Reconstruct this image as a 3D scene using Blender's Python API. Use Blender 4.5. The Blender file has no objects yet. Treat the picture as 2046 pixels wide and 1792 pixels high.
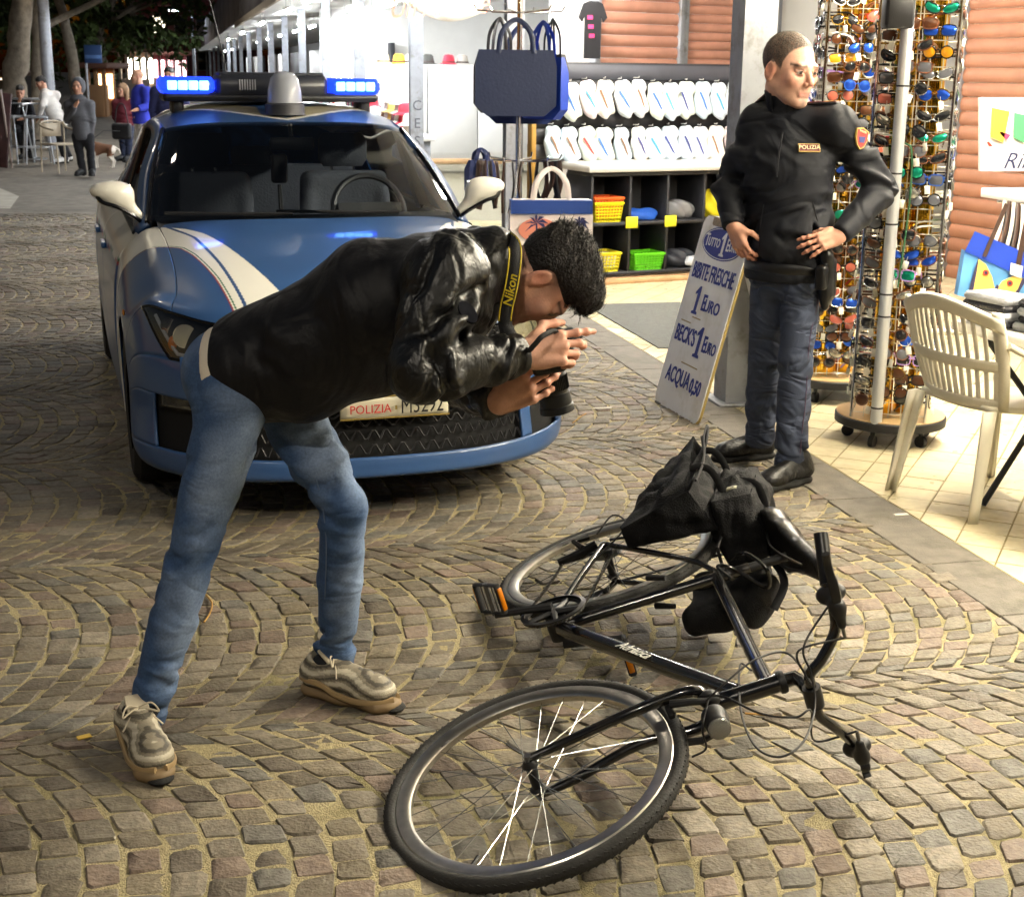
import bpy, bmesh, math, random
import numpy as np
from mathutils import Vector, Matrix

# ------------------------------------------------------------------ camera, world, exposure
SC = bpy.context.scene
COL = SC.collection
H = 1.67; FPX = 2850.0; CX, CY = 1024.0, 896.0           # eye height, focal length in px of a 2048x1792 frame
PITCH = math.atan((896 - 138) / FPX); ROLL = math.radians(0.7)
_f = np.array([0, math.cos(PITCH), -math.sin(PITCH)]); _r = np.array([1.0, 0, 0]); _u = np.cross(_r, _f)
_r2 = math.cos(ROLL) * _r + math.sin(ROLL) * _u
_u2 = -math.sin(ROLL) * _r + math.cos(ROLL) * _u
cam_d = bpy.data.cameras.new('camera'); cam = bpy.data.objects.new('camera', cam_d); COL.objects.link(cam)
cam.matrix_world = Matrix(((_r2[0], _u2[0], -_f[0], 0), (_r2[1], _u2[1], -_f[1], 0), (_r2[2], _u2[2], -_f[2], H), (0, 0, 0, 1)))
cam_d.sensor_fit = 'HORIZONTAL'; cam_d.sensor_width = 36.0; cam_d.lens = 36.0 * FPX / 2048.0
cam_d.clip_start = 0.05; cam_d.clip_end = 600
cam_d.dof.use_dof = True; cam_d.dof.focus_distance = 4.2; cam_d.dof.aperture_fstop = 11.0
SC.camera = cam

w = bpy.data.worlds.new('World'); SC.world = w; w.use_nodes = True
_nt = w.node_tree; _bg = _nt.nodes['Background']
_sky = _nt.nodes.new('ShaderNodeTexSky'); _sky.sky_type = 'NISHITA'; _sky.sun_disc = False
_sky.sun_elevation = math.radians(-1.5); _sky.sun_rotation = math.radians(250)
_nt.links.new(_sky.outputs[0], _bg.inputs[0]); _bg.inputs[1].default_value = 0.10

SC.view_settings.view_transform = 'Standard'; SC.view_settings.look = 'None'
SC.view_settings.gamma = 1.0; SC.view_settings.exposure = 1.9; SC.view_settings.use_curve_mapping = False
SC.cycles.use_denoising = True
SC.cycles.max_bounces = 8; SC.cycles.diffuse_bounces = 3; SC.cycles.glossy_bounces = 4
SC.cycles.transmission_bounces = 6; SC.cycles.transparent_max_bounces = 12
SC.cycles.sample_clamp_indirect = 6.0; SC.cycles.caustics_reflective = False; SC.cycles.caustics_refractive = False
SC.cycles.use_light_tree = True

def ray(x, y): return _f * FPX + _r2 * (x - CX) - _u2 * (y - CY)
def G(x, y, z=0.0):                       # photo pixel -> point at height z
    d = ray(x, y); return np.array([0, 0, H]) + (z - H) / d[2] * d
def D(x, y, Y):                           # photo pixel -> point at distance Y
    d = ray(x, y); return np.array([0, 0, H]) + Y / d[1] * d
# ------------------------------------------------------------------ helpers
rng = np.random.default_rng(7); random.seed(7)
V = lambda *a: np.array(a if len(a) > 1 else a[0], float)
def nrm(v): v = np.asarray(v, float); return v / (np.linalg.norm(v) + 1e-12)
def C(h):                                   # '#rrggbb' -> linear
    h = h.lstrip('#'); out = []
    for i in (0, 2, 4):
        c = int(h[i:i+2], 16) / 255; out.append(c / 12.92 if c <= .04045 else ((c + .055) / 1.055) ** 2.4)
    return (*out, 1.0)

MATS = {}
def M(name, col=(.5, .5, .5, 1), rough=.5, metal=0, var=0, vs=20, bump=0, bs=60, attr=False, coat=0, trans=0, emit=0, ecol=None, spec=.5, sheen=0, alpha=1, ior=1.45, coord='Object', dirt=None, ds=3, rvar=0):
    if name in MATS: return MATS[name]
    if isinstance(col, str): col = C(col)
    if len(col) == 3: col = (*col, 1)
    m = bpy.data.materials.new(name); m.use_nodes = True; nt = m.node_tree; N = nt.nodes; L = nt.links
    b = N['Principled BSDF']; I = b.inputs
    I['Base Color'].default_value = col; I['Roughness'].default_value = rough; I['Metallic'].default_value = metal
    I['Specular IOR Level'].default_value = spec; I['Coat Weight'].default_value = coat; I['Coat Roughness'].default_value = .05
    I['Transmission Weight'].default_value = trans; I['Alpha'].default_value = alpha; I['IOR'].default_value = ior
    if sheen: I['Sheen Weight'].default_value = sheen
    if emit: I['Emission Color'].default_value = ecol or col; I['Emission Strength'].default_value = emit
    src = None
    if attr:
        a = N.new('ShaderNodeVertexColor'); a.layer_name = 'col'; src = a.outputs[0]
    tc = N.new('ShaderNodeTexCoord') if (var or bump or dirt or rvar) else None
    if var:
        n = N.new('ShaderNodeTexNoise'); n.inputs['Scale'].default_value = vs; n.inputs['Detail'].default_value = 3
        L.new(tc.outputs[coord], n.inputs['Vector'])
        mr = N.new('ShaderNodeMapRange'); mr.inputs[1].default_value = .25; mr.inputs[2].default_value = .75
        mr.inputs[3].default_value = 1 - var; mr.inputs[4].default_value = 1 + var; L.new(n.outputs[0], mr.inputs[0])
        mx = N.new('ShaderNodeMix'); mx.data_type = 'RGBA'; mx.blend_type = 'MULTIPLY'; mx.inputs[0].default_value = 1
        if src: L.new(src, mx.inputs[6])
        else: mx.inputs[6].default_value = col
        L.new(mr.outputs[0], mx.inputs[7]); src = mx.outputs[2]
    if dirt:
        n = N.new('ShaderNodeTexNoise'); n.inputs['Scale'].default_value = ds; n.inputs['Detail'].default_value = 4; n.inputs['Roughness'].default_value = .7
        L.new(tc.outputs[coord], n.inputs['Vector'])
        mr = N.new('ShaderNodeMapRange'); mr.inputs[1].default_value = .5; mr.inputs[2].default_value = .72; L.new(n.outputs[0], mr.inputs[0])
        mx = N.new('ShaderNodeMix'); mx.data_type = 'RGBA'
        if src: L.new(src, mx.inputs[6])
        else: mx.inputs[6].default_value = col
        mx.inputs[7].default_value = C(dirt) if isinstance(dirt, str) else dirt
        L.new(mr.outputs[0], mx.inputs[0]); src = mx.outputs[2]
    if src: L.new(src, I['Base Color'])
    if rvar:
        n = N.new('ShaderNodeTexNoise'); n.inputs['Scale'].default_value = ds * 3; n.inputs['Detail'].default_value = 3
        L.new(tc.outputs[coord], n.inputs['Vector'])
        mr = N.new('ShaderNodeMapRange'); mr.inputs[1].default_value = .3; mr.inputs[2].default_value = .7
        mr.inputs[3].default_value = max(0, rough - rvar); mr.inputs[4].default_value = min(1, rough + rvar)
        L.new(n.outputs[0], mr.inputs[0]); L.new(mr.outputs[0], I['Roughness'])
    if bump:
        n = N.new('ShaderNodeTexNoise'); n.inputs['Scale'].default_value = bs; n.inputs['Detail'].default_value = 4
        L.new(tc.outputs[coord], n.inputs['Vector'])
        bp = N.new('ShaderNodeBump'); bp.inputs['Strength'].default_value = bump; bp.inputs['Distance'].default_value = .01
        L.new(n.outputs[0], bp.inputs['Height']); L.new(bp.outputs[0], I['Normal'])
    MATS[name] = m
    return m

def ridges(m, scale, strength, dist=.02, warp=1.5, width=.09, stretch=(1, 1, 1)):   # crease lines in a cloth or leather surface
    nt = m.node_tree; N = nt.nodes; L = nt.links; b = N['Principled BSDF']
    tc = N.new('ShaderNodeTexCoord'); mp = N.new('ShaderNodeMapping'); mp.inputs['Scale'].default_value = stretch; L.new(tc.outputs['Object'], mp.inputs['Vector'])
    n = N.new('ShaderNodeTexNoise'); n.inputs['Scale'].default_value = scale; n.inputs['Detail'].default_value = 2; n.inputs['Distortion'].default_value = warp; L.new(mp.outputs[0], n.inputs['Vector'])
    s = N.new('ShaderNodeMath'); s.operation = 'SUBTRACT'; s.inputs[1].default_value = .5; L.new(n.outputs[0], s.inputs[0])
    a = N.new('ShaderNodeMath'); a.operation = 'ABSOLUTE'; L.new(s.outputs[0], a.inputs[0])
    r = N.new('ShaderNodeMapRange'); r.interpolation_type = 'SMOOTHSTEP'; r.inputs[2].default_value = width; L.new(a.outputs[0], r.inputs[0])
    bp = N.new('ShaderNodeBump'); bp.inputs['Strength'].default_value = strength; bp.inputs['Distance'].default_value = dist; L.new(r.outputs[0], bp.inputs['Height'])
    if b.inputs['Normal'].is_linked: L.new(b.inputs['Normal'].links[0].from_socket, bp.inputs['Normal'])
    L.new(bp.outputs[0], b.inputs['Normal']); return m

def obj(name, verts, faces, mat=None, parent=None, smooth=True, col=None, sharp=None):
    me = bpy.data.meshes.new(name)
    verts = np.asarray(verts, np.float32)
    if isinstance(faces, np.ndarray):
        nf, k = faces.shape
        me.vertices.add(len(verts)); me.vertices.foreach_set('co', verts.ravel())
        me.loops.add(nf * k); me.loops.foreach_set('vertex_index', faces.astype(np.int32).ravel())
        me.polygons.add(nf); me.polygons.foreach_set('loop_start', np.arange(0, nf * k, k, dtype=np.int32))
        me.update(calc_edges=True)
    else:
        me.from_pydata(verts.tolist(), [], faces)
    if col is not None:
        a = me.color_attributes.new('col', 'FLOAT_COLOR', 'POINT')
        c = np.ones((len(verts), 4), np.float32); c[:, :3] = np.asarray(col)[:, :3]
        a.data.foreach_set('color', c.ravel())
    if smooth:
        me.polygons.foreach_set('use_smooth', np.ones(len(me.polygons), bool))
        if sharp: me.set_sharp_from_angle(angle=math.radians(sharp))
    if mat: me.materials.append(mat)
    me.update()
    o = bpy.data.objects.new(name, me); COL.objects.link(o)
    if parent: o.parent = parent
    return o
def tag(o, label=None, cat=None, group=None, kind=None):
    if label: o['label'] = label
    if cat: o['category'] = cat
    if group: o['group'] = group
    if kind: o['kind'] = kind
    return o
def thing(name, label, cat, loc=(0, 0, 0), rz=0, group=None):
    o = bpy.data.objects.new(name, None); COL.objects.link(o); o.empty_display_size = .1
    o.location = loc; o.rotation_euler = (0, 0, rz)
    return tag(o, label, cat, group)
def copy_tree(o, parent=None):
    c = o.copy(); COL.objects.link(c)
    if parent: c.parent = parent
    for ch in list(o.children): copy_tree(ch, c)
    return c

class MB:                                   # collects geometry for ONE mesh object
    def __init__(s): s.v = []; s.f = []; s.c = []; s.cc = None
    def add(s, v, f):
        o = len(s.v); s.v += [tuple(map(float, p)) for p in v]; s.f += [tuple(int(i) + o for i in q) for q in f]
        if s.cc is not None: s.c += [s.cc] * len(v)
        return s
    def box(s, c, h, R=None, taper=1.0):    # centre, half sizes, rotation (columns = axes)
        P = []
        for z in (-1, 1):
            t = taper if z > 0 else 1
            for x, y in ((-1, -1), (1, -1), (1, 1), (-1, 1)): P.append((x * h[0] * t, y * h[1] * t, z * h[2]))
        P = np.array(P)
        if R is not None: P = P @ np.asarray(R).T
        return s.add(P + np.asarray(c), [(3, 2, 1, 0), (4, 5, 6, 7), (0, 1, 5, 4), (1, 2, 6, 5), (2, 3, 7, 6), (3, 0, 4, 7)])
    def rbox(s, c, h, b=.01, R=None):       # bevelled box
        P = []; F = []
        hx, hy, hz = h; b = min(b, hx * .99, hy * .99, hz * .99)
        ring = lambda dx, dy: [(-dx + b, -dy), (dx - b, -dy), (dx, -dy + b), (dx, dy - b), (dx - b, dy), (-dx + b, dy), (-dx, dy - b), (-dx, -dy + b)]
        r0 = [(x * (hx - b * .7) / hx, y * (hy - b * .7) / hy) for x, y in ring(hx, hy)]
        for z, rr in ((-hz, r0), (-hz + b, ring(hx, hy)), (hz - b, ring(hx, hy)), (hz, r0)):
            P += [(x, y, z) for x, y in rr]
        for k in range(3):
            for i in range(8):
                j = (i + 1) % 8; F.append((k * 8 + i, k * 8 + j, k * 8 + 8 + j, k * 8 + 8 + i))
        F.append(tuple(range(7, -1, -1))); F.append(tuple(range(24, 32)))
        P = np.array(P)
        if R is not None: P = P @ np.asarray(R).T
        return s.add(P + np.asarray(c), F)
    def tube(s, pts, r, n=8, cap=True, closed=False, flat=None):
        pts = np.array(pts, float); m = len(pts); r = np.broadcast_to(np.asarray(r, float), (m,))
        if closed: T = np.roll(pts, -1, 0) - np.roll(pts, 1, 0)
        else: T = np.gradient(pts, axis=0)
        T /= np.linalg.norm(T, axis=1)[:, None] + 1e-12
        a = np.array([0, 0, 1.]) if abs(T[0, 2]) < .9 else np.array([1., 0, 0])
        if flat is not None: a = np.asarray(flat[0], float)
        U = nrm(a - T[0] * (a @ T[0])); P = []
        for i in range(m):
            U = nrm(U - T[i] * (U @ T[i])); W = np.cross(T[i], U)
            for k in range(n):
                t = 2 * math.pi * k / n
                P.append(pts[i] + r[i] * (U * math.cos(t) * (flat[1] if flat else 1) + W * math.sin(t)))
        F = []
        for i in range(m if closed else m - 1):
            for k in range(n):
                a0 = i * n + k; b0 = i * n + (k + 1) % n; j = (i + 1) % m
                F.append((a0, b0, j * n + (k + 1) % n, j * n + k))
        if cap and not closed: F.append(tuple(range(n - 1, -1, -1))); F.append(tuple(range((m - 1) * n, m * n)))
        return s.add(P, F)
    def lathe(s, prof, c=(0, 0, 0), n=20, R=None, cap=True):  # profile [(r,z)]
        P = []; m = len(prof)
        for r, z in prof:
            for k in range(n):
                t = 2 * math.pi * k / n; P.append((r * math.cos(t), r * math.sin(t), z))
        F = [(i * n + k, i * n + (k + 1) % n, (i + 1) * n + (k + 1) % n, (i + 1) * n + k) for i in range(m - 1) for k in range(n)]
        if cap: F.append(tuple(range(n - 1, -1, -1))); F.append(tuple(range((m - 1) * n, m * n)))
        P = np.array(P)
        if R is not None: P = P @ np.asarray(R).T
        return s.add(P + np.asarray(c), F)
    def prism(s, poly, z0, z1, R=None, c=(0, 0, 0)):           # polygon in xy extruded along z
        n = len(poly); P = np.array([(x, y, z0) for x, y in poly] + [(x, y, z1) for x, y in poly], float)
        F = [tuple(range(n - 1, -1, -1)), tuple(range(n, 2 * n))] + [(i, (i + 1) % n, n + (i + 1) % n, n + i) for i in range(n)]
        if R is not None: P = P @ np.asarray(R).T
        return s.add(P + np.asarray(c), F)
    def grid(s, P):                          # P[i][j] points
        P = np.asarray(P, float); a, b = P.shape[:2]
        return s.add(P.reshape(-1, 3), [(i * b + j, i * b + j + 1, (i + 1) * b + j + 1, (i + 1) * b + j) for i in range(a - 1) for j in range(b - 1)])
    def ball(s, c, r, n=12, m=8, R=None):
        prof = [(max(1e-4, math.sin(math.pi * i / m)), -math.cos(math.pi * i / m)) for i in range(m + 1)]
        r = np.broadcast_to(np.asarray(r, float), (3,)); P = []
        for a, z in prof:
            for k in range(n): t = 2 * math.pi * k / n; P.append((a * math.cos(t) * r[0], a * math.sin(t) * r[1], z * r[2]))
        P = np.array(P)
        if R is not None: P = P @ np.asarray(R).T
        return s.add(P + np.asarray(c), [(i * n + k, i * n + (k + 1) % n, (i + 1) * n + (k + 1) % n, (i + 1) * n + k) for i in range(m) for k in range(n)])
    def build(s, name, mat, parent=None, smooth=True, sharp=40):
        return obj(name, s.v, s.f, mat, parent, smooth, np.array(s.c) if s.cc is not None else None, sharp)

def frame(z, x=None):                        # rotation matrix with given z axis
    z = nrm(z); x = np.array([1., 0, 0]) if x is None else np.asarray(x, float)
    if abs(nrm(x) @ z) > .98: x = np.array([0, 1., 0])
    x = nrm(x - z * (x @ z)); return np.stack([x, np.cross(z, x), z], 1)
def rotz(a): c, s = math.cos(a), math.sin(a); return np.array([[c, -s, 0], [s, c, 0], [0, 0, 1.]])
def spline(pts, n=6, closed=False):          # Catmull-Rom through points
    p = np.asarray(pts, float)
    q = np.vstack([p[-1:], p, p[:2]]) if closed else np.vstack([2 * p[0] - p[1], p, 2 * p[-1] - p[-2]])
    out = []
    for i in range(1, len(q) - 2):
        for t in np.linspace(0, 1, n, endpoint=False):
            a, b, c, d = q[i - 1:i + 3]
            out.append(.5 * (2 * b + (c - a) * t + (2 * a - 5 * b + 4 * c - d) * t * t + (3 * b - a - 3 * c + d) * t ** 3))
    if not closed: out.append(p[-1])
    return np.array(out)
def text(name, s, size, mat, O, X, Y, parent=None, bold=0, extr=.001, align='CENTER', shear=0, sx=1.0):
    """flat lettering: O centre, X reading direction, Y up direction"""
    cu = bpy.data.curves.new(name, 'FONT'); cu.body = s; cu.size = size; cu.offset = bold; cu.extrude = extr
    cu.align_x = align; cu.align_y = 'CENTER'; cu.shear = shear; cu.resolution_u = 3
    t = bpy.data.objects.new(name, cu); COL.objects.link(t); bpy.context.view_layer.update()
    me = bpy.data.meshes.new_from_object(t.evaluated_get(bpy.context.evaluated_depsgraph_get()))
    bpy.data.objects.remove(t); bpy.data.curves.remove(cu)
    n = len(me.vertices); co = np.empty(n * 3, np.float32); me.vertices.foreach_get('co', co); co = co.reshape(-1, 3)
    X = nrm(X); Y = nrm(Y); Z = np.cross(X, Y)
    co = np.asarray(O) + co[:, :1] * sx * X + co[:, 1:2] * Y + co[:, 2:3] * Z
    me.vertices.foreach_set('co', co.astype(np.float32).ravel()); me.materials.clear(); me.materials.append(mat); me.update()
    me.name = name; o = bpy.data.objects.new(name, me); COL.objects.link(o)
    if parent: o.parent = parent
    return o

# ---- implicit surfaces: organic shapes (bodies, cloth, shoes) as smooth unions, meshed with surface nets
class SDF:
    def __init__(s, lo, hi, h):
        s.lo = np.asarray(lo, float); s.h = h
        s.n = np.ceil((np.asarray(hi, float) - s.lo) / h).astype(int) + 1
        s.a = np.full(s.n, .09, np.float32)
    def _sl(s, lo, hi, pad):
        i0 = np.maximum(0, np.floor((np.asarray(lo) - pad - s.lo) / s.h).astype(int))
        i1 = np.minimum(s.n, np.ceil((np.asarray(hi) + pad - s.lo) / s.h).astype(int) + 1)
        if np.any(i1 <= i0): return None
        ax = [(s.lo[k] + s.h * np.arange(i0[k], i1[k])).astype(np.float32) for k in range(3)]
        sl = tuple(slice(a, b) for a, b in zip(i0, i1))
        return sl, np.meshgrid(*ax, indexing='ij', sparse=True)
    def put(s, fn, lo, hi, k=.0, op='u'):
        q = s._sl(lo, hi, k + 4 * s.h + .004)
        if q is None: return s
        sl, (X, Y, Z) = q; d = fn(X, Y, Z); a = s.a[sl]
        if op == 'u':
            if k > 0:
                hh = np.maximum(k - np.abs(a - d), 0) / k; s.a[sl] = np.minimum(a, d) - hh * hh * k * .25
            else: s.a[sl] = np.minimum(a, d)
        else:
            d = -d
            if k > 0:
                hh = np.maximum(k - np.abs(a - d), 0) / k; s.a[sl] = np.maximum(a, d) + hh * hh * k * .25
            else: s.a[sl] = np.maximum(a, d)
        return s
    def limb(s, a, b, ra, rb, k=.02, side=None, flat=1.0, op='u'):
        a = np.asarray(a, float); b = np.asarray(b, float); ab = b - a; L2 = ab @ ab + 1e-9
        sd = None if side is None else nrm(side)
        def fn(X, Y, Z):
            px, py, pz = X - a[0], Y - a[1], Z - a[2]
            t = np.clip((px * ab[0] + py * ab[1] + pz * ab[2]) / L2, 0, 1)
            qx, qy, qz = px - t * ab[0], py - t * ab[1], pz - t * ab[2]; n2 = qx * qx + qy * qy + qz * qz
            r = ra + (rb - ra) * t
            if sd is None: return np.sqrt(n2) - r
            sc = qx * sd[0] + qy * sd[1] + qz * sd[2]
            l = np.sqrt(np.maximum(n2 - sc * sc + (sc / flat) ** 2, 0)); return (l - r) * min(1, flat)
        m = max(ra, rb) * max(1, flat)
        return s.put(fn, np.minimum(a, b) - m, np.maximum(a, b) + m, k, op)
    def chain(s, pts, rs, k=.02, side=None, flat=1.0):
        for i in range(len(pts) - 1): s.limb(pts[i], pts[i + 1], rs[i], rs[i + 1], k if i == 0 else min(k, .012), side, flat)
        return s
    def ell(s, c, r, k=.02, R=None, op='u'):
        c = np.asarray(c, float); r = np.asarray(r, float); R = np.eye(3) if R is None else np.asarray(R)
        def fn(X, Y, Z):
            px, py, pz = X - c[0], Y - c[1], Z - c[2]; k0 = 0; k1 = 0
            for i in range(3):
                q = (px * R[0, i] + py * R[1, i] + pz * R[2, i]) / r[i]; k0 = k0 + q * q; k1 = k1 + (q / r[i]) ** 2
            k0 = np.sqrt(k0); return k0 * (k0 - 1) / (np.sqrt(k1) + 1e-6)
        m = np.abs(R) @ r
        return s.put(fn, c - m, c + m, k, op)
    def box(s, c, h, rd=.01, k=.0, R=None, op='u'):
        c = np.asarray(c, float); R = np.eye(3) if R is None else np.asarray(R); h = np.asarray(h, float)
        def fn(X, Y, Z):
            px, py, pz = X - c[0], Y - c[1], Z - c[2]; o = 0; ins = -1e3
            for i in range(3):
                q = np.abs(px * R[0, i] + py * R[1, i] + pz * R[2, i]) - (h[i] - rd); o = o + np.maximum(q, 0) ** 2; ins = np.maximum(ins, q)
            return np.sqrt(o) + np.minimum(ins, 0) - rd
        m = np.abs(R) @ h
        return s.put(fn, c - m, c + m, k, op)
    def cut(s, p, n, lo=None, hi=None, k=.004):   # remove the half space on the +n side (inside a box)
        p = np.asarray(p, float); n = nrm(n)
        lo = s.lo if lo is None else lo; hi = s.lo + s.h * s.n if hi is None else hi
        sl, (X, Y, Z) = s._sl(lo, hi, 0); d = (X - p[0]) * n[0] + (Y - p[1]) * n[1] + (Z - p[2]) * n[2]; a = s.a[sl]
        hh = np.maximum(k - np.abs(a - d), 0) / k; s.a[sl] = np.maximum(a, d) + hh * hh * k * .25
        return s
    def disp(s, fn, lo=None, hi=None):
        lo = s.lo if lo is None else lo; hi = s.lo + s.h * s.n if hi is None else hi
        q = s._sl(lo, hi, 0)
        if q is None: return s
        sl, (X, Y, Z) = q; near = np.abs(s.a[sl]) < .04
        s.a[sl] += np.where(near, fn(X, Y, Z), 0).astype(np.float32)
        return s
    def folds(s, c, ax, rad, amp, wl, ph=0, asym=None, skew=.0):
        """cloth creases: short slanted valleys with a soft ridge beside them, scattered round axis ax near c"""
        c = np.asarray(c, float); ax = nrm(ax); o = nrm(np.cross(ax, [.3, .5, .81])); o2 = np.cross(ax, o)
        r = np.random.default_rng(int(abs(ph) * 1000 + abs(c[0]) * 977) % 99991); n = max(4, int(rad / wl * 3.4))
        t0 = np.clip(r.normal(0, .42, n), -1, 1) * rad; f0 = r.uniform(-math.pi, math.pi, n); ex = r.uniform(.45, 1.15, n); w_ = wl * r.uniform(.22, .40, n); sl = (r.normal(0, .45, n) + skew) * .07; am = amp * r.uniform(.7, 1.7, n)
        def fn(X, Y, Z):
            px, py, pz = X - c[0], Y - c[1], Z - c[2]; t = px * ax[0] + py * ax[1] + pz * ax[2]
            a1 = px * o[0] + py * o[1] + pz * o[2]; a2 = px * o2[0] + py * o2[1] + pz * o2[2]; ph_ = np.arctan2(a2, a1); out = 0
            wob = .006 * np.sin(ph_ * 3 + 5 * t / max(wl, .02))
            for k in range(n):
                d = (ph_ - f0[k] + math.pi) % (2 * math.pi) - math.pi; q = (t - t0[k] - sl[k] * d + wob) / w_[k]; g = np.exp(-(d / ex[k]) ** 2)
                out = out + am[k] * g * (np.exp(-q * q) - .55 * np.exp(-((q - 1.9) / 1.3) ** 2))
            return out * np.exp(-np.maximum(0, (px * px + py * py + pz * pz) / (rad * rad) - .3))
        return s.disp(fn, c - 1.9 * rad, c + 1.9 * rad)
    def mesh(s, relax=1):
        a = s.a; ins = a < 0
        cnt = np.zeros(np.array(a.shape) - 1, np.int8)
        for i in (0, 1):
            for j in (0, 1):
                for k in (0, 1): cnt += ins[i:a.shape[0] - 1 + i, j:a.shape[1] - 1 + j, k:a.shape[2] - 1 + k]
        act = np.argwhere((cnt > 0) & (cnt < 8)); idx = np.full(cnt.shape, -1, np.int32); idx[tuple(act.T)] = np.arange(len(act))
        P = np.zeros((len(act), 3)); W = np.zeros(len(act))
        cor = [(i, j, k) for i in (0, 1) for j in (0, 1) for k in (0, 1)]
        val = {c: a[act[:, 0] + c[0], act[:, 1] + c[1], act[:, 2] + c[2]] for c in cor}
        for c in cor:
            for ax in range(3):
                if c[ax]: continue
                d = list(c); d[ax] = 1; d = tuple(d); v0, v1 = val[c], val[d]; m = (v0 < 0) != (v1 < 0)
                t = np.where(m, v0 / (v0 - v1 + 1e-12), 0); q = np.repeat(np.array([c], float), len(act), 0); q[:, ax] = t
                P[m] += q[m]; W[m] += 1
        P = P / np.maximum(W, 1)[:, None]
        vv = s.lo + s.h * (act + P); F = []
        for ax in range(3):
            b, c = (ax + 1) % 3, (ax + 2) % 3
            A = [slice(None)] * 3; B = [slice(None)] * 3; A[ax] = slice(0, -1); B[ax] = slice(1, None)
            m = ins[tuple(A)] != ins[tuple(B)]
            e = np.argwhere(m); e = e[(e[:, b] > 0) & (e[:, c] > 0) & (e[:, b] < a.shape[b] - 1) & (e[:, c] < a.shape[c] - 1)]
            q = []
            for db, dc in ((-1, -1), (0, -1), (0, 0), (-1, 0)):
                t = e.copy(); t[:, b] += db; t[:, c] += dc; q.append(idx[tuple(t.T)])
            q = np.stack(q, 1); fl = ~ins[tuple(e.T)]; q[fl] = q[fl][:, ::-1]; F.append(q)
        F = np.concatenate(F); F = F[(F >= 0).all(1)]
        for _ in range(relax):
            S = np.zeros_like(vv); N = np.zeros(len(vv))
            for i in range(4):
                np.add.at(S, F[:, i], vv[F[:, (i + 1) % 4]]); np.add.at(N, F[:, i], 1)
                np.add.at(S, F[:, i], vv[F[:, (i + 3) % 4]]); np.add.at(N, F[:, i], 1)
            vv = .5 * vv + .5 * S / np.maximum(N, 1)[:, None]
        return vv, F
def vnoise(P, sc, seed=0):                   # cheap smooth value noise in [-1,1]
    r = np.random.default_rng(seed); out = 0
    for o in range(3):
        for _ in range(4):
            d = r.normal(size=3) * sc * (1.9 ** o); out = out + np.sin(P @ d + r.uniform(0, 6.28)) * .35 / (1.7 ** o)
    return np.clip(out, -1, 1)
def join(parts):                             # [(v,f)] -> one mesh
    v = []; f = []; n = 0
    for a, b in parts: v.append(a); f.append(b + n); n += len(a)
    return np.concatenate(v), np.concatenate(f)

def ray_surface(o, px, py, off=.004):           # where the sight line of a photo pixel meets an object's surface
    bpy.context.view_layer.update(); dr = Vector(nrm(ray(px, py))); mw = o.matrix_world.inverted()
    hit, p, n, _ = o.ray_cast(mw @ Vector((0, 0, H)), (mw.to_3x3() @ dr).normalized())
    if not hit: return None
    p = np.array(o.matrix_world @ p); n = nrm(np.array(o.matrix_world.to_3x3() @ n)); return p + n * off, n
m_blkp = M('black_plastic', '#111114', .55, bump=.15, bs=300)
m_gloss = M('gloss_black', '#08080a', .15)
m_rub = M('rubber', '#141413', .8, bump=.3, bs=200)
m_chrome = M('chrome', '#d8d8da', .12, metal=1)
# ------------------------------------------------------------------ ground: cobbles in segmental arcs, edging slabs, tiled stall floor
T = nrm((-.225, .974, 0)); Bn = nrm((.974, .225, 0))      # street direction, across it
E0 = np.array([1.35, 6.25, 0])                              # a point on the edge between cobbles and tiles
edge_d = lambda x, y: (x - E0[0]) * Bn[0] + (y - E0[1]) * Bn[1]
along = lambda x, y: (x - E0[0]) * T[0] + (y - E0[1]) * T[1]
def ST(t, b, z=0.0): return E0 + T * t + Bn * b + np.array([0, 0, z])   # stall coordinates: along the edge, inwards

m_sand = M('joint_sand', '#a29672', .95, var=.35, vs=90, bump=.9, bs=260, dirt='#5d5a30', ds=2.2)
m_far = M('street_asphalt', '#6e675c', .9, var=.3, vs=6, bump=.5, bs=220, dirt='#4b463f', ds=.5)
m_cob = M('porphyry', rough=.62, attr=True, var=.3, vs=55, bump=.5, bs=110, spec=.35, rvar=.15, ds=14)
gp = obj('street_ground', [(-160, -20, -.03), (160, -20, -.03), (160, 300, -.03), (-160, 300, -.03)], [(0, 1, 2, 3)], m_far, smooth=False)
tag(gp, kind='structure')
# sand bed under the stones, gently uneven
mb = MB(); nx, ny = 60, 70
xs = np.linspace(-9, 4.5, nx); ys = np.linspace(1.2, 16.35, ny)
mb.grid([[(x, y, .0004 + .0014 * math.sin(3 * x + y) * math.cos(2.3 * y)) for x in xs] for y in ys])
bed = mb.build('sand_bed', m_sand); tag(bed, kind='structure')

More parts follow.
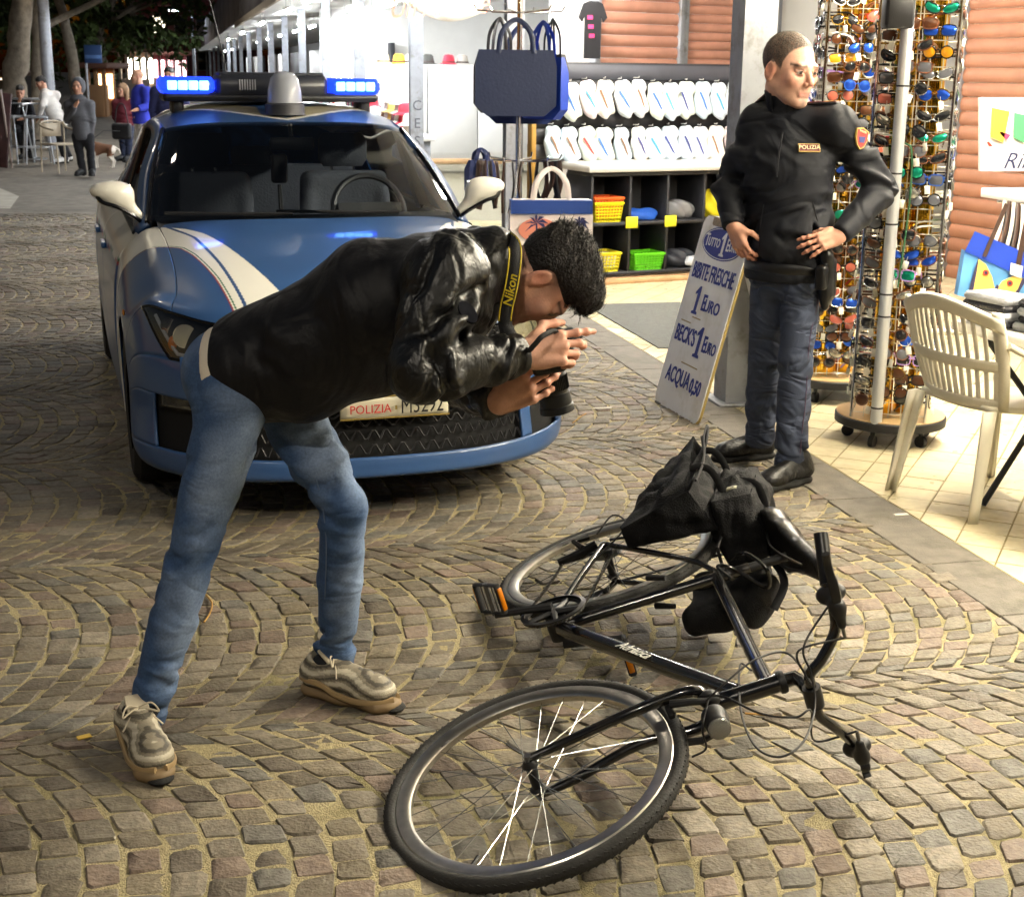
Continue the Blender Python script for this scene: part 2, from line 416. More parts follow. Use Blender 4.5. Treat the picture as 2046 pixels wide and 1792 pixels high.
def cobbles():
    W = 1.38; ha = math.radians(47); R = W / 2 / math.sin(ha); p = .0875
    P0 = G(760, 1432); s_base = along(P0[0], P0[1])
    Q = []
    for ci in range(-2, 12):
        sc = s_base + (ci + .5) * W
        for n in range(-128, 74):
            N = 17; off = (.5 if n % 2 else 0) + rng.uniform(-.12, .12)
            cuts = np.concatenate([[-ha], np.sort((np.arange(N + 1) + off + rng.uniform(-.13, .13, N + 1)) / N * 2 * ha - ha), [ha]])
            cuts = cuts[(cuts >= -ha) & (cuts <= ha)]
            for a, b in zip(cuts[:-1], cuts[1:]):
                if b - a < .035: continue
                am = (a + b) / 2; b0 = n * p + R * math.cos(am); s0 = sc + R * math.sin(am)
                c = E0 + T * s0 + Bn * b0
                if c[1] < 1.9 or c[1] > 16.5 or c[0] < -.42 * c[1] - .5 or c[0] > .40 * c[1] + .4: continue
                if edge_d(c[0], c[1]) > -.27: continue
                q = []
                for bb, th in ((n, a), (n, b), (n + 1, b), (n + 1, a)):
                    s = sc + R * math.sin(th); bq = bb * p + R * math.cos(th); v = E0 + T * s + Bn * bq; q.append(v[:2])
                Q.append(q)
    Q = np.array(Q); n = len(Q)
    Q += rng.normal(0, .0035, Q.shape)
    cen = Q.mean(1, keepdims=True)
    nxt = np.roll(Q, -1, 1); prv = np.roll(Q, 1, 1)
    en = nxt - Q; ep = prv - Q; ln = np.linalg.norm(en, axis=2, keepdims=True); lp = np.linalg.norm(ep, axis=2, keepdims=True)
    gap = rng.uniform(.0018, .0060, (n, 1, 1)); crn = rng.uniform(.06, .16, (n, 4, 1))
    base = Q + (en / ln + ep / lp) * gap
    a = base + en * crn * .8; b = base + ep * crn * .8
    O = np.stack([b, a], 2).reshape(n, 8, 2) + rng.normal(0, .0022, (n, 8, 2))
    zt = rng.normal(.0, .0016, n) + .0045; tilt = rng.normal(0, .014, (n, 2))
    rel = O - cen
    h = lambda sc_: zt[:, None] + ((rel * sc_) * tilt[:, None, :]).sum(2)
    bot = np.concatenate([cen + rel * 1.04, np.full((n, 8, 1), -.03)], 2)
    mid = np.concatenate([O, (h(1) - .0045 + rng.normal(0, .0012, (n, 8)))[..., None]], 2)
    sc2 = rng.uniform(.86, .94, (n, 8, 1))
    top = np.concatenate([cen + rel * sc2, (h(.85) + rng.normal(0, .0011, (n, 8)))[..., None]], 2)
    ctr = np.concatenate([cen, (zt + rng.normal(.0006, .0012, n))[:, None, None]], 2)
    Vv = np.concatenate([bot, mid, top, ctr], 1)
    F = []
    for k in range(2):
        for i in range(8):
            j = (i + 1) % 8; F += [(k * 8 + i, k * 8 + j, k * 8 + 8 + j), (k * 8 + i, k * 8 + 8 + j, k * 8 + 8 + i)]
    F += [(16 + i, 16 + (i + 1) % 8, 24) for i in range(8)]
    F = np.array(F)
    pal = np.array([C('#776f61')[:3], C('#706758')[:3], C('#7a705e')[:3], C('#6b675f')[:3], C('#7a6b5f')[:3], C('#645c51')[:3], C('#847b6c')[:3]])
    cid = pal[rng.integers(0, len(pal), n)] * rng.uniform(.80, 1.1, (n, 1)) * .86
    # orientation check: make every face look up
    e1 = Q[:, 1] - Q[:, 0]; e2 = Q[:, 3] - Q[:, 0]
    if np.median(e1[:, 0] * e2[:, 1] - e1[:, 1] * e2[:, 0]) < 0: F = F[:, ::-1]
    # the 300 that show largest inside the frame become objects of their own
    c3 = np.concatenate([cen[:, 0], np.zeros((n, 1))], 1) - np.array([0, 0, H]); wd = c3 @ _f
    px = CX + FPX * (c3 @ _r2) / wd; py = CY - FPX * (c3 @ _u2) / wd
    ok = (px > 20) & (px < 2028) & (py > 0) & (py < 1772)
    order = np.argsort(np.where(ok, wd, 1e3))[:300]
    single = np.zeros(n, bool); single[order] = True
    paving = bpy.data.objects.new('cobble_paving', None); COL.objects.link(paving); tag(paving, kind='structure')
    for i in order: obj('cobble', Vv[i], F, m_cob, paving, True, np.repeat(cid[i:i + 1], 25, 0), 32)
    r = ~single; m = r.sum()
    VV = Vv[r].reshape(-1, 3); FF = (F[None] + 25 * np.arange(m)[:, None, None]).reshape(-1, 3)
    o = obj('cobble_field', VV, FF, m_cob, paving, True, np.repeat(cid[r], 25, 0), 32); tag(o, kind='stuff')
cobbles()

# edging slabs
m_slab = M('edging_stone', '#6a645b', .7, var=.25, vs=14, bump=.5, bs=160, dirt='#4d4a3c', ds=5)
edging = bpy.data.objects.new('edging_strip', None); COL.objects.link(edging); tag(edging, kind='structure')
t = -5.2; ang = math.atan2(T[1], T[0])
while t < 14:
    L = rng.uniform(.42, .8); mb = MB()
    mb.rbox(ST(t + L / 2, -.125, -.012), (L / 2 - .003, .118, .02), .004, rotz(ang)); mb.build('edging_slab', m_slab, edging, sharp=30); t += L

# stall floor tiles, laid at an angle to the edge
m_tile = M('floor_tile', '#c9bd9c', .38, var=.10, vs=9, bump=.08, bs=90, dirt='#a89a78', ds=4, rvar=.12)
m_grout = M('tile_grout', '#6b6450', .9, var=.3, vs=50)
mb = MB(); mb.add([ST(-5.5, .0, -.004), ST(-5.5, 12, -.004), ST(40, 12, -.004), ST(40, .0, -.004)], [(0, 1, 2, 3)][::-1]); fo = mb.build('stall_floor', m_grout, smooth=False); tag(fo, kind='structure')
def clip_poly(P):                       # keep the part of a polygon on the stall side
    out = []; m = len(P)
    for i in range(m):
        a, b = P[i], P[(i + 1) % m]; da, db = edge_d(*a) - .006, edge_d(*b) - .006
        if da >= 0: out.append(a)
        if (da >= 0) != (db >= 0): k = da / (da - db); out.append(a + (b - a) * k)
    return out
U1 = np.array([math.sin(math.radians(25)), math.cos(math.radians(25))]); U2 = np.array([math.sin(math.radians(115)), math.cos(math.radians(115))])
S_ = .165; far = MB()
for i in range(-30, 75):
    for j in range(-45, 45):
        c = np.array([1.64, 5.0]) + U1 * S_ * (i + .5) + U2 * S_ * (j + .5)
        ed = edge_d(*c); al = along(*c)
        if ed < -.12 or c[1] < 2.6 or c[1] > 14 or c[0] > .42 * c[1] + .35 or ed > 5: continue
        g = S_ / 2 - .0035
        P = clip_poly([c - U1 * g - U2 * g, c + U1 * g - U2 * g, c + U1 * g + U2 * g, c - U1 * g + U2 * g])
        if len(P) < 3: continue
        P = np.array(P); cc = P.mean(0); z = .004 + rng.normal(0, .0006)
        mb = far if c[1] > 7.6 else MB()
        q = [(x, y, -.006) for x, y in P] + [(x, y, z - .0015) for x, y in P] + [(*(cc + (np.array((x, y)) - cc) * .97), z) for x, y in P]
        m = len(P); F = [tuple(range(2 * m, 3 * m))] + [(k * m + a, k * m + (a + 1) % m, k * m + m + (a + 1) % m, k * m + m + a) for k in (0, 1) for a in range(m)]
        # polygons run clockwise seen from above
        mb.add(q, [f[::-1] for f in F])
        if mb is not far: mb.build('floor_tile', m_tile, fo, sharp=30)
tag(far.build('far_tiles', m_tile, fo, sharp=30), kind='stuff')
# ------------------------------------------------------------------ market stalls along the edge (t along the row, b inwards, z up)
angT = math.atan2(T[1], T[0]); RT = np.stack([T, Bn, V(0, 0, 1)], 1)      # columns: along, inwards, up
def sbox(mb, t0, t1, b0, b1, z0, z1, bev=.004): mb.rbox(ST((t0 + t1) / 2, (b0 + b1) / 2, (z0 + z1) / 2), (abs(t1 - t0) / 2, abs(b1 - b0) / 2, abs(z1 - z0) / 2), bev, RT); return mb
m_galv = M('galvanised', '#8f9299', .5, metal=.35, var=.12, vs=8, dirt='#6d6a66', ds=6)
m_white = M('white_laminate', '#dcdad6', .45, var=.04, vs=4)
m_blkb = M('charcoal_board', '#202126', .55, var=.15, vs=10)
m_dkgrey = M('slate_grey', '#44464e', .55, var=.1, vs=8)
m_wood = M('pale_wood', '#b7936a', .6, var=.2, vs=12)
m_tubeL = M('tube_glow', '#ffffff', .5, emit=170, ecol=(1, .95, .86, 1)); m_tubeC = M('tube_glow_cool', '#ffffff', .5, emit=115, ecol=(.90, .95, 1, 1)); m_tubeW = M('tube_glow_warm', '#ffffff', .5, emit=285, ecol=(1, .90, .70, 1))
# canopy: frame, white underside, grey fascia towards the street
canopy = thing('stall_canopy', 'long white market canopy with grey street fascia above the lit stalls', 'canopy', tuple(ST(1, 0, 2.9)))
def cp(o): o.parent = canopy; o.matrix_parent_inverse = Matrix.Translation(-canopy.location); return o
mb = MB(); mb.add([ST(-7, -1.15, 2.80), ST(141, -1.15, 2.80), ST(141, 6.5, 3.25), ST(-7, 6.5, 3.25), ST(-7, -1.15, 2.86), ST(141, -1.15, 2.86), ST(141, 6.5, 3.31), ST(-7, 6.5, 3.31)], [(0, 1, 2, 3), (7, 6, 5, 4), (0, 4, 5, 1), (1, 5, 6, 2), (2, 6, 7, 3), (3, 7, 4, 0)]); cp(mb.build('canopy_sheet', M('canopy_white', '#d8d6d0', .7, var=.06, vs=2), None, False))
for k in range(37):
    mb = MB(); t0 = -7 + 4 * k; sbox(mb, t0 + .01, t0 + 3.99, -1.19, -1.155, 2.72, 3.9, .004); cp(mb.build('fascia_panel', M('fascia_grey', '#5a585c', .7, var=.15, vs=2)))
for k in range(60):                                   # scalloped valance
    t0 = 6 + .45 * k; mb = MB(); pts = [(t0, 2.74), (t0 + .45, 2.74)] + [(t0 + .45 - .45 * i / 8, 2.64 - .05 * abs(math.sin(i / 8 * math.pi * 2))) for i in range(9)]
    P = [ST(a, -1.20, z) for a, z in pts] + [ST(a, -1.212, z) for a, z in pts]; n = len(pts); mb.add(P, [tuple(range(n)), tuple(range(2 * n - 1, n - 1, -1))] + [(i, n + i, n + (i + 1) % n, (i + 1) % n) for i in range(n)]); cp(mb.build('valance_scallop', M('valance_beige', '#8c8274', .85, var=.2, vs=20), None, False))
# lamps under the canopy
def tube_lamp(t, b, z, mat, label, group, ln=1.25, along_t=True):
    o = thing('strip_lamp', label, 'lamp', tuple(ST(t, b, z)), angT if along_t else angT + math.pi / 2, group)
    mb = MB(); mb.rbox((0, 0, .03), (ln / 2, .045, .02), .006); mb.build('lamp_housing', m_white, o)
    mb = MB(); mb.lathe([(.018, -ln / 2 + .03), (.018, ln / 2 - .03)], (0, 0, -.012), 10, frame((1, 0, 0))); mb.build('lamp_tube', mat, o)
    for s in (-1, 1): mb = MB(); mb.tube([(s * ln * .35, 0, .045), (s * ln * .35, 0, .045 + max(.02, 2.85 + (b + 1.15) * .059 - z - .05))], .004, 5); mb.build('lamp_wire', m_galv, o)
for t in (-3.4, -1.7, .1): tube_lamp(t, .95, 2.55, m_tubeW, 'warm strip lamp hung over the tiled floor at the near stall', 'warm strip lamps')
for t in (1.2, 3.3): tube_lamp(t, 1.6, 2.75, m_tubeL, 'white strip lamp above the sunglasses stands', 'lamps over the sunglasses')
for t in (4.6, 6.9): tube_lamp(t, .6, 2.72, m_tubeL, 'white strip lamp above the slipper counter', 'lamps over the slippers')
for t in (9.5, 12, 14.5, 17, 19.5, 22.5, 26, 30, 35, 41, 47, 54, 62, 71, 82, 95, 110): tube_lamp(t, .5, 2.6, m_tubeC, 'cool white strip lamp under the far canopy', 'far strip lamps', 1.5)
for t in (8, 12, 16, 20, 28, 38, 50): tube_lamp(t, -.8, 2.6, m_tubeC, 'cool white strip lamp along the far canopy edge', 'edge strip lamps', 1.5)
for t in (11, 15, 19, 24): tube_lamp(t, 2.2, 2.75, m_tubeC, 'cool white strip lamp deep inside the hat stall', 'inner strip lamps', 1.5)
# posts
def post(t, b, w_, name='steel_post', label='', h=2.86, plate=True, group=None):
    o = thing(name, label, 'post', tuple(ST(t, b)), angT, group)
    prof = [(-w_, -w_), (w_, -w_), (w_, -w_ * .78), (w_ * .14, -w_ * .78), (w_ * .14, w_ * .78), (w_, w_ * .78), (w_, w_), (-w_, w_), (-w_, w_ * .78), (-w_ * .14, w_ * .78), (-w_ * .14, -w_ * .78), (-w_, -w_ * .78)] if name == 'steel_beam' else [(-w_, -w_), (w_, -w_), (w_, w_), (-w_, w_)]
    mb = MB(); mb.prism([(y, x) for x, y in prof], .0, h); mb.build('shaft', m_galv, o, False)
    if plate: mb = MB(); mb.rbox((0, 0, .012), (w_ + .05, w_ + .05, .008), .003); mb.build('base_plate', m_galv, o)
    return o
pa = post(1.05, .05, .085, label='thick square galvanised post behind the standing officer')
post(5.85, -.06, .07, 'steel_beam', 'steel column behind the hanging blue tote bags')
pc = post(10.9, -.05, .075, 'steel_post', 'galvanised column marked with stencilled letters beside the white cabinets')
for z, c in ((1.25, 'C'), (1.05, 'E'), (.85, 'S')): text('stencil', c, .16, M('stencil_grey', '#4d4f56', .8), (-.077, 0, z), (0, -1, 0), (0, 0, 1), pc)
for t in (16.2, 21.2, 26.4, 31.5, 37, 43, 50, 57, 64, 72, 81, 91, 102, 115, 129): post(t, -.05, .075, label='galvanised column further along the row of lit stalls', group='far canopy posts')

# end counter with cubby holes (faces the open stall floor)
CO = G(1180, 568); uC = nrm((.90, .43, 0)); vC = V(-uC[1], uC[0], 0); RC = np.stack([uC, vC, V(0, 0, 1)], 1)
def cbox(mb, a0, a1, d0, d1, z0, z1, bev=.003): mb.rbox(CO + RC @ V((a0 + a1) / 2, (d0 + d1) / 2, (z0 + z1) / 2), ((a1 - a0) / 2, (d1 - d0) / 2, (z1 - z0) / 2), bev, RC); return mb
ctr = thing('cubby_counter', 'charcoal counter with open cubby holes and a white top', 'counter', tuple(CO))
def cc_(o, p=ctr): o.parent = p; o.matrix_parent_inverse = Matrix.Translation(-p.location); return o
NB = 7; W_ = .352
for k in range(NB + 1): mb = MB(); cbox(mb, k * W_ - .012, k * W_ + .012, 0, .42, .07, .86); cc_(mb.build('upright', m_blkb))
for z in (.075, .475): mb = MB(); cbox(mb, -.012, NB * W_ + .012, -.004, .42, z - .014, z + .014); cc_(mb.build('shelf', m_blkb))
mb = MB(); cbox(mb, -.012, NB * W_ + .012, .42, .435, .06, .86); cc_(mb.build('back_panel', M('back_board', '#26262a', .7)))
mb = MB(); cbox(mb, -.012, NB * W_ + .012, -.008, .42, .855, .885); cc_(mb.build('front_rail', m_blkb))
mb = MB(); cbox(mb, -.06, NB * W_ + .1, -.06, .75, .89, .95, .006); cc_(mb.build('counter_top', m_white))
for k in range(NB): mb = MB(); cbox(mb, k * W_ + .014, k * W_ + .18, .30, .33, .09, .46); cc_(mb.build('divider_board', M('grey_oak', '#8a7b6c', .6, var=.25, vs=9)))
mb = MB(); cbox(mb, -.05, NB * W_ + .3, -.10, .02, .0, .045, .005); cc_(mb.build('plinth', m_wood))
# baskets and goods
def basket(a, z, w_, d, h, col, label, lid=None, filled=None):
    o = thing('basket', label, 'basket', tuple(CO + RC @ V(a, .12, z)), math.atan2(uC[1], uC[0]))
    m = M('plastic_' + col, col, .4); S_ = lambda k: 1 + .16 * k
    mb = MB(); N = 9
    for i in range(N + 1):
        for (p, q) in (((-1, -1), (1, -1)), ((-1, 1), (1, 1)), ((-1, -1), (-1, 1)), ((1, -1), (1, 1))):
            f_ = i / N; x = p[0] + (q[0] - p[0]) * f_; y = p[1] + (q[1] - p[1]) * f_; mb.tube([(x * w_ / 2, y * d / 2, 0), (x * w_ / 2 * 1.16, y * d / 2 * 1.16, h)], .0055, 4, cap=False)
    for kz in (.02, .25, .42, .58, .74, .9): s_ = S_(kz); mb.tube([(-w_ / 2 * s_, -d / 2 * s_, h * kz), (w_ / 2 * s_, -d / 2 * s_, h * kz), (w_ / 2 * s_, d / 2 * s_, h * kz), (-w_ / 2 * s_, d / 2 * s_, h * kz)], .005, 4, closed=True)
    tag(mb.build('lattice', m, o, False), kind='stuff')
    mb = MB(); mb.tube([(x * w_ / 2 * 1.18, y * d / 2 * 1.18, h) for x, y in ((-1, -1), (1, -1), (1, 1), (-1, 1))], .011, 6, closed=True); mb.build('rim', m, o)
    mb = MB(); mb.rbox((0, 0, .006), (w_ / 2, d / 2, .006), .003); mb.build('base', m, o)
    if filled: mb = MB(); mb.rbox((0, 0, h * .55), (w_ * .5, d * .5, h * .4), .02); mb.build('lining', M('lining_' + filled, filled, .6, bump=.6, bs=40), o)
    return o
def bundle(a, z, r, col, label, seed, name='folded_textile', d=.14, rough=.6):
    c = CO + RC @ V(a, d, z + r[2] * .8); S = SDF(c - max(r) * 1.5, c + max(r) * 1.5, .011); S.ell(c, r, 0, RC); S.ell(c + RC @ V(r[0] * .35, 0, -r[2] * .3), (r[0] * .6, r[1] * .8, r[2] * .7), .04, RC)
    rr = np.random.default_rng(seed); k1, k2 = rr.uniform(25, 45, 2); S.disp(lambda X, Y, Z: .008 * np.sin(k1 * X + k2 * Z + 4 * np.sin(20 * Y)) + .006 * np.sin(k2 * Y + 30 * Z)); S.cut(c - V(0, 0, r[2] * .8), (0, 0, -1))
    o = obj(name, *S.mesh(1), M('textile_' + col, col, rough, bump=.4, bs=60)); return tag(o, label, 'textile')
basket(.16, .489, .22, .2, .15, '#e0d21a', 'yellow lattice basket with an orange basket nested in it, upper cubby', filled='#c8501a')
mb = MB(); b2 = basket(.16, .565, .225, .2, .115, '#d8602a', 'orange lattice basket nested inside the yellow one')
basket(.14, .089, .24, .2, .15, '#dccf2a', 'yellow lattice basket full of clear wrappers in the bottom row', filled='#b9bcc0')
basket(.55, .089, .24, .2, .13, '#5fbf1e', 'lime green lattice basket in the bottom row')
bundle(.52, .489, (.15, .09, .05), '#2358b8', 'blue rolled towel in an upper cubby', 1)
bundle(.88, .489, (.15, .09, .085), '#77787c', 'grey folded bags in clear film in an upper cubby', 2, rough=.25)
bundle(.90, .089, (.16, .10, .08), '#23262e', 'dark folded textile in a bottom cubby', 3)
bundle(1.0, .089, (.10, .06, .05), '#b8bcc2', 'clear wrapped packet in front of the dark textile', 4, d=.04, rough=.2)
bundle(1.22, .489, (.09, .08, .13), '#d9cc20', 'yellow pouch standing in an upper cubby', 5)
bundle(1.6, .489, (.15, .09, .07), '#9aa0a8', 'pale folded textile further along the upper cubbies', 6)
for a in (.36, .725): mb = MB(); cbox(mb, a - .055, a + .055, -.022, -.012, .44, .53, .002); tag(mb.build('price_card', M('price_yellow', '#e6dc2e', .6)), 'bright yellow price card clipped to the cubby shelf', 'sign', 'yellow price cards')
# slat wall with bagged slippers
sw = thing('slat_wall', 'dark slatted display wall of bagged slippers above the white counter', 'display', tuple(CO + RC @ V(0, .62, .95)))
A0, A1, DW = -.27, 2.6, .50
for k in range(6): z0 = .96 + k * .127; mb = MB(); cbox(mb, A0, A1, DW, DW + .02, z0, z0 + .118); cc_(mb.build('slat', m_dkgrey if k in (0, 5) else m_blkb), sw)
mb = MB(); cbox(mb, A0, A1, DW + .022, DW + .035, .95, 1.73); cc_(mb.build('backing', m_blkb), sw)
for a in (A0 - .02, ): mb = MB(); cbox(mb, a - .022, a + .018, DW - .03, DW + .05, .5, 1.74); cc_(mb.build('end_post', M('ochre_post', '#a8823c', .5)), sw)
cols = ['#e8eef2', '#cfe2ee', '#f0ece4', '#d8e6f2', '#efe0e4', '#e4ecdf']; trims = ['#3c6fc0', '#c84a4a', '#8a6a50', '#4ca0c8', '#e0a0b0', '#404a8c']
def slipper_mesh():
    S = SDF((-.13, -.11, -.36), (.13, .07, .09), .009); S.limb((0, -.02, -.06), (.012, -.03, -.19), .062, .070, 0, (0, 1, 0), .6); S.limb((.03, -.03, -.08), (.05, -.045, -.20), .05, .052, .03, (0, 1, 0), .55); S.ell((.01, -.02, -.02), (.07, .035, .06), .03); S.disp(lambda X, Y, Z: .006 * np.sin(60 * X + 40 * Z)); v, f = S.mesh(1); return v, f
sv, sf = slipper_mesh()
smesh = [obj('slippers', sv, sf, M('slipper_' + c, c, .45, bump=.3, bs=40)).data for c in cols]
for o in list(COL.objects):
    if o.name.startswith('slippers'): bpy.data.objects.remove(o)
mb = MB(); mb.tube([(-.035, -.065, -.05), (.0, -.075, -.11), (.05, -.068, -.20)], .009, 6, flat=((0, 1, 0), .5)); tm = [mb.build('slipper_trim', M('trim_' + c, c, .5)).data for c in trims]
mb = MB(); mb.tube([(0, .03, .05), (0, -.03, .05), (0, -.035, .06)], .004, 5); hk = mb.build('hook_card', m_white).data
for o in list(COL.objects):
    if o.name.startswith(('slipper_trim', 'hook_card')): bpy.data.objects.remove(o)
names = ['white', 'pale blue', 'cream', 'ice blue', 'pinkish', 'pale green']; tn = ['blue', 'red', 'brown', 'turquoise', 'pink', 'navy']
for row, z in ((0, 1.55), (1, 1.19)):
    for k in range(17):
        a = A0 + .11 + k * .158 + rng.uniform(-.01, .01); i, j = rng.integers(0, 6, 2)
        o = bpy.data.objects.new('slippers', smesh[i]); COL.objects.link(o); o.location = CO + RC @ V(a, DW - .05, z + rng.uniform(-.015, .015)); o.rotation_euler = (rng.uniform(-.06, .06), rng.uniform(-.12, .12), math.atan2(uC[1], uC[0]) + rng.uniform(-.35, .35)); o.scale = (1, 1, 1.0)
        tag(o, f'{names[i]} bagged slippers with {tn[j]} trim in the {"upper" if row == 0 else "lower"} row of the slat wall', 'slippers', 'slippers on the slat wall')
        for md, nm in ((tm[j], 'slipper_trim'), (hk, 'hook_card')): c = bpy.data.objects.new(nm, md); COL.objects.link(c); c.parent = o
# floor mat and pale strip
mb = MB(); mb.add([(*ST(2.5, .12, .011)[:2], .012), (*ST(4.2, .12, .011)[:2], .012), (*ST(4.2, .85, 0)[:2], .012), (*ST(2.5, .85, 0)[:2], .012), (*ST(2.5, .12, .011)[:2], .004), (*ST(4.2, .12, .011)[:2], .004), (*ST(4.2, .85, 0)[:2], .004), (*ST(2.5, .85, 0)[:2], .004)], [(3, 2, 1, 0), (0, 1, 5, 4), (1, 2, 6, 5), (2, 3, 7, 6), (3, 0, 4, 7)])
tag(mb.build('door_mat', M('ribbed_mat', '#5b5c58', .9, bump=1, bs=60, var=.2, vs=30), None, False), 'grey ribbed mat on the tiles in front of the cubby counter', 'mat')

# tote bag rack out on the cobbles
BRK = D(1035, 400, 9.0); BRK[2] = 0
rack = thing('bag_rack', 'chrome pole rack hung with navy tote bags and dark belts', 'rack', tuple(BRK))
mb = MB(); mb.tube([(0, 0, .02), (0, 0, 2.12)], .016, 10); mb.build('pole', m_chrome, rack)
for a in range(4): mb = MB(); t = a * math.pi / 2 + .4; mb.tube([(0, 0, .06), (.32 * math.cos(t), .32 * math.sin(t), .03)], .014, 8); mb.build('foot', m_chrome, rack)
for z in (2.0, 1.12):
    for a in range(6): mb = MB(); t = a * math.pi / 3 + .2; mb.tube([(0, 0, z), (.26 * math.cos(t), .26 * math.sin(t), z + .01), (.28 * math.cos(t), .28 * math.sin(t), z + .04)], .006, 6); mb.build('hook_arm', m_chrome, rack)
mb = MB(); mb.rbox((0, -.02, 2.17), (.13, .004, .075), .003); cdb = mb.build('price_board', M('cardboard_white', '#d9d4c8', .8), rack)
mb = MB(); mb.rbox((.0, -.026, 2.105), (.13, .004, .02), .002); mb.build('tape', M('brown_tape', '#a98556', .4, var=.2, vs=30), cdb)
for s_, z, sz in (('BORSE', 2.225, .055), ('MARE', 2.185, .05), ('€ 5.00', 2.14, .06)): text('price_lettering', s_, sz, M('marker_ink', '#2c2c2e', .7), (.0, -.0295, z), (1, 0, 0), (0, 0, 1), cdb)
def tote(x, y, z, w_, h, rz, col, label, d=.06, parts=True, hand=.24, band=None):
    o = thing('tote_bag', label, 'bag', tuple(BRK + V(x, y, 0)), rz); m = M('vinyl_' + col, col, .42, bump=.15, bs=60)
    P = [(-w_ / 2, z - h * .25), (-w_ / 2 + .02, z), (w_ / 2 - .02, z), (w_ / 2, z - h * .25), (w_ / 2, z - h * .84), (w_ / 2 - .07, z - h), (-w_ / 2 + .07, z - h), (-w_ / 2, z - h * .84)]
    n = len(P); mb = MB(); mb.add([(a, -d / 2 * (.4 if zz > z - .01 else 1), zz) for a, zz in P] + [(a, d / 2 * (.4 if zz > z - .01 else 1), zz) for a, zz in P], [tuple(range(n)), tuple(range(2 * n - 1, n - 1, -1))] + [(i, n + i, n + (i + 1) % n, (i + 1) % n) for i in range(n)]); mb.build('bag_body', m, o, sharp=20)
    for s in (-1, 1): mb = MB(); mb.tube(spline([(-w_ * .22, s * d * .3, z - .02), (-w_ * .17, s * d * .3, z + hand * .6), (0, 0, z + hand), (w_ * .17, s * d * .3, z + hand * .6), (w_ * .22, s * d * .3, z - .02)], 5), .015, 8, flat=((0, 1, 0), .22)); mb.build('handle', m, o)
    if band: mb = MB(); mb.box((0, 0, z - .045), (w_ / 2 - .005, d / 2 + .004, .04)); mb.build('band', M('band_' + band, band, .5), o)
    return o
tote(-.02, -.30, 1.78, .48, .38, .05, '#1a2440', 'front navy vinyl tote bag hung on the rack, facing the street', hand=.17)
tote(-.12, -.02, 1.77, .42, .36, .9, '#12141c', 'black vinyl tote bag half hidden on the far side of the rack', hand=.19)
tote(.14, -.12, 1.74, .42, .36, -.9, '#1c3fa8', 'royal blue vinyl tote bag edge-on beside the navy bag', hand=.2)
tote(.20, .04, 1.76, .40, .36, -1.2, '#141620', 'black vinyl tote bag edge-on at the right of the blue one', hand=.2)
tote(.02, .16, 1.72, .46, .38, 0, '#162a5c', 'dark blue vinyl tote bag hanging behind the pole', hand=.21)
for k in range(14):
    a = -2.9 + k * .2; c = V(.26 * math.cos(a), .26 * math.sin(a), 1.12); mb = MB(); L_ = rng.uniform(.20, .3); mb.tube(spline([c + V(0, 0, .01), c + V(rng.uniform(-.02, .02), -.02, -L_ * .5), c + V(rng.uniform(-.04, .04), -.03, -L_)], 4), .02, 8, flat=((math.sin(a), -math.cos(a), 0), .3)); o = mb.build('belt_strap', M('belt_brown' if k % 3 else 'belt_black', '#33211a' if k % 3 else '#15151a', .35)); o.location = BRK
    tag(o, 'dark brown leather belt bundle hung on the lower ring of the rack' if k % 3 else 'black leather belt bundle hung on the lower ring of the rack', 'belt', 'belts on the rack')
tote(-.23, -.08, 1.13, .20, .22, .6, '#16275a', 'small navy pouch bag beside the belts on the rack', hand=.06)
pb = tote(.20, -.34, .92, .50, .36, .1, '#e9dcd4', 'white beach tote with navy band and palm tree print', d=.10, hand=.18, band='#1d3f86')
def flat_poly(name, pts, mat, parent, y): mb = MB(); n = len(pts); mb.add([(a, y, b) for a, b in pts] + [(a, y + .002, b) for a, b in pts], [tuple(range(n)), tuple(range(2 * n - 1, n - 1, -1))] + [(i, n + i, n + (i + 1) % n, (i + 1) % n) for i in range(n)]); return mb.build(name, mat, parent, False)
m_palm = M('print_navy', '#2c2f5c', .7); m_sun = M('print_coral', '#e08a70', .7)
flat_poly('sunset_print', [(-.08 + .12 * math.cos(t), .74 + .07 * math.sin(t)) for t in np.linspace(0, 6.28, 20, endpoint=False)], m_sun, pb, -.0545)
for cx0, cz0, sc in ((-.09, .78, 1.0), (-.02, .72, .7), (.17, .78, .8)):
    flat_poly('palm_trunk_print', [(cx0 - .006, cz0 - .13 * sc), (cx0 + .008, cz0 - .13 * sc), (cx0 + .004, cz0), (cx0 - .004, cz0)], m_palm, pb, -.0565)
    for k in range(7): a = math.pi * (k / 6) * 1.25 - .4; d = V(math.cos(a), math.sin(a)); q = V(-d[1], d[0]); flat_poly('palm_leaf_print', [tuple(V(cx0, cz0) + q * .005), tuple(V(cx0, cz0) + d * .04 * sc + q * .012 + V(0, .004)), tuple(V(cx0, cz0) + d * .075 * sc + V(0, -.022 * sc)), tuple(V(cx0, cz0) + d * .035 * sc - q * .004)], m_palm, pb, -.0575)
flat_poly('sea_print', [(-.22, .60), (.22, .60), (.22, .62), (.1, .625), (0, .618), (-.12, .628), (-.22, .62)], M('print_aqua', '#6aa6c8', .7), pb, -.0555)

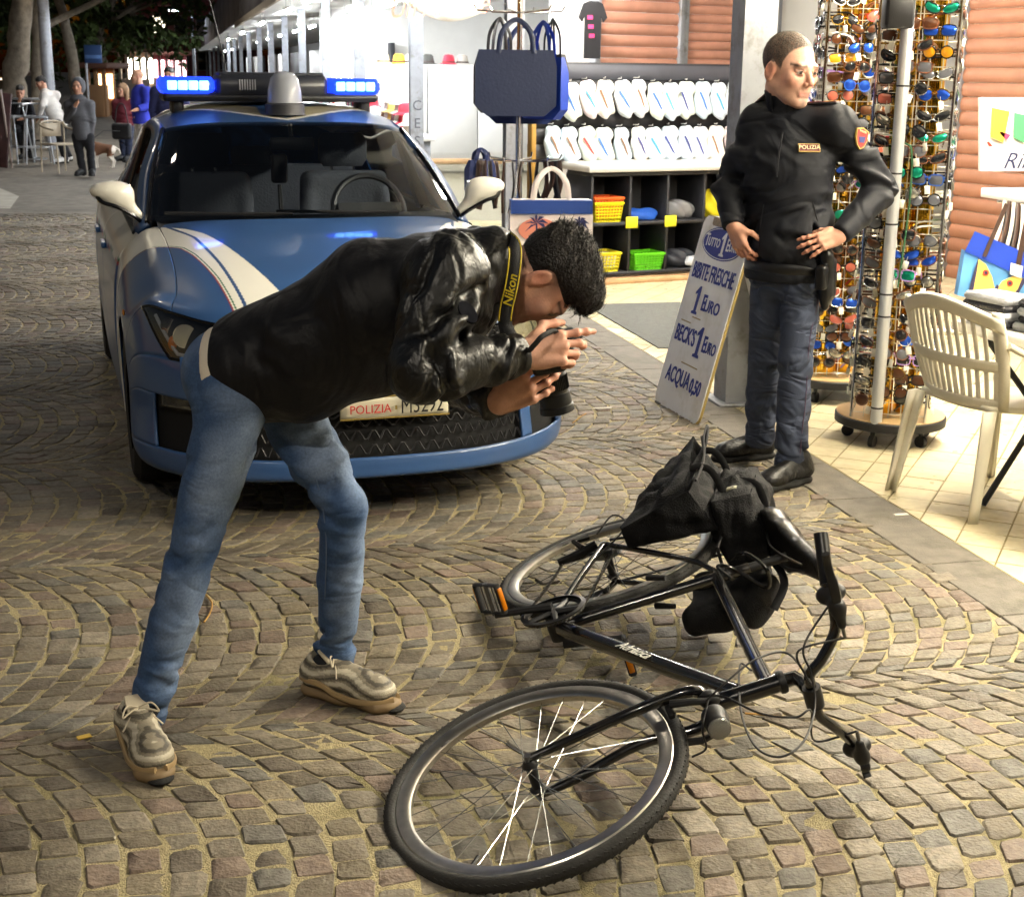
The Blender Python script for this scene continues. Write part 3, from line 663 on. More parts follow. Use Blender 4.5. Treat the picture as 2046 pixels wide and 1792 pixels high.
# roller shutters and back walls
m_shut = M('shutter_slat', '#b98672', .55, var=.15, vs=6, bump=.1, bs=30); m_shut2 = M('orange_board', '#8f6148', .6, var=.15, vs=6)
def shutter(P0, P1, z0, z1, pitch, mat, label, name='roller_shutter', frame_m=m_galv):
    P0 = np.asarray(P0, float); P1 = np.asarray(P1, float); d = P1 - P0; L_ = np.linalg.norm(d); u = d / L_; R_ = np.stack([u, V(-u[1], u[0], 0), V(0, 0, 1)], 1); o = thing(name, label, 'shutter', tuple(P0))
    n = int((z1 - z0) / pitch); rl = lambda x: cc_(x, o)
    prof = [(0, 0), (-.018, pitch * .18), (-.022, pitch * .5), (-.014, pitch * .82), (0, pitch * .97), (.01, pitch * .5)]
    for k in range(n):
        mb = MB(); m_ = len(prof); q = [P0 + R_ @ V(x, y, z0 + k * pitch + zz) for x in (0, L_) for y, zz in prof]; mb.add(q, [tuple(range(m_)), tuple(range(2 * m_ - 1, m_ - 1, -1))] + [(i, m_ + i, m_ + (i + 1) % m_, (i + 1) % m_) for i in range(m_)]); rl(mb.build('slat', mat, None, sharp=50))
    for x in (-.03, L_ + .03): mb = MB(); mb.rbox(P0 + R_ @ V(x, -.0, (z0 + z1) / 2), (.03, .05, (z1 - z0) / 2), .004, R_); rl(mb.build('guide_rail', frame_m))
    return o
shutter(ST(7.6, 1.15), ST(7.95, 2.05), 0, 2.7, .105, m_shut, 'brown roller shutter with white frame behind the slat wall')
shutter(ST(8.0, 2.16), ST(8.3, 3.2), 0, 2.7, .085, m_shut, 'brown louvre shutter beside the thick square post')
shutter(ST(5.2, 3.6), ST(1.2, 4.4), 0, 2.9, .115, m_shut2, 'orange boarded shutter behind the sunglasses stands')
bw = MB(); sbox(bw, 8.4, 8.5, .9, 6.4, 0, 3.1); tag(bw.build('back_wall', m_white), 'white partition wall behind the brown shutters', 'wall')
bw = MB(); sbox(bw, -6, 141, 6.4, 6.5, 0, 3.2); tag(bw.build('back_wall', m_white), 'long white back wall of the stall row', 'wall')
bw = MB(); sbox(bw, 27, 27.1, .4, 6.4, 0, 3.2); tag(bw.build('back_wall', m_white), 'white partition wall at the end of the hat stall', 'wall')
# white cabinets on castors with hats
for k, (b0, b1) in enumerate(((.45, 1.22), (1.24, 2.05), (2.07, 2.9))):
    cb = thing('cabinet', ['white cabinet on castors at the street end of the hat display', 'middle white cabinet on castors under the hats', 'inner white cabinet on castors beside the tote rack'][k], 'cabinet', tuple(ST(17.9, (b0 + b1) / 2)))
    mb = MB(); sbox(mb, 17.7, 18.2, b0, b1, .14, 1.72, .01); cc_(mb.build('carcass', m_white), cb)
    mb = MB(); sbox(mb, 17.69, 17.7, b0 + .03, b1 - .03, .32, 1.66, .003); cc_(mb.build('door', m_white), cb)
    mb = MB(); sbox(mb, 17.688, 17.7, b0 + .02, b1 - .06, .15, .24, .002); cc_(mb.build('kick_panel', m_wood), cb)
    for bb_ in (b0 + .08, b1 - .08): mb = MB(); mb.lathe([(.05, -.02), (.05, .02)], ST(17.75, bb_, .055), 12, frame(Bn)); mb.tube([ST(17.75, bb_, .055), ST(17.75, bb_, .14)], .02, 6); cc_(mb.build('castor', m_blkp), cb)
hats = [(.55, '#d8c8a0', 'straw'), (.80, '#e0a030', 'yellow and red striped'), (1.0, '#d9d2c4', 'cream cotton'), (1.28, '#3c3c38', 'dark olive'), (1.62, '#b8283a', 'crimson'), (1.85, '#9a948c', 'grey felt'), (2.2, '#cfc4b0', 'beige'), (2.55, '#4a4a52', 'charcoal')]
for k, (b, c_, nm) in enumerate(hats):
    o = thing('hat', f'{nm} brimmed hat on top of the white cabinets', 'hat', tuple(ST(17.95, b, 1.72))); m = M('hat_' + c_, c_, .85, bump=.3, bs=80); n = 1 + k % 3
    mb = MB(); mb.lathe([(.001, .17), (.06, .165), (.085, .14), (.10, .05), (.105, .035), (.15, .015), (.155, .008), (.10, .02), (.0, .02)], (0, 0, 0), 20); mb.build('crown', m, o)
    mb = MB(); mb.lathe([(.104, .035), (.106, .045), (.1035, .06)], (0, 0, 0), 20, cap=False); mb.build('hat_band', M('hat_band_dark', '#3a2a28', .8), o)
# hat stall clutter further in: counter, hats and hanging scarves
for t, lab in ((13, 'near'), (16.3, 'middle'), (21, 'far')):
    o = thing('hat_table', f'{lab} white display table heaped with hats under the far canopy', 'table', tuple(ST(t, -.25))); mb = MB(); sbox(mb, t - 1.1, t + 1.1, -.25, .35, .80, .86); cc_(mb.build('table_top', m_white), o)
    for dt_ in (-1, 1): mb = MB(); sbox(mb, t + dt_ - .03, t + dt_ + .03, -.2, .3, 0, .8); cc_(mb.build('trestle', m_galv), o)
    mb = MB(); sbox(mb, t - 1.1, t + 1.1, -.25, -.235, .2, .8, .003); cc_(mb.build('cloth_front', m_white), o)
    for k in range(7):
        c_ = ['#d9d2c4', '#c23040', '#e7e2d6', '#4a2a2c', '#d8b060', '#e4e0dc', '#7a5a48'][k]; h = thing('hat', f'{["cream", "red", "white", "maroon", "straw", "pale", "brown"][k]} sun hat heaped on the {lab} hat table', 'hat', tuple(ST(t - 1 + .33 * k, .05, .86)))
        zz = .0
        for q in range(2 + k % 3): mb = MB(); mb.lathe([(.001, .15), (.06, .145), (.085, .12), (.10, .04), (.16, .012), (.165, .004), (.0, .004)], (0, 0, zz), 16); mb.build('stacked_hat', M('hat_' + c_, c_, .85), h); zz += .12
for k, c_ in enumerate(('#a02030', '#20305c', '#c8c4bc', '#30344c', '#b84868')):
    mb = MB(); p = ST(13.6 + .16 * k, -.45, 0); mb.grid([[p + T * (.07 * x) + Bn * (.02 * math.sin(9 * x + k)) + V(0, 0, 1.45 - .75 * y) for x in np.linspace(-1, 1, 6)] for y in np.linspace(0, 1, 5)]); o = mb.build('scarf', M('scarf_' + c_, c_, .8)); o.modifiers.new('s', 'SOLIDIFY').thickness = .01; tag(o, ['crimson', 'navy', 'pale grey', 'slate', 'rose'][k] + ' scarf hanging in front of the hat tables', 'scarf')
rl_ = MB(); rl_.tube([ST(13.4, -.45, 1.46), ST(14.5, -.45, 1.46)], .012, 6)
for t in (13.45, 14.45): rl_.tube([ST(t, -.45, 0), ST(t, -.45, 1.46)], .012, 6)
tag(rl_.build('scarf_rail', m_chrome), 'thin chrome rail carrying the scarves beside the police car roof', 'rail')
for k in range(9):                                    # far stalls: counters with goods, one behind another along the row
    t = 29 + 8 * k + .6 * math.sin(k * 2.3); o = thing('stall_counter', ['white', 'grey', 'cream', 'pale blue', 'white', 'beige', 'grey', 'cream', 'white'][k] + f' counter of goods in the {["third", "fourth", "fifth", "sixth", "seventh", "eighth", "ninth", "tenth", "eleventh"][k]} stall of the lit row', 'counter', tuple(ST(t, .3)))
    mb = MB(); sbox(mb, t - 2.4, t + 2.4, .1, .9, 0, .9, .01); cc_(mb.build('counter_body', m_white if k % 2 else m_dkgrey), o)
    mb = MB(); sbox(mb, t - 2.4, t + 2.4, 1.9, 2.0, .0, 2.2, .01); cc_(mb.build('rear_panel', m_white if k % 3 else m_blkb), o)
    for i in range(10): c_ = ['#c23040', '#e0c050', '#3858a0', '#e8e4dc', '#50803c', '#20242c', '#d88a50'][(i * 3 + k) % 7]; mb = MB(); mb.ball(ST(t - 2.1 + .46 * i, .45, 1.0 + .05 * (i % 3)), (.17, .17, .13 + .05 * (i % 2)), 10, 6); cc_(mb.build('goods', M('goods_' + c_, c_, .7)), o)
# hung goods near the shutters: T-shirt and painted banner
o = thing('t_shirt', 'black printed T-shirt hanging beside the brown shutter', 'shirt', tuple(ST(7.2, 1.0, 1.95))); R_ = frame(-T, Bn); c = ST(7.2, .98, 2.05)
mb = MB(); mb.prism([(.45 * a_, .8 * b_) for a_, b_ in [(-.2, .25), (-.07, .28), (.07, .28), (.2, .25), (.3, .1), (.22, .05), (.17, .12), (.17, -.35), (-.17, -.35), (-.17, .12), (-.22, .05), (-.3, .1)]], -.012, .012, np.stack([Bn, V(0, 0, 1), -T], 1), c); cc_(mb.build('shirt_body', M('shirt_black', '#17171b', .85), None, False), o)
for k in range(3): mb = MB(); mb.box(c - T * .016 + Bn * (.01 * k - .03) + V(0, 0, .08 - .08 * k), (.002, .025, .018), RT); cc_(mb.build('print', M('print_pink', '#d23a74', .7)), o)
bn = thing('banner', 'cream hand-painted banner hung under the canopy above the cabinets', 'sign', tuple(ST(9.2, -.1, 2.3)))
BP = [[D(818 + 150 * u_, -14 + 10 * math.sin(2.2 * u_) + v_ * (26 + 22 * math.sin(3 * u_)) - 26 * u_ * u_ * v_ * 0, 15.2 - .6 * u_) for u_ in np.linspace(0, 1, 14)] for v_ in (0, .5, 1)]
mb = MB(); mb.grid(BP); x = mb.build('banner_cloth', M('banner_cream', '#e6dccb', .8)); x.modifiers.new('s', 'SOLIDIFY').thickness = .01; cc_(x, bn)
c = D(875, 12, 14.7); cc_(text('banner_lettering', 'Un Amore', .30, M('banner_red', '#d08a70', .7), c, nrm(D(930, 8, 14.5) - D(830, 14, 14.9)), V(0, 0, 1), None, shear=.3), bn)
# right-hand counter, hanging white bags, blue butterfly bag, table with wrapped towels
rc_ = thing('cubby_counter', 'dark cubby counter with white top behind the plastic chair', 'counter', tuple(ST(1.6, 2.6)))
for k in range(6): mb = MB(); sbox(mb, 2.8 - .5 * k - .012, 2.8 - .5 * k + .012, 2.6, 3.0, .07, .86); cc_(mb.build('upright', m_blkb), rc_)
for z in (.08, .47): mb = MB(); sbox(mb, .2, 2.85, 2.6, 3.0, z - .014, z + .014); cc_(mb.build('shelf', m_blkb), rc_)
mb = MB(); sbox(mb, .2, 2.85, 3.0, 3.02, .05, 1.5); cc_(mb.build('back_panel', m_blkb), rc_)
mb = MB(); sbox(mb, .1, 2.95, 2.5, 3.2, .88, .94); cc_(mb.build('counter_top', m_white), rc_)
def at(px, py, Y): return D(px, py, Y)
def panel_bag(px0, py0, px1, py1, Y, label, col, name='beach_bag', d=.05):
    a, b, c_, e = D(px0, py0, Y), D(px1, py0, Y), D(px1, py1, Y), D(px0, py1, Y); o = thing(name, label, 'bag', tuple(a)); back = V(0, d, 0)
    mb = MB(); mb.add([a, b, c_, e, a + back, b + back, c_ + back, e + back], [(3, 2, 1, 0), (4, 5, 6, 7), (0, 1, 5, 4), (1, 2, 6, 5), (2, 3, 7, 6), (3, 0, 4, 7)]); x = mb.build('bag_body', M('bagcol_' + col, col, .6, var=.1, vs=9), None, False); cc_(x, o); return o
rb_ = panel_bag(1962, 195, 2110, 342, 8.5, 'white beach bag with script lettering hanging behind the sunglasses', '#e6e4e2')
cc_(text('script_lettering', 'Rimini', .13, M('script_navy', '#22264a', .7), D(2062, 322, 8.44), V(1, 0, .03), V(0, 0, 1), None, shear=.35), rb_)
for k, (x0, y0, w_, h_, c_) in enumerate(((1985, 215, 30, 70, '#e8c838'), (2030, 225, 26, 60, '#48a860'), (2000, 262, 22, 18, '#c83860'), (2050, 262, 20, 16, '#3060c0'), (1975, 285, 12, 8, '#d04030'))):
    a = D(x0, y0, 8.46); b = D(x0 + w_, y0 + h_, 8.46); mb = MB(); mb.prism([(a[0], a[2]), (b[0], a[2] - .02), (b[0] - .02, b[2]), (a[0] + .01, b[2] + .03)], 0, .003, np.stack([V(1, 0, 0), V(0, 0, 1), V(0, -1, 0)], 1), (0, 8.475, 0)); cc_(mb.build('print_patch', M('print_' + c_, c_, .7), None, False), rb_)
bb2 = thing('beach_bag', 'blue beach bag with a butterfly print and royal blue band', 'bag', tuple(D(1990, 600, 7.3)))
q = lambda px, py, Y=7.3: D(px, py, Y)
def pp(name, pts, mat, off=0.0, th=.004):
    P = [q(x, y, 7.3 - off) for x, y in pts]; n = len(P); mb = MB(); mb.add(P + [p_ + V(0, th, 0) for p_ in P], [tuple(range(n)), tuple(range(2 * n - 1, n - 1, -1))] + [(i, (i + 1) % n, n + (i + 1) % n, n + i) for i in range(n)]); return cc_(mb.build(name, mat, None, False), bb2)
pp('bag_body', [(1930, 500), (2110, 580), (2110, 640), (1915, 590)], M('bag_sky', '#5c9ad6', .6, var=.3, vs=7), 0, .06); pp('bag_band', [(1950, 462), (2110, 530), (2110, 582), (1930, 502)], M('bag_royal', '#1c3fb0', .5), .012)
m_wing = M('wing_yellow', '#e0c060', .6); m_dot = M('wing_dark', '#2e2a4c', .6)
pp('wing', [(1942, 580), (1950, 540), (1958, 518), (1972, 528), (1984, 552), (1990, 578), (1972, 590), (1950, 590)], m_wing, .02); pp('wing', [(1990, 584), (2004, 562), (2026, 552), (2046, 556), (2040, 580), (2020, 594), (1996, 596)], m_wing, .02)
pp('wing_border', [(1938, 580), (1950, 536), (1958, 514), (1954, 540), (1946, 584)], m_dot, .026); pp('wing_border', [(2046, 554), (2052, 560), (2036, 588), (2016, 600), (2036, 578)], m_dot, .026); pp('butterfly_body', [(1986, 586), (1994, 568), (1998, 572), (1992, 592)], m_dot, .028)
for cx0, cy0 in ((1972, 545), (2020, 566)): pp('eye_spot', [(cx0 + 6 * math.cos(a), cy0 + 6 * math.sin(a)) for a in np.linspace(0, 6.28, 12, endpoint=False)], M('eye_red', '#a83828', .6), .026); pp('eye_centre', [(cx0 + 3 * math.cos(a), cy0 + 3 * math.sin(a)) for a in np.linspace(0, 6.28, 10, endpoint=False)], m_dot, .03)
for x0, x1, xt in ((1965, 1972, 2010), (2030, 2040, 2055)): pp('handle', [(x0, 505 + (x0 - 1950) * .42), (xt, 405), (xt + 8, 408), (x1, 508 + (x0 - 1950) * .42)], M('handle_brown', '#3c2a22', .5), .02)
pp('bag_tag', [(2022, 525), (2046, 532), (2042, 556), (2020, 548)], M('tag_white', '#e0ded8', .6), .03)
for k in range(6):
    mb = MB(); p0, p1 = D(2010 + 9 * k, 400 + 2 * k, 7.6), D(1985 + 12 * k, 500 + 5 * k, 7.5); mb.tube(spline([p0, (p0 + p1) / 2 + V(.01, 0, 0), p1], 4), .011, 6, flat=((0, 1, 0), .3)); o = mb.build('belt_strap', M('belt_brown' if k % 2 else 'belt_pale', '#33211a' if k % 2 else '#b8b0a6', .4)); tag(o, 'brown leather belt hanging above the butterfly bag' if k % 2 else 'pale leather belt hanging above the butterfly bag', 'belt', 'belts above the butterfly bag')
hk2 = MB(); hk2.tube([D(1995, 402, 7.62), D(2080, 410, 7.62)], .008, 6); hk2.tube([D(2080, 410, 7.62), V(*D(2080, 410, 7.62)[:2], 0)], .012, 6); tag(hk2.build('hanging_rail', m_chrome), 'thin chrome rail of belts behind the plastic chair', 'rail')
TA, TB_ = G(1912, 640, .72), G(2075, 682, .72); tu = nrm(TB_ - TA); tv = V(-tu[1], tu[0], 0); tv = tv if tv[1] > 0 else -tv
tbl = thing('table', 'white folding table with wrapped towels behind the plastic chair', 'table', tuple(V(*TA[:2], 0))); Rt = np.stack([tu, tv, V(0, 0, 1)], 1)
mb = MB(); mb.rbox(TA + tu * .6 + tv * .32 - V(0, 0, .02), (.62, .33, .02), .006, Rt); cc_(mb.build('table_top', m_white), tbl)
for a in (.12, 1.08):
    for s in (0, 1): mb = MB(); mb.tube([TA + tu * a + tv * (.04 + .56 * s) - V(0, 0, .03), V(*(TA + tu * (a + .1) + tv * (.60 - .56 * s))[:2], .01)], .013, 8); cc_(mb.build('table_leg', m_blkp), tbl)
for k, (a, b, n) in enumerate(((.12, .10, 4), (.36, .16, 4), (.62, .14, 3), (.16, .34, 3))):
    for i in range(n):
        mb = MB(); mb.rbox(TA + tu * (a + rng.uniform(-.015, .015)) + tv * b + V(0, 0, .017 + .03 * i), (.115, .085, .0155), .011, Rt @ rotz(rng.uniform(-.12, .12))); o = mb.build('wrapped_towel', M('wrap_film' if (i + k) % 2 else 'wrap_dark', '#9a9ca2' if (i + k) % 2 else '#2a2a2e', .18, bump=.8, bs=60)); tag(o, 'pale towel in glossy film in the piles on the white table' if (i + k) % 2 else 'dark towel in glossy film in the piles on the white table', 'towel', 'wrapped towels')
# ------------------------------------------------------------------ sunglasses stands, A-board, plastic chair, litter
def at_root(o, root): o.parent = root; o.matrix_parent_inverse = Matrix.Translation(-root.location); return o
m_gold = M('gold_mirror', '#d8a830', .12, metal=1, var=.08, vs=6); m_wire = M('wire_white', '#c9c5b8', .35, metal=.6)
# glasses geometry (local: x across, -y towards the viewer, z up)
def lens_outline(shape, n=20):
    a = np.linspace(0, 2 * math.pi, n, endpoint=False); c, s = np.cos(a), np.sin(a)
    if shape == 'round': return np.stack([.024 * c, .023 * s], 1)
    if shape == 'square': return np.stack([.027 * np.sign(c) * np.abs(c) ** .6, .021 * np.sign(s) * np.abs(s) ** .6], 1)
    if shape == 'cat': return np.stack([.028 * c + .004 * s, .019 * s + .007 * np.maximum(0, c) * np.maximum(0, s) * 2 + .004 * c], 1)
    return np.stack([.026 * c, .022 * s - .006 * c * (s > 0)], 1)
GF, GL = {}, {}
m_tort = M('frame_tortoise', '#5a3015', .3, var=.6, vs=90)
fcols = dict(black=M('frame_black', '#0c0c0e', .25), tortoise=m_tort, white=M('frame_white', '#e4e0da', .35), silver=m_chrome, blue=M('frame_blue', '#1c4a9c', .3), red=M('frame_red', '#a01c1c', .3), violet=M('frame_violet', '#b48ad0', .35), gold=M('frame_gold', '#b8923c', .25, metal=1))
lcols = {'grey': M('lens_grey', '#1a1b1e', .08, spec=.8), 'brown': M('lens_brown', '#4a2a18', .08, spec=.8), 'green mirror': M('lens_green', '#1c9a7c', .12, metal=.7), 'blue mirror': M('lens_blue', '#2c5ad0', .12, metal=.7), 'silver mirror': M('lens_silver', '#a9a69c', .15, metal=.8), 'amber': M('lens_amber', '#c88a1c', .1, spec=.8), 'rose': M('lens_rose', '#a85848', .1, spec=.8), 'smoke': M('lens_smoke', '#55565c', .1, spec=.8)}
def g_frame(shape, fc):
    if (shape, fc) not in GF:
        mb = MB(); o = lens_outline(shape)
        for s in (-1, 1): mb.tube([(s * .033 + s * x, .003 * (x / .025) ** 2, z) for x, z in o], .0026, 6, closed=True)
        mb.tube([(-.012, 0, .006), (0, -.002, .010), (.012, 0, .006)], .0028, 6)
        ob = mb.build('sunglasses', fcols[fc]); GF[shape, fc] = ob.data; bpy.data.objects.remove(ob)
        mb = MB(); mb.tube(spline([(0, .003, .008), (.004, .03, .009), (.005, .10, .007), (.004, .125, -.006), (.002, .14, -.022)], 4), .0026, 5, flat=((0, 0, 1), 1.7)); ob = mb.build('temple', fcols[fc]); GF['t', fc] = ob.data; bpy.data.objects.remove(ob)
    return GF[shape, fc], GF['t', fc]
def g_lens(shape, lc):
    if (shape, lc) not in GL:
        o = lens_outline(shape); mb = MB(); n = len(o); P = [(x, .002, z) for x, z in o] + [(x * .6, -.0015, z * .6) for x, z in o] + [(0, -.003, 0)] + [(x, .004, z) for x, z in o]
        mb.add(P, [(i, (i + 1) % n, n + (i + 1) % n, n + i) for i in range(n)] + [(n + i, n + (i + 1) % n, 2 * n) for i in range(n)] + [tuple(2 * n + 1 + i for i in range(n))[::-1]]); ob = mb.build('lens', lcols[lc]); GL[shape, lc] = ob.data; bpy.data.objects.remove(ob)
    return GL[shape, lc]
mb = MB(); mb.rbox((.0, -.006, -.03), (.011, .0006, .016), .0005); mb.tube([(0, -.004, .004), (0, -.006, -.014)], .0007, 4); _tg = mb.build('price_tag', M('tag_paper', '#e2ddcf', .7)); TAGM = _tg.data; bpy.data.objects.remove(_tg)
def sunglasses(p, rz, where, seed, tilt=0, group='sunglasses on the stands'):
    r = np.random.default_rng(seed); sh = r.choice(['round', 'square', 'cat', 'pilot']); fc = r.choice(list(fcols), p=[.50, .16, .07, .15, .03, .02, .02, .05]); lc = r.choice(list(lcols), p=[.34, .20, .06, .07, .09, .04, .05, .15])
    fm, tm_ = g_frame(sh, fc); o = bpy.data.objects.new('sunglasses', fm); COL.objects.link(o); o.location = p; o.scale = (1.12,) * 3; o.rotation_euler = (r.uniform(-.12, .06) + tilt, r.uniform(-.07, .07), rz + r.uniform(-.14, .14))
    tag(o, f'{ {"round": "round", "square": "square", "cat": "cat-eye", "pilot": "pilot"}[sh]} {fc} framed sunglasses with {lc} lenses on the {where}', 'sunglasses', group)
    for s in (-1, 1):
        c = bpy.data.objects.new('lens', g_lens(sh, lc)); COL.objects.link(c); c.parent = o; c.location = (.033 * s, 0, 0); c.scale = (s, 1, 1)
        c = bpy.data.objects.new('temple', tm_); COL.objects.link(c); c.parent = o; c.location = (.060 * s, 0, 0); c.scale = (s, 1, 1)
    if r.random() < .6: c = bpy.data.objects.new('price_tag', TAGM); COL.objects.link(c); c.parent = o; c.location = (r.choice([-.02, 0, .02]), 0, -.01); c.rotation_euler = (0, r.uniform(-.3, .3), r.uniform(-.8, .8))
def sun_stand(c, label, where, seed, yaw, ztop=2.15, rows=21, z0=.22):
    c = np.asarray(c, float); o = thing('sunglasses_stand', label, 'display stand', tuple(c)); w_ = .165; R_ = rotz(yaw)
    mb = MB(); mb.lathe([(.245, .085), (.255, .09), (.255, .125), (.25, .13)], c, 40); at_root(mb.build('base_rim', m_blkp), o)
    mb = MB(); mb.lathe([(.001, .128), (.248, .128), (.248, .134), (.001, .134)], c, 40); at_root(mb.build('base_disc', M('base_beech', '#c9a878', .35, var=.12, vs=9)), o)
    for k in range(5): a = k * 1.257 + .3; mb = MB(); p = c + V(.19 * math.cos(a), .19 * math.sin(a), 0); mb.lathe([(.028, -.012), (.03, 0), (.028, .012)], p + V(0, 0, .03), 12, frame((math.sin(a), -math.cos(a), 0))); mb.tube([p + V(0, 0, .03), p + V(0, 0, .09)], .012, 6); at_root(mb.build('castor', m_blkp), o)
    for k, (x, y) in enumerate(((-.05, -.03), (.06, .05))): mb = MB(); mb.lathe([(.055, .13), (.055, ztop)], c + R_ @ V(x, y, 0), 20); at_root(mb.build('gold_column', m_gold), o)
    for f in range(4):                                    # four wire faces
        Rf = R_ @ rotz(f * math.pi / 2); mb = MB()
        for k in range(7): x = -w_ + 2 * w_ * k / 6; mb.tube([c + Rf @ V(x, -w_, .14), c + Rf @ V(x, -w_, ztop)], .0022, 4, cap=False)
        n = int((ztop - .16) / .055)
        for k in range(n): z = .16 + .055 * k; mb.tube([c + Rf @ V(-w_, -w_, z), c + Rf @ V(w_, -w_, z)], .0018, 4, cap=False)
        tag(at_root(mb.build('wire_grid', m_wire, None, False), o), kind='stuff')
        mb = MB(); mb.tube([c + Rf @ V(-w_, -w_, .13), c + Rf @ V(-w_, -w_, ztop)], .008, 8); at_root(mb.build('corner_post', m_chrome), o)
        if f == 2: continue
        for k in range(rows):
            z = z0 + (ztop - z0 - .05) * k / rows
            if f in (0, 3) and k % 5 != 4: sunglasses(c + Rf @ V(rng.uniform(-.015, .015), -w_ - .03, z + .048), yaw + f * math.pi / 2, where, seed * 1000 + 500 + f * 100 + k, group='sunglasses on the ' + where)
            for x in (-.085, .085):
                if (k * 7 + f * 3 + int(x > 0) + seed) % 13 == 0: continue
                sunglasses(c + Rf @ V(x, -w_ - .012, z + (.02 if x > 0 else 0)), yaw + f * math.pi / 2, where, seed * 1000 + f * 100 + k * 2 + (x > 0), group='sunglasses on the ' + where)
    return o
s1 = sun_stand(G(1776, 878), 'round-based wheeled sunglasses stand with gold columns and a leaning silver pole', 'wheeled stand beside the plastic chair', 1, -.32)
bp_ = G(1776, 878) + V(-.115, -.195, 0); mb = MB(); mb.tube([bp_ + V(0, 0, .12), bp_ + V(0, 0, 2.6)], .027, 16); at_root(mb.build('silver_pole', M('pole_silver', '#c2c3c4', .35, metal=.5)), s1)
for z in (.2, .62, .72, 1.03, 1.25, 1.62): mb = MB(); mb.lathe([(.0275, -.004), (.029, 0), (.0275, .004)], bp_ + V(0, 0, z), 16, cap=False); at_root(mb.build('cable_tie', m_blkp), s1)
mb = MB(); mb.rbox(D(1797, 12, bp_[1] - .06), (.06, .05, .09), .01, None); at_root(mb.build('speaker_box', m_blkp), s1)
mb = MB(); mb.tube(spline([bp_ + V(.03, .0, 1.38), bp_ + V(.06, -.01, 1.34), bp_ + V(.07, .0, 1.1), bp_ + V(.05, .0, .75)], 6), .004, 6); at_root(mb.build('green_cable', M('cable_green', '#2c5a3c', .5)), s1)
s2 = sun_stand(G(1660, 792), 'sunglasses stand with gold columns standing behind the officer', 'stand behind the officer', 2, -.05)

# A-board
SA, SB_ = G(1310, 800), G(1396, 851); sx_ = nrm(SB_ - SA); sn = V(sx_[1], -sx_[0], 0); lean = nrm(V(0, 0, .93) - sn * .24); WB = np.linalg.norm(SB_ - SA); HB = .99
ab = thing('a_board', 'white A-board sign listing drink prices in blue lettering', 'sign', tuple((SA + SB_) / 2))
Rb_ = np.stack([sx_, lean, np.cross(sx_, lean)], 1); cB = (SA + SB_) / 2 + lean * HB / 2
r_ = .05; hw, hh = WB / 2, HB / 2; rp = []
for cx0, cy0, a0 in ((hw - r_, -hh + r_, -90), (hw - r_, hh - r_, 0), (-hw + r_, hh - r_, 90), (-hw + r_, -hh + r_, 180)): rp += [(cx0 + r_ * math.cos(math.radians(a0 + 15 * k)), cy0 + r_ * math.sin(math.radians(a0 + 15 * k))) for k in range(7)]
mb = MB(); mb.prism(rp, -.008, .008, Rb_, cB); bd_ = at_root(mb.build('front_board', M('board_white', '#e6e5e3', .45, var=.04, vs=6, dirt='#cfccc2', ds=5), None, sharp=30), ab)
mb = MB(); mb.tube([cB + Rb_ @ V(x * 1.003, y * 1.003, -.002) for x, y in rp], .007, 6, closed=True); at_root(mb.build('board_edge', M('edge_yellowed', '#a08a4c', .5)), ab)
ln2 = nrm(V(0, 0, .93) + sn * .30); cB2 = (SA + SB_) / 2 - sn * .50 * -1 * -1 + ln2 * HB / 2; Rb2 = np.stack([sx_, ln2, np.cross(sx_, ln2)], 1)
mb = MB(); mb.prism(rp, -.008, .008, Rb2, (SA + SB_) / 2 - sn * .60 + ln2 * HB / 2); at_root(mb.build('rear_board', MATS['board_white'], None, sharp=30), ab)
Bp = lambda x, y, z=.0095: cB + Rb_ @ V(x, y, z)
m_ink = M('sign_blue', '#2f3a86', .6); m_inkw = M('sign_white', '#dedede', .6)
mb = MB(); mb.prism([(.232 * math.cos(a), .082 * math.sin(a)) for a in np.linspace(0, 6.283, 40, endpoint=False)], .0085, .0100, Rb_, Bp(0, .375, 0)); at_root(mb.build('oval_field', m_ink, None, False), ab)
mb = MB(); mb.tube([Bp(.222 * math.cos(a), .375 + .074 * math.sin(a), .0102) for a in np.linspace(0, 6.283, 48, endpoint=False)], .0022, 5, closed=True); at_root(mb.build('oval_line', m_inkw), ab)
for s_, x, y, sz, m_, b_, sxx in (('T', -.175, .378, .09, m_inkw, .003, .8), ('UTTO', -.088, .372, .062, m_inkw, .002, .82), ('1', .02, .375, .165, m_inkw, .004, .9), ('E', .075, .375, .088, m_inkw, .003, .8), ('URO', .145, .370, .062, m_inkw, .002, .82),
                              ('BIBITE FRESCHE', 0, .215, .115, m_ink, .0035, .62), ('1', -.10, .075, .20, m_ink, .010, .9), ('E', -.01, .07, .115, m_ink, .005, .9), ('URO', .09, .062, .085, m_ink, .003, 1.0),
                              ("BECK'S", -.12, -.115, .115, m_ink, .0045, .72), ('1', .055, -.118, .215, m_ink, .010, .9), ('E', .125, -.12, .115, m_ink, .005, .8), ('URO', .20, -.128, .080, m_ink, .003, .72),
                              ('ACQUA', -.07, -.325, .115, m_ink, .0045, .72), ('0,50', .155, -.335, .10, m_ink, .006, .75)):
    if s_ == '1':
        q_ = sz * .72; mb = MB(); mb.prism([(x_ * q_, y_ * q_) for x_, y_ in ((-.22, -.5), (.24, -.5), (.24, -.42), (.12, -.38), (.12, .5), (.0, .5), (-.26, .26), (-.24, .18), (-.08, .24), (-.08, -.38), (-.22, -.42))], .0, .0015, Rb_, Bp(x, y, .0095)); at_root(mb.build('sign_lettering', m_, None, False), ab); continue
    at_root(text('sign_lettering', s_, sz, m_, Bp(x, y, .0105), sx_, lean, None, b_ * .42, extr=.0012, sx=sxx), ab)
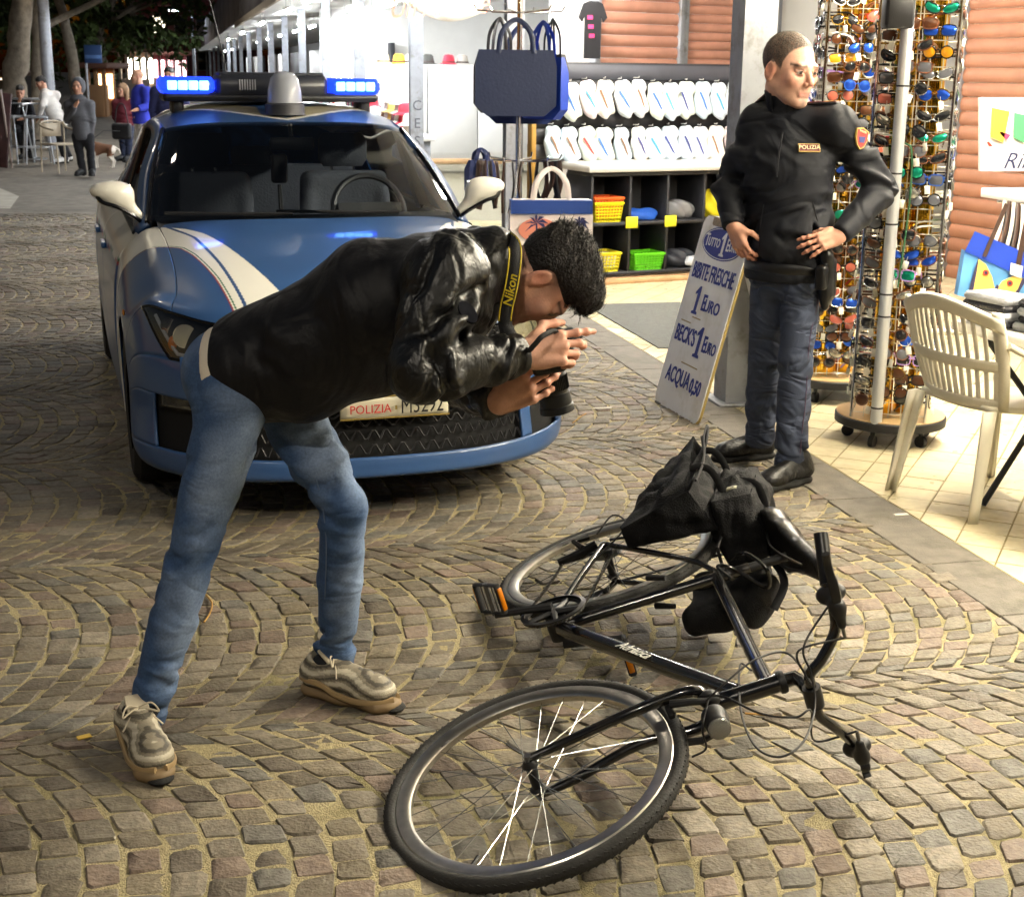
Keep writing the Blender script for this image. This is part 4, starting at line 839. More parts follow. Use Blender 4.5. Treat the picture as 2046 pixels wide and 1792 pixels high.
for x, y, w_ in ((-.05, -.012, .05), (-.16, -.045, .06), (.02, -.245, .10)): mb = MB(); mb.prism([(-w_, -.003), (w_, -.003), (w_, .003), (-w_, .003)], .009, .0105, Rb_, Bp(x, y, 0)); at_root(mb.build('tape_strip', M('tape_tan', '#a08a60', .5), None, False), ab)
mb = MB(); mb.rbox(Bp(.02, .478, .0), (.19, .026, .014), .008, Rb_); at_root(mb.build('top_tape', M('brown_tape2', '#8a765c', .4, var=.3, vs=40, bump=.5, bs=60)), ab)

# plastic armchair seen from behind
A_, B_c, C_c = G(1800, 985), G(1945, 1055), G(1930, 945)
fw = nrm(V(.90, .43, 0)); lf = V(-fw[1], fw[0], 0); cc0 = (B_c + C_c) / 2 + V(.06, 0, 0)
ch = thing('plastic_chair', 'cream plastic garden armchair with slatted back on the tiles', 'chair', (*cc0[:2], 0), math.atan2(fw[1], fw[0]))   # local: x forward, y left
m_pl = M('chair_plastic', '#d9d2bd', .42, var=.05, vs=6)
def cb(name, mbb): return mbb.build(name, m_pl, ch)
mb = MB(); mb.grid([[(-.20 + .42 * u, (.20 + .03 * u) * v, .425 - .025 * math.sin(u * 2.6) - .012 * (1 - v * v)) for v in np.linspace(-1, 1, 11)] for u in np.linspace(0, 1, 9)]); st_ = cb('seat', mb); st_.modifiers.new('s', 'SOLIDIFY').thickness = .022
def bk(v, u): return V(-.215 - .13 * u - .05 * u * u * 0 + .075 * v * v, (.225 + .045 * math.sin(min(u, 1) * 2.4)) * v, .43 + .43 * u)
top = lambda v: .80 + .20 * math.cos(v * 1.35)
vs_ = np.linspace(-.86, .86, 13)
for v in vs_:                                         # long slots between slim slats
    mb = MB(); u1 = top(v) - .10; pts = [bk(v, u) for u in np.linspace(.42, u1, 6)]; mb.tube(pts, .0115, 8, flat=((1, 0, 0), .55)); cb('back_slat', mb)
    mb = MB(); pts = [bk(v * .96, u) for u in np.linspace(.06, .42, 5)]; mb.tube(pts, .0125, 8, flat=((1, 0, 0), .5)); cb('back_slat', mb)
for u0, u1 in ((.0, .09), (.36, .46)):
    mb = MB(); mb.grid([[bk(v, u) for v in np.linspace(-1, 1, 15)] for u in np.linspace(u0, u1, 4)]); x = cb('cross_band', mb); x.modifiers.new('s', 'SOLIDIFY').thickness = .016; x.modifiers['s'].offset = 0
mb = MB(); mb.grid([[bk(v, top(v) - .13 + .13 * q_) + V(-.012 * q_, 0, 0) for v in np.linspace(-1, 1, 21)] for q_ in np.linspace(0, 1, 5)]); x = cb('top_rail', mb); x.modifiers.new('s', 'SOLIDIFY').thickness = .018; x.modifiers['s'].offset = 0
for s in (-1, 1):
    mb = MB(); mb.grid([[bk(s * (1 - .13 * q_), u) for q_ in np.linspace(0, 1, 3)] for u in np.linspace(0, .90, 10)]); x = cb('side_stile', mb); x.modifiers.new('s', 'SOLIDIFY').thickness = .018; x.modifiers['s'].offset = 0
    mb = MB(); mb.tube(spline([bk(s, .62), bk(s, .55) + V(.08, .02 * s, -.01), V(.02, .275 * s, .64), V(.20, .27 * s, .635), V(.25, .25 * s, .60), V(.245, .24 * s, .42)], 6), .026, 10, flat=((0, 0, 1), .5)); cb('arm_rest', mb)
    for x0, x1, y0, y1 in ((-.20, -.27, .21, .24), (.22, .25, .22, .235)):
        mb = MB(); P = []
        for t in np.linspace(0, 1, 6):
            c0 = V(x0 + (x1 - x0) * t, (y0 + (y1 - y0) * t) * s, .43 * (1 - t) + .002); w0_ = .05 - .018 * t; P.append([c0 + V(-w0_ * np.sign(x0) * -1, 0, 0), c0 + V(0, .012 * s, 0), c0 + V(0, -w0_ * s, 0) + V(0, .012 * s, 0)])
        mb.grid(P); x = cb('leg', mb); x.modifiers.new('s', 'SOLIDIFY').thickness = .012; x.modifiers['s'].offset = 0
# litter
m_lit = M('litter_paper', '#d8d4c8', .8); 
for px, py, w_, h_, a, lab, mt in ((1802, 1028, .03, .011, .2, 'small white paper slip on the edging slabs', m_lit), (168, 1472, .018, .010, .6, 'yellow paper scrap on the cobbles beside the grey trainer', M('litter_yellow', '#c8a848', .8)), (1370, 1165, .008, .008, .4, 'tiny pale crumb near the pannier', m_lit), (1205, 815, .05, .008, .3, 'thin white scrap near the A-board', m_lit)):
    mb = MB(); mb.rbox(G(px, py, .01), (w_, h_, .0018), .001, rotz(a)); tag(mb.build('litter', mt), lab, 'litter')
for pts, lab in (([(412, 1188), (424, 1205), (420, 1225), (408, 1243)], 'curled dry pine needle on the cobbles between the legs'), ([(1145, 845), (1162, 832), (1172, 826)], 'dry twig on the cobbles near the car bumper'), ([(1490, 1425), (1530, 1428), (1570, 1433)], 'dry stalk on the cobbles beside the handlebar')):
    mb = MB(); mb.tube(spline([G(x, y, .012) for x, y in pts], 5), .003, 5); tag(mb.build('twig', M('dry_stalk', '#a07a3c', .8)), lab, 'twig')
# ------------------------------------------------------------------ police car (car coordinates: x across, y back from the nose, z up)
def glass_mat(name, tint, refl=.08, rough=.02):
    if name in MATS: return MATS[name]
    m = bpy.data.materials.new(name); m.use_nodes = True; nt = m.node_tree; N = nt.nodes; L = nt.links; N.clear()
    o = N.new('ShaderNodeOutputMaterial'); t = N.new('ShaderNodeBsdfTransparent'); t.inputs[0].default_value = (*tint, 1)
    g = N.new('ShaderNodeBsdfGlossy'); g.inputs['Roughness'].default_value = rough
    fr = N.new('ShaderNodeFresnel'); fr.inputs[0].default_value = 1.45
    ad = N.new('ShaderNodeMath'); ad.operation = 'ADD'; ad.inputs[1].default_value = refl - .04; ad.use_clamp = True
    mx = N.new('ShaderNodeMixShader'); L.new(fr.outputs[0], ad.inputs[0]); L.new(ad.outputs[0], mx.inputs[0])
    L.new(t.outputs[0], mx.inputs[1]); L.new(g.outputs[0], mx.inputs[2]); L.new(mx.outputs[0], o.inputs[0])
    MATS[name] = m; return m
m_paint = M('car_paint', attr=True, rough=.38, coat=.55, spec=.5, var=.04, vs=5)
m_liner = M('dark_liner', '#050506', .9)
m_cgl = glass_mat('windscreen_glass', (.80, .84, .86), .05)
m_sgl = glass_mat('side_glass', (.80, .84, .84), .06)
m_lampgl = glass_mat('lamp_glass', (.80, .82, .84), .06)
m_seat = M('seat_fabric', '#4c4f58', .9, bump=.3, bs=90)
m_seat2 = M('seat_bolster', '#3c3f46', .8)
m_alu = M('aluminium', '#b9bcc0', .35, metal=1)
BLUE = np.array(C('#2a4a78')[:3]); WHITE = np.array(C('#d9d6cc')[:3])

CAR = thing('police_car', 'blue and white police hatchback with lit blue roof lights and a dented front plate', 'car', (-.49, 5.15, 0), math.radians(18)); CAR.scale = (.965, 1, 1)
def bicubic(P, u, v):                          # Catmull-Rom through a control grid P[rows][cols]
    P = np.asarray(P, float)
    Q = np.pad(P, ((1, 1), (1, 1), (0, 0)), mode='edge')
    Q[0] = 2 * Q[1] - Q[2]; Q[-1] = 2 * Q[-2] - Q[-3]; Q[:, 0] = 2 * Q[:, 1] - Q[:, 2]; Q[:, -1] = 2 * Q[:, -2] - Q[:, -3]
    def wts(t): return np.stack([-.5 * t + t * t - .5 * t ** 3, 1 - 2.5 * t * t + 1.5 * t ** 3, .5 * t + 2 * t * t - 1.5 * t ** 3, -.5 * t * t + .5 * t ** 3], -1)
    a, b = P.shape[:2]; iu = np.clip(np.floor(u).astype(int), 0, a - 2); iv = np.clip(np.floor(v).astype(int), 0, b - 2)
    wu = wts(u - iu); wv = wts(v - iv); out = 0
    for i in range(4):
        for j in range(4): out = out + (wu[..., i] * wv[..., j])[..., None] * Q[iu + i, iv + j]
    return out
cx_ = [0, .25, .45, .62, .745, .835, .878, .898, .905]
py_ = [0, .012, .045, .11, .20, .31, .395, .46, .52]
def brow(z, dy=0.0, dz=(0,) * 9, sx=1.0, x=None, y=None):
    return [((x or cx_)[j] * sx, (y or py_)[j] + dy, z + dz[j]) for j in range(9)]
FR = [
    brow(.165, .16, sx=.93),
    brow(.185, -.012, sx=.965),
    brow(.235, -.03, dz=(0, 0, .004, .01, .016, .02, .02, .02, .02)),
    brow(.395, .015, dz=(0, 0, 0, .005, .01, .01, .01, 0, 0)),
    brow(.475, -.004, dz=(0, 0, 0, .005, .015, .02, .02, 0, -.03)),
    brow(.60, .012, dz=(0, .004, .01, .02, .03, .03, .01, -.04, -.10), y=py_[:7] + [.50, .548]),
    [(0, .05, .735), (.25, .06, .737), (.45, .095, .745), (.62, .17, .765), (.745, .28, .79), (.825, .40, .80), (.875, .50, .745), (.90, .56, .66), (.907, .605, .58)],
    [(0, .20, .825), (.25, .21, .83), (.44, .235, .835), (.60, .30, .84), (.71, .42, .845), (.79, .52, .835), (.862, .58, .775), (.902, .64, .71), (.907, .72, .65)],
    [(0, .50, .905), (.25, .51, .91), (.43, .53, .915), (.58, .57, .915), (.695, .65, .905), (.785, .73, .885), (.868, .80, .82), (.905, .86, .745), (.907, .90, .682)],
    [(0, .90, .975), (.25, .91, .978), (.42, .92, .98), (.57, .95, .975), (.69, 1.0, .955), (.785, 1.06, .93), (.872, 1.10, .85), (.906, 1.12, .73), (.907, 1.15, .56)],
    [(0, 1.24, 1.025), (.25, 1.25, 1.025), (.42, 1.28, 1.022), (.57, 1.33, 1.012), (.695, 1.39, .99), (.79, 1.37, .955), (.878, 1.36, .84), (.907, 1.33, .55), (.895, 1.26, .20)]]
lamp_v = lambda u: 4.15 + 1.1 * np.clip(u - 5.0, 0, 1)
def surf(u0, u1, v0, v1, nu, nv, off=0.0, sgn=-1):
    u, v = np.meshgrid(np.linspace(u0, u1, nu), np.linspace(0, 1, nv), indexing='ij')
    a_ = v0(u) if callable(v0) else v0; b_ = v1(u) if callable(v1) else v1; v = a_ + (b_ - a_) * v; P = bicubic(FR, u, v)
    if off:
        e = 1e-3; du = bicubic(FR, np.clip(u + e, 0, 10), v) - bicubic(FR, np.clip(u - e, 0, 10), v); dv = bicubic(FR, u, np.clip(v + e, 0, 8)) - bicubic(FR, u, np.clip(v - e, 0, 8))
        n = np.cross(dv, du); n /= np.linalg.norm(n, axis=2, keepdims=True) + 1e-9; P = P - n * off * (-1)
        # outward test
    P = P.copy(); P[..., 0] *= sgn * -1 if False else 1
    if sgn < 0: P[..., 0] *= -1
    return P
def gmesh(P, flip=False):
    a, b = P.shape[:2]; i, j = np.meshgrid(np.arange(a - 1), np.arange(b - 1), indexing='ij')
    F = np.stack([i * b + j, i * b + j + 1, (i + 1) * b + j + 1, (i + 1) * b + j], -1).reshape(-1, 4)
    return P.reshape(-1, 3), F[:, ::-1] if flip else F
def orient(v, f, c=(0, 2.3, .7)):           # make a panel's faces look away from the cabin
    p = v[f]; n = np.cross(p[:, 1] - p[:, 0], p[:, 3] - p[:, 0]); return (v, f) if ((p.mean(1) - np.array(c)) * n).sum() > 0 else (v, f[:, ::-1])
def livery(P):
    x = np.abs(P[:, 0]); y = P[:, 1]; z = P[:, 2]
    gU = np.interp(y, [.0, .2, .5, .85, 1.05, 1.2, 1.45], [.27, .31, .385, .47, .53, .60, .75])
    gT = np.interp(y, [.0, .2, .6, 1.0, 1.3], [.455, .475, .52, .575, .66])
    gR = np.interp(y, [.0, .1, .45, .75, .88, .96, 1.02, 1.06, 1.3], [.50, .515, .56, .615, .65, .70, .76, .84, 1.2])
    c = np.repeat(BLUE[None], len(P), 0)
    wb = (x > gU) & (x < gR); c[wb] = WHITE
    c[(np.abs(x - gT) < .007) & wb] = BLUE
    for k, colr in ((0, '#8d1f22'), (1, '#d9d6cc'), (2, '#12603f')):
        m = (x < gR - .006 * k) & (x > gR - .006 * (k + 1)) & wb; c[m] = C(colr)[:3]
    return c
def full(P):                             # mirror a half grid that starts on the centre line
    Q = P[:, :0:-1].copy(); Q[..., 0] *= -1; return np.concatenate([Q, P], 1)
def panel(name, u0, u1, v0, v1, nu, nv, parent=CAR, mat=None, both=True, colf=livery, off=0.0, thick=0):
    v, f = gmesh(full(surf(u0, u1, v0, v1, nu, nv, off, 1)), True)
    o = obj(name, v, f, mat or m_paint, parent, True, colf(v) if mat is None else None)
    if not thick:
        md = o.modifiers.new('solid', 'SOLIDIFY'); md.thickness = .004; md.offset = 1
    return o
g = .012
panel('liner', .3, 9.8, 0, 8, 60, 40, mat=m_liner, off=-.03)
panel('bonnet', 6.0, 10, 0, 4 - g, 260, 170)
def single(name, u0, u1, v0, v1, nu, nv, mat=None, off=0.0, parent=CAR):
    for s in (1, -1):
        P = surf(u0, u1, v0, v1, nu, nv, off, s); v, f = gmesh(P, s > 0)
        o = obj(name, v, f, mat or m_paint, parent, True, livery(v) if mat is None else None)
        md = o.modifiers.new('solid', 'SOLIDIFY'); md.thickness = .004; md.offset = 1
single('fender', 6.0 + g, 10, 4 + g, 8, 200, 110)
# bumper: everything below the lamps, with openings left out
bp = []
for (u0, u1, v0, v1) in ((0, 2.25, 0, 8), (2.25, 3.95, 2.9, 3.25), (2.25, 3.95, 4.85, 8), (3.95, 5.0, 0, 8), (5.0, 6.0 - .01, 5.25, 8), (5.0, 5.35, 0, 2.6), (5.85, 5.99, 0, 2.6)):
    nu_, nv_ = max(8, int((u1 - u0) * 14)), max(10, int((v1 - v0) * 10))
    if v0 == 0: bp.append(gmesh(full(surf(u0, u1, v0, v1, nu_, nv_, 0, 1)), True)); continue
    for s in (1, -1):
        P = surf(u0, u1, v0 if v0 != 5.25 else lamp_v, v1, nu_, nv_, 0, s); bp.append(gmesh(P, s > 0))
v, f = join(bp); bumper = obj('bumper', v, f, m_paint, CAR, True, np.repeat(BLUE[None], len(v), 0))
md = bumper.modifiers.new('solid', 'SOLIDIFY'); md.thickness = .012; md.offset = 1
# lower grille: black recess with honeycomb bars
def recess(name, u0, u1, v0, v1, depth, both, mat=m_blkp):
    for s in ((1, -1) if not both else (0,)):
        parts = []
        for q in ((1, -1) if both else (s,)): parts.append(gmesh(surf(u0, u1, v0, v1, 10, 16, -depth, q), q > 0))
        v, f = join(parts); o = obj(name, v, f, mat, CAR)
recess('grille_recess', 2.15, 4.0, 0, 3.0, .05, True)
recess('fog_recess', 2.15, 4.0, 3.2, 4.9, .05, False)
recess('upper_grille_recess', 5.2, 5.95, 0, 2.7, .04, True)
def bars(rows, cols, u0, u1, v1, name, w=.0055):
    mb = MB()
    for r in range(rows):
        u = u0 + (u1 - u0) * (r + .5) / rows
        for s in (1, -1):
            pts = []
            for k in range(cols + 1):
                vv = v1 * k / cols
                for (a, b) in ((0, -.3), (.3, .3), (.5, .3), (.8, -.3)):
                    if vv + a * v1 / cols > v1: continue
                    p = bicubic(FR, np.array(u + b * (u1 - u0) / rows), np.array(vv + a * v1 / cols)); pts.append((p[0] * s, p[1] + .012, p[2]))
            mb.tube(pts, w, 5)
    return mb.build(name, m_blkp, CAR)
bars(6, 12, 2.25, 3.95, 2.9, 'honeycomb_grille', .0042); bars(3, 10, 5.4, 5.85, 2.55, 'upper_grille', .004)
# head lamps
def spt(u, v, s, off=0.0):
    p = surf(u, u + 1e-6, v, v + 1e-6, 2, 2, off, s)[0, 0]; return p
for s in (1, -1):
    P = surf(5.02, 5.97, 2.65, lambda u: lamp_v(u) - .05, 14, 26, -.075, s); v, f = gmesh(P, s > 0); hl = obj('headlight', v, f, M('lamp_bucket', '#6a6b6e', .3, metal=.8), CAR)
    v, f = orient(*gmesh(surf(5.0, 5.985, 2.62, lamp_v, 20, 30, .003, s), s > 0)); obj('lamp_cover', v, f, m_lampgl, hl)
    mb = MB()
    for (u, vv, r) in ((5.5, 3.2, .042), (5.55, 3.85, .045), (5.68, 4.45, .03)):
        c = spt(u, vv, s, -.05); mb.lathe([(r, .035), (r * .96, .03), (r * .8, .008), (r * .35, -.008), (.001, -.01)], c, 18, frame((-.15 * s * -1, -1, .0)))
        mb.ball(c + V(0, -.012, 0), .013, 10, 6)
    mb.build('reflector', m_chrome, hl)
    mb = MB(); mb.tube([spt(5.10, q, s, -.02) for q in np.linspace(2.8, 4.0, 10)] + [spt(q, float(lamp_v(q)) - .25, s, -.02) for q in np.linspace(5.2, 5.8, 5)], .007, 6); mb.build('light_guide', M('light_guide', '#c9ccd0', .25, metal=.3), hl)
    mb = MB(); c = spt(5.3, 4.2, s, -.03); mb.ball(c, (.02, .02, .03), 8, 6); mb.build('indicator_bulb', M('amber_plastic', '#c96a10', .3), hl)
    mb = MB()
    for (a, b) in (((4.99, 2.6), (4.99, 4.15)), ((4.99, 4.15), (5.99, 5.26)), ((5.99, 2.6), (5.99, 5.26)), ((4.99, 2.6), (5.99, 2.6))):
        mb.tube([spt(a[0] + (b[0] - a[0]) * t, a[1] + (b[1] - a[1]) * t, s, .001) for t in np.linspace(0, 1, 16)], .006, 5)
    mb.build('lamp_seal', m_gloss, hl)
    # fog lamp
    P = surf(3.3, 3.9, 3.45, 4.7, 8, 12, -.02, s); v, f = gmesh(P, s > 0); fg = obj('fog_lamp', v, f, M('fog_reflector', '#9a9ca0', .25, metal=.9, bump=.8, bs=70), CAR)
    v, f = orient(*gmesh(surf(3.28, 3.92, 3.42, 4.72, 8, 12, -.008, s), s > 0)); obj('fog_lamp_cover', v, f, m_lampgl, fg)
    mb = MB(); mb.rbox(spt(4.95, 3.6, s, .004) , (.03, .004, .022), .003, rotz(.35 * s)); mb.build('bumper_cap', M('cap_paint', '#34639f', .35), CAR)
    # side marker glow and door-side repeater
    mb = MB(); mb.ball(spt(7.3, 6.9, s, .002), (.006, .03, .012), 8, 6); mb.build('side_marker', M('marker_amber', '#d08020', .25, emit=.0), CAR)
# plate
m_plate = M('plate_white', '#c9c4ae', .4, var=.1, vs=9)
mb = MB(); P = []; PW, PZ0, PZ1 = .215, .415, .497
for i in range(14):
    x = .055 - PW + 2 * PW * i / 13; P.append([(x, -.016 - .006 * math.sin(i * .9) * (i / 13) + .012 * abs(x) / .26, z) for z in (PZ0, PZ0 + .02, PZ1 - .02, PZ1)])
mb.grid(P); pl = mb.build('number_plate', m_plate, CAR); pl.modifiers.new('s', 'SOLIDIFY').thickness = .002
mb = MB(); mb.tube([(.055 - PW, -.014, PZ0), (.055 + PW, -.014, PZ0), (.055 + PW, -.014, PZ1), (.055 - PW, -.014, PZ1)], .0035, 5, closed=True); mb.build('plate_rim', M('brass_rim', '#a58f4d', .4, metal=.5), pl)
text('plate_letters', 'POLIZIA', .046, M('plate_red', '#b3211f', .5), (-.045, -.027, .452), (1, .02, .0), (0, 0, 1), pl, 0, sx=.98)
text('plate_digits', 'M3292', .083, M('plate_black', '#121212', .5), (.158, -.029, .457), (1, .02, 0), (0, 0, 1), pl, 0, sx=.75)
mb = MB(); mb.box((.055, -.027, .455), (.004, .001, .008)); mb.build('plate_emblem', M('emblem_gold', '#8d7b3c', .5), pl)

# body sides, rear
SD = [[(.79, 1.375, .955), (.885, 1.37, .84), (.911, 1.37, .6), (.90, 1.37, .36), (.885, 1.37, .2), (.80, 1.37, .16)],
      [(.80, 2.0, .965), (.89, 2.0, .86), (.913, 2.0, .6), (.90, 2.0, .36), (.89, 2.0, .2), (.80, 2.0, .16)],
      [(.80, 2.7, .985), (.89, 2.7, .88), (.912, 2.7, .62), (.90, 2.7, .36), (.89, 2.7, .2), (.80, 2.7, .16)],
      [(.775, 3.4, 1.01), (.88, 3.4, .90), (.91, 3.4, .66), (.905, 3.4, .5), (.90, 3.4, .40), (.82, 3.4, .36)],
      [(.72, 3.9, 1.03), (.84, 3.9, .92), (.88, 3.9, .68), (.88, 3.9, .45), (.87, 3.9, .25), (.78, 3.9, .2)],
      [(.60, 4.16, 1.03), (.70, 4.2, .92), (.76, 4.24, .68), (.76, 4.25, .45), (.75, 4.23, .25), (.68, 4.18, .2)],
      [(0, 4.2, 1.04), (0, 4.24, .92), (0, 4.27, .68), (0, 4.28, .45), (0, 4.26, .25), (0, 4.2, .2)]]
def cgrid(P, nu, nv, u0=0, u1=None, v0=0, v1=None):
    u1 = len(P) - 1 if u1 is None else u1; v1 = len(P[0]) - 1 if v1 is None else v1
    u, v = np.meshgrid(np.linspace(u0, u1, nu), np.linspace(v0, v1, nv), indexing='ij'); return bicubic(P, u, v)
def side_livery(p):
    c = np.repeat(BLUE[None], len(p), 0); z = p[:, 2]; m = z > .84; c[m] = WHITE
    c[(z > .835) & (z < .841)] = C('#8d1f22')[:3]; c[(z > .847) & (z < .853)] = C('#12603f')[:3]
    return c
for nm, u0, u1 in (('front_door', 0, 1.63), ('rear_door', 1.645, 2.7), ('rear_quarter', 2.71, 6)):
    for s in (1, -1):
        P = cgrid(SD, 50, 60, u0, u1).copy(); P[..., 0] *= s; v, f = gmesh(P, s > 0)
        o = obj(nm, v, f, m_paint, CAR, True, side_livery(v)); md = o.modifiers.new('s', 'SOLIDIFY'); md.thickness = .02; md.offset = 1 if s > 0 else 1
        if 'door' in nm:
            mb = MB(); ym = 2.25 if 'front' in nm else 2.95; mb.rbox((.912 * s, ym, .82), (.012, .09, .014), .006); mb.build('door_handle', M('handle_paint', '#35639e', .3, coat=.5), o)
mb = MB(); mb.box((0, 2.7, .3), (.80, 1.5, .10)); mb.box((0, .8, .34), (.55, .55, .12)); mb.build('underbody', m_liner, CAR)
# windscreen, roof, pillars, side glass
WS = [[(0, 1.27, 1.03), (.4, 1.30, 1.025), (.62, 1.36, 1.015), (.74, 1.45, 1.0)],
      [(0, 1.60, 1.25), (.37, 1.63, 1.243), (.57, 1.69, 1.225), (.68, 1.77, 1.20)],
      [(0, 1.92, 1.415), (.33, 1.94, 1.41), (.51, 1.99, 1.395), (.60, 2.06, 1.375)]]
def both(name, P, mat, nu=20, nv=20, parent=CAR, col=None, thick=0):
    v, f = orient(*gmesh(full(cgrid(P, nu, nv)), True)); o = obj(name, v, f, mat, parent, True, None if col is None else np.repeat(col[None], len(v), 0))
    if thick: md = o.modifiers.new('s', 'SOLIDIFY'); md.thickness = thick; md.offset = 1
    return o
ws = both('windscreen', WS, m_cgl, 16, 16)
RF = [[WS[2][0], WS[2][1], WS[2][2], (.60, 2.06, 1.375)],
      [(0, 2.45, 1.495), (.34, 2.45, 1.483), (.51, 2.46, 1.455), (.605, 2.48, 1.415)],
      [(0, 3.1, 1.47), (.34, 3.1, 1.455), (.50, 3.1, 1.42), (.585, 3.1, 1.375)],
      [(0, 3.62, 1.37), (.32, 3.61, 1.36), (.46, 3.59, 1.34), (.54, 3.55, 1.31)]]
def roof_col(v):
    c = np.repeat(BLUE[None], len(v), 0); x = np.abs(v[:, 0]); y = v[:, 1]
    q = (y - 1.955) - .75 * x; c[(q > 0) & (q < .03)] = WHITE; c[(q > .03) & (q < .22)] = np.array(C('#8c8468')[:3]) ; c[(q > .05) & (x < .11)] = BLUE
    c[(q > .22)] = BLUE
    return c
v, f = gmesh(full(cgrid(RF, 160, 90)), True); rf = obj('roof', v, f, m_paint, CAR, True, roof_col(v)); md = rf.modifiers.new('s', 'SOLIDIFY'); md.thickness = .02; md.offset = 1
RW = [[RF[3][0], RF[3][1], RF[3][2], RF[3][3]], [(0, 3.95, 1.2), (.36, 3.94, 1.19), (.52, 3.9, 1.18), (.61, 3.85, 1.15)], [(0, 4.17, 1.045), (.40, 4.16, 1.04), (.55, 4.13, 1.035), (.60, 4.1, 1.03)]]
both('rear_window', RW, m_cgl, 12, 12)
m_pil = M('pillar_black', '#0d0d10', .25)
for s in (1, -1):
    def strip(a, b, w0, w1, n=14):       # ribbon between two polylines
        P = np.stack([spline(a, 6), spline(b, 6)], 1); P[..., 0] *= s; return gmesh(P, s > 0)
    A1 = [(.74, 1.45, 1.0), (.68, 1.77, 1.20), (.60, 2.06, 1.375), (.605, 2.48, 1.415), (.585, 3.1, 1.375), (.54, 3.55, 1.31)]
    A2 = [(.80, 1.47, .955), (.74, 1.80, 1.185), (.655, 2.10, 1.345), (.655, 2.48, 1.38), (.635, 3.1, 1.345), (.60, 3.55, 1.275)]
    v, f = strip(A1, A2, 0, 0); o = obj('roof_rail', v, f, m_paint, CAR, True, np.repeat(BLUE[None] * .8, len(v), 0)); md = o.modifiers.new('s', 'SOLIDIFY'); md.thickness = .03; md.offset = 1
    mb = MB(); q = np.array([(x * s, y, z) for x, y, z in spline(A1[:3], 8)]); mb.tube(q, .012, 6); mb.build('screen_seal', m_pil, CAR)
    SG1 = A2[:1] + [(.80, 1.55, .96), (.80, 2.0, .968), (.80, 2.7, .987), (.785, 3.2, 1.003), (.775, 3.45, 1.01)]
    T2 = [(.79, 1.47, .955), (.74, 1.72, 1.14), (.66, 2.05, 1.32), (.645, 2.48, 1.37), (.637, 3.0, 1.352), (.62, 3.35, 1.31)]
    P = np.stack([spline(SG1, 5), spline(T2, 5)], 1); P[..., 0] *= s; v, f = orient(*gmesh(P, s < 0)); obj('side_window', v, f, m_sgl, CAR)
    mb = MB(); mb.box((.722 * s, 2.39, 1.16), (.012, .05, .215), frame((-.33 * s, .0, 1))); mb.build('door_pillar', m_pil, CAR)
    mb = MB(); mb.add([(.775 * s, 3.4, 1.0), (.62 * s, 3.32, 1.32), (.55 * s, 3.58, 1.30), (.60 * s, 4.1, 1.03)], [(0, 1, 2, 3)]); o = mb.build('rear_pillar', M('pillar_blue', '#2d5d9c', .3, coat=.8), CAR, False); o.modifiers.new('s', 'SOLIDIFY').thickness = .02
    mb = MB(); mb.tube([(x * s, y, z) for x, y, z in spline(SG1, 5)], .01, 6); mb.build('window_trim', m_pil, CAR)
    # door mirror
    S = SDF((-.22, -.16, -.14), (.22, .16, .14), .008)
    S.ell((.055, 0, .03), (.095, .05, .042), .0).ell((.025, .01, .0), (.07, .05, .05), .04).limb((-.01, .02, -.03), (-.08, .03, -.10), .032, .022, .03); S.cut((0, .045, 0), (0, 1, 0)); vv, ff = S.mesh(2); vv[:, 0] *= s
    vv = vv + V(.835 * s, 1.50, 1.105); mi = obj('door_mirror', vv, ff if s > 0 else ff[:, ::-1], M('mirror_white', '#d5d2c8', .3, coat=.6), CAR)
    mb = MB(); mb.rbox((.875 * s, 1.549, 1.12), (.075, .004, .04), .004); mb.build('mirror_glass', m_chrome, mi)
    mb = MB(); mb.tube([(x * s, 1.52 + y, z) for x, y, z in spline([(.955, -.03, 1.12), (.93, -.065, 1.09), (.87, -.07, 1.07), (.80, -.05, 1.03), (.765, -.02, 1.0)], 5)], [.010] * 21, 6); mb.build('mirror_base', m_pil, mi)
    # wheels
    for yw in (.87, 3.5):
        mb = MB(); mb.lathe([(.19, -.1), (.29, -.105), (.318, -.08), (.322, 0), (.318, .08), (.29, .105), (.19, .1)], (.79 * s, yw, .322), 32, frame((1, 0, 0)), cap=False); wh = mb.build('wheel', m_rub, CAR)
        mb = MB(); mb.lathe([(.20, -.09), (.205, .09), (.17, .07), (.05, .06), (.001, .075)], (.79 * s, yw, .322), 24, frame((s, 0, 0)), cap=False)
        for k in range(5): a = k * 1.2566; mb.box((.86 * s, yw + .11 * math.cos(a), .322 + .11 * math.sin(a)), (.012, .085, .02), np.array([[1, 0, 0], [0, math.cos(a), -math.sin(a)], [0, math.sin(a), math.cos(a)]]))
        mb.build('rim', m_alu, wh)
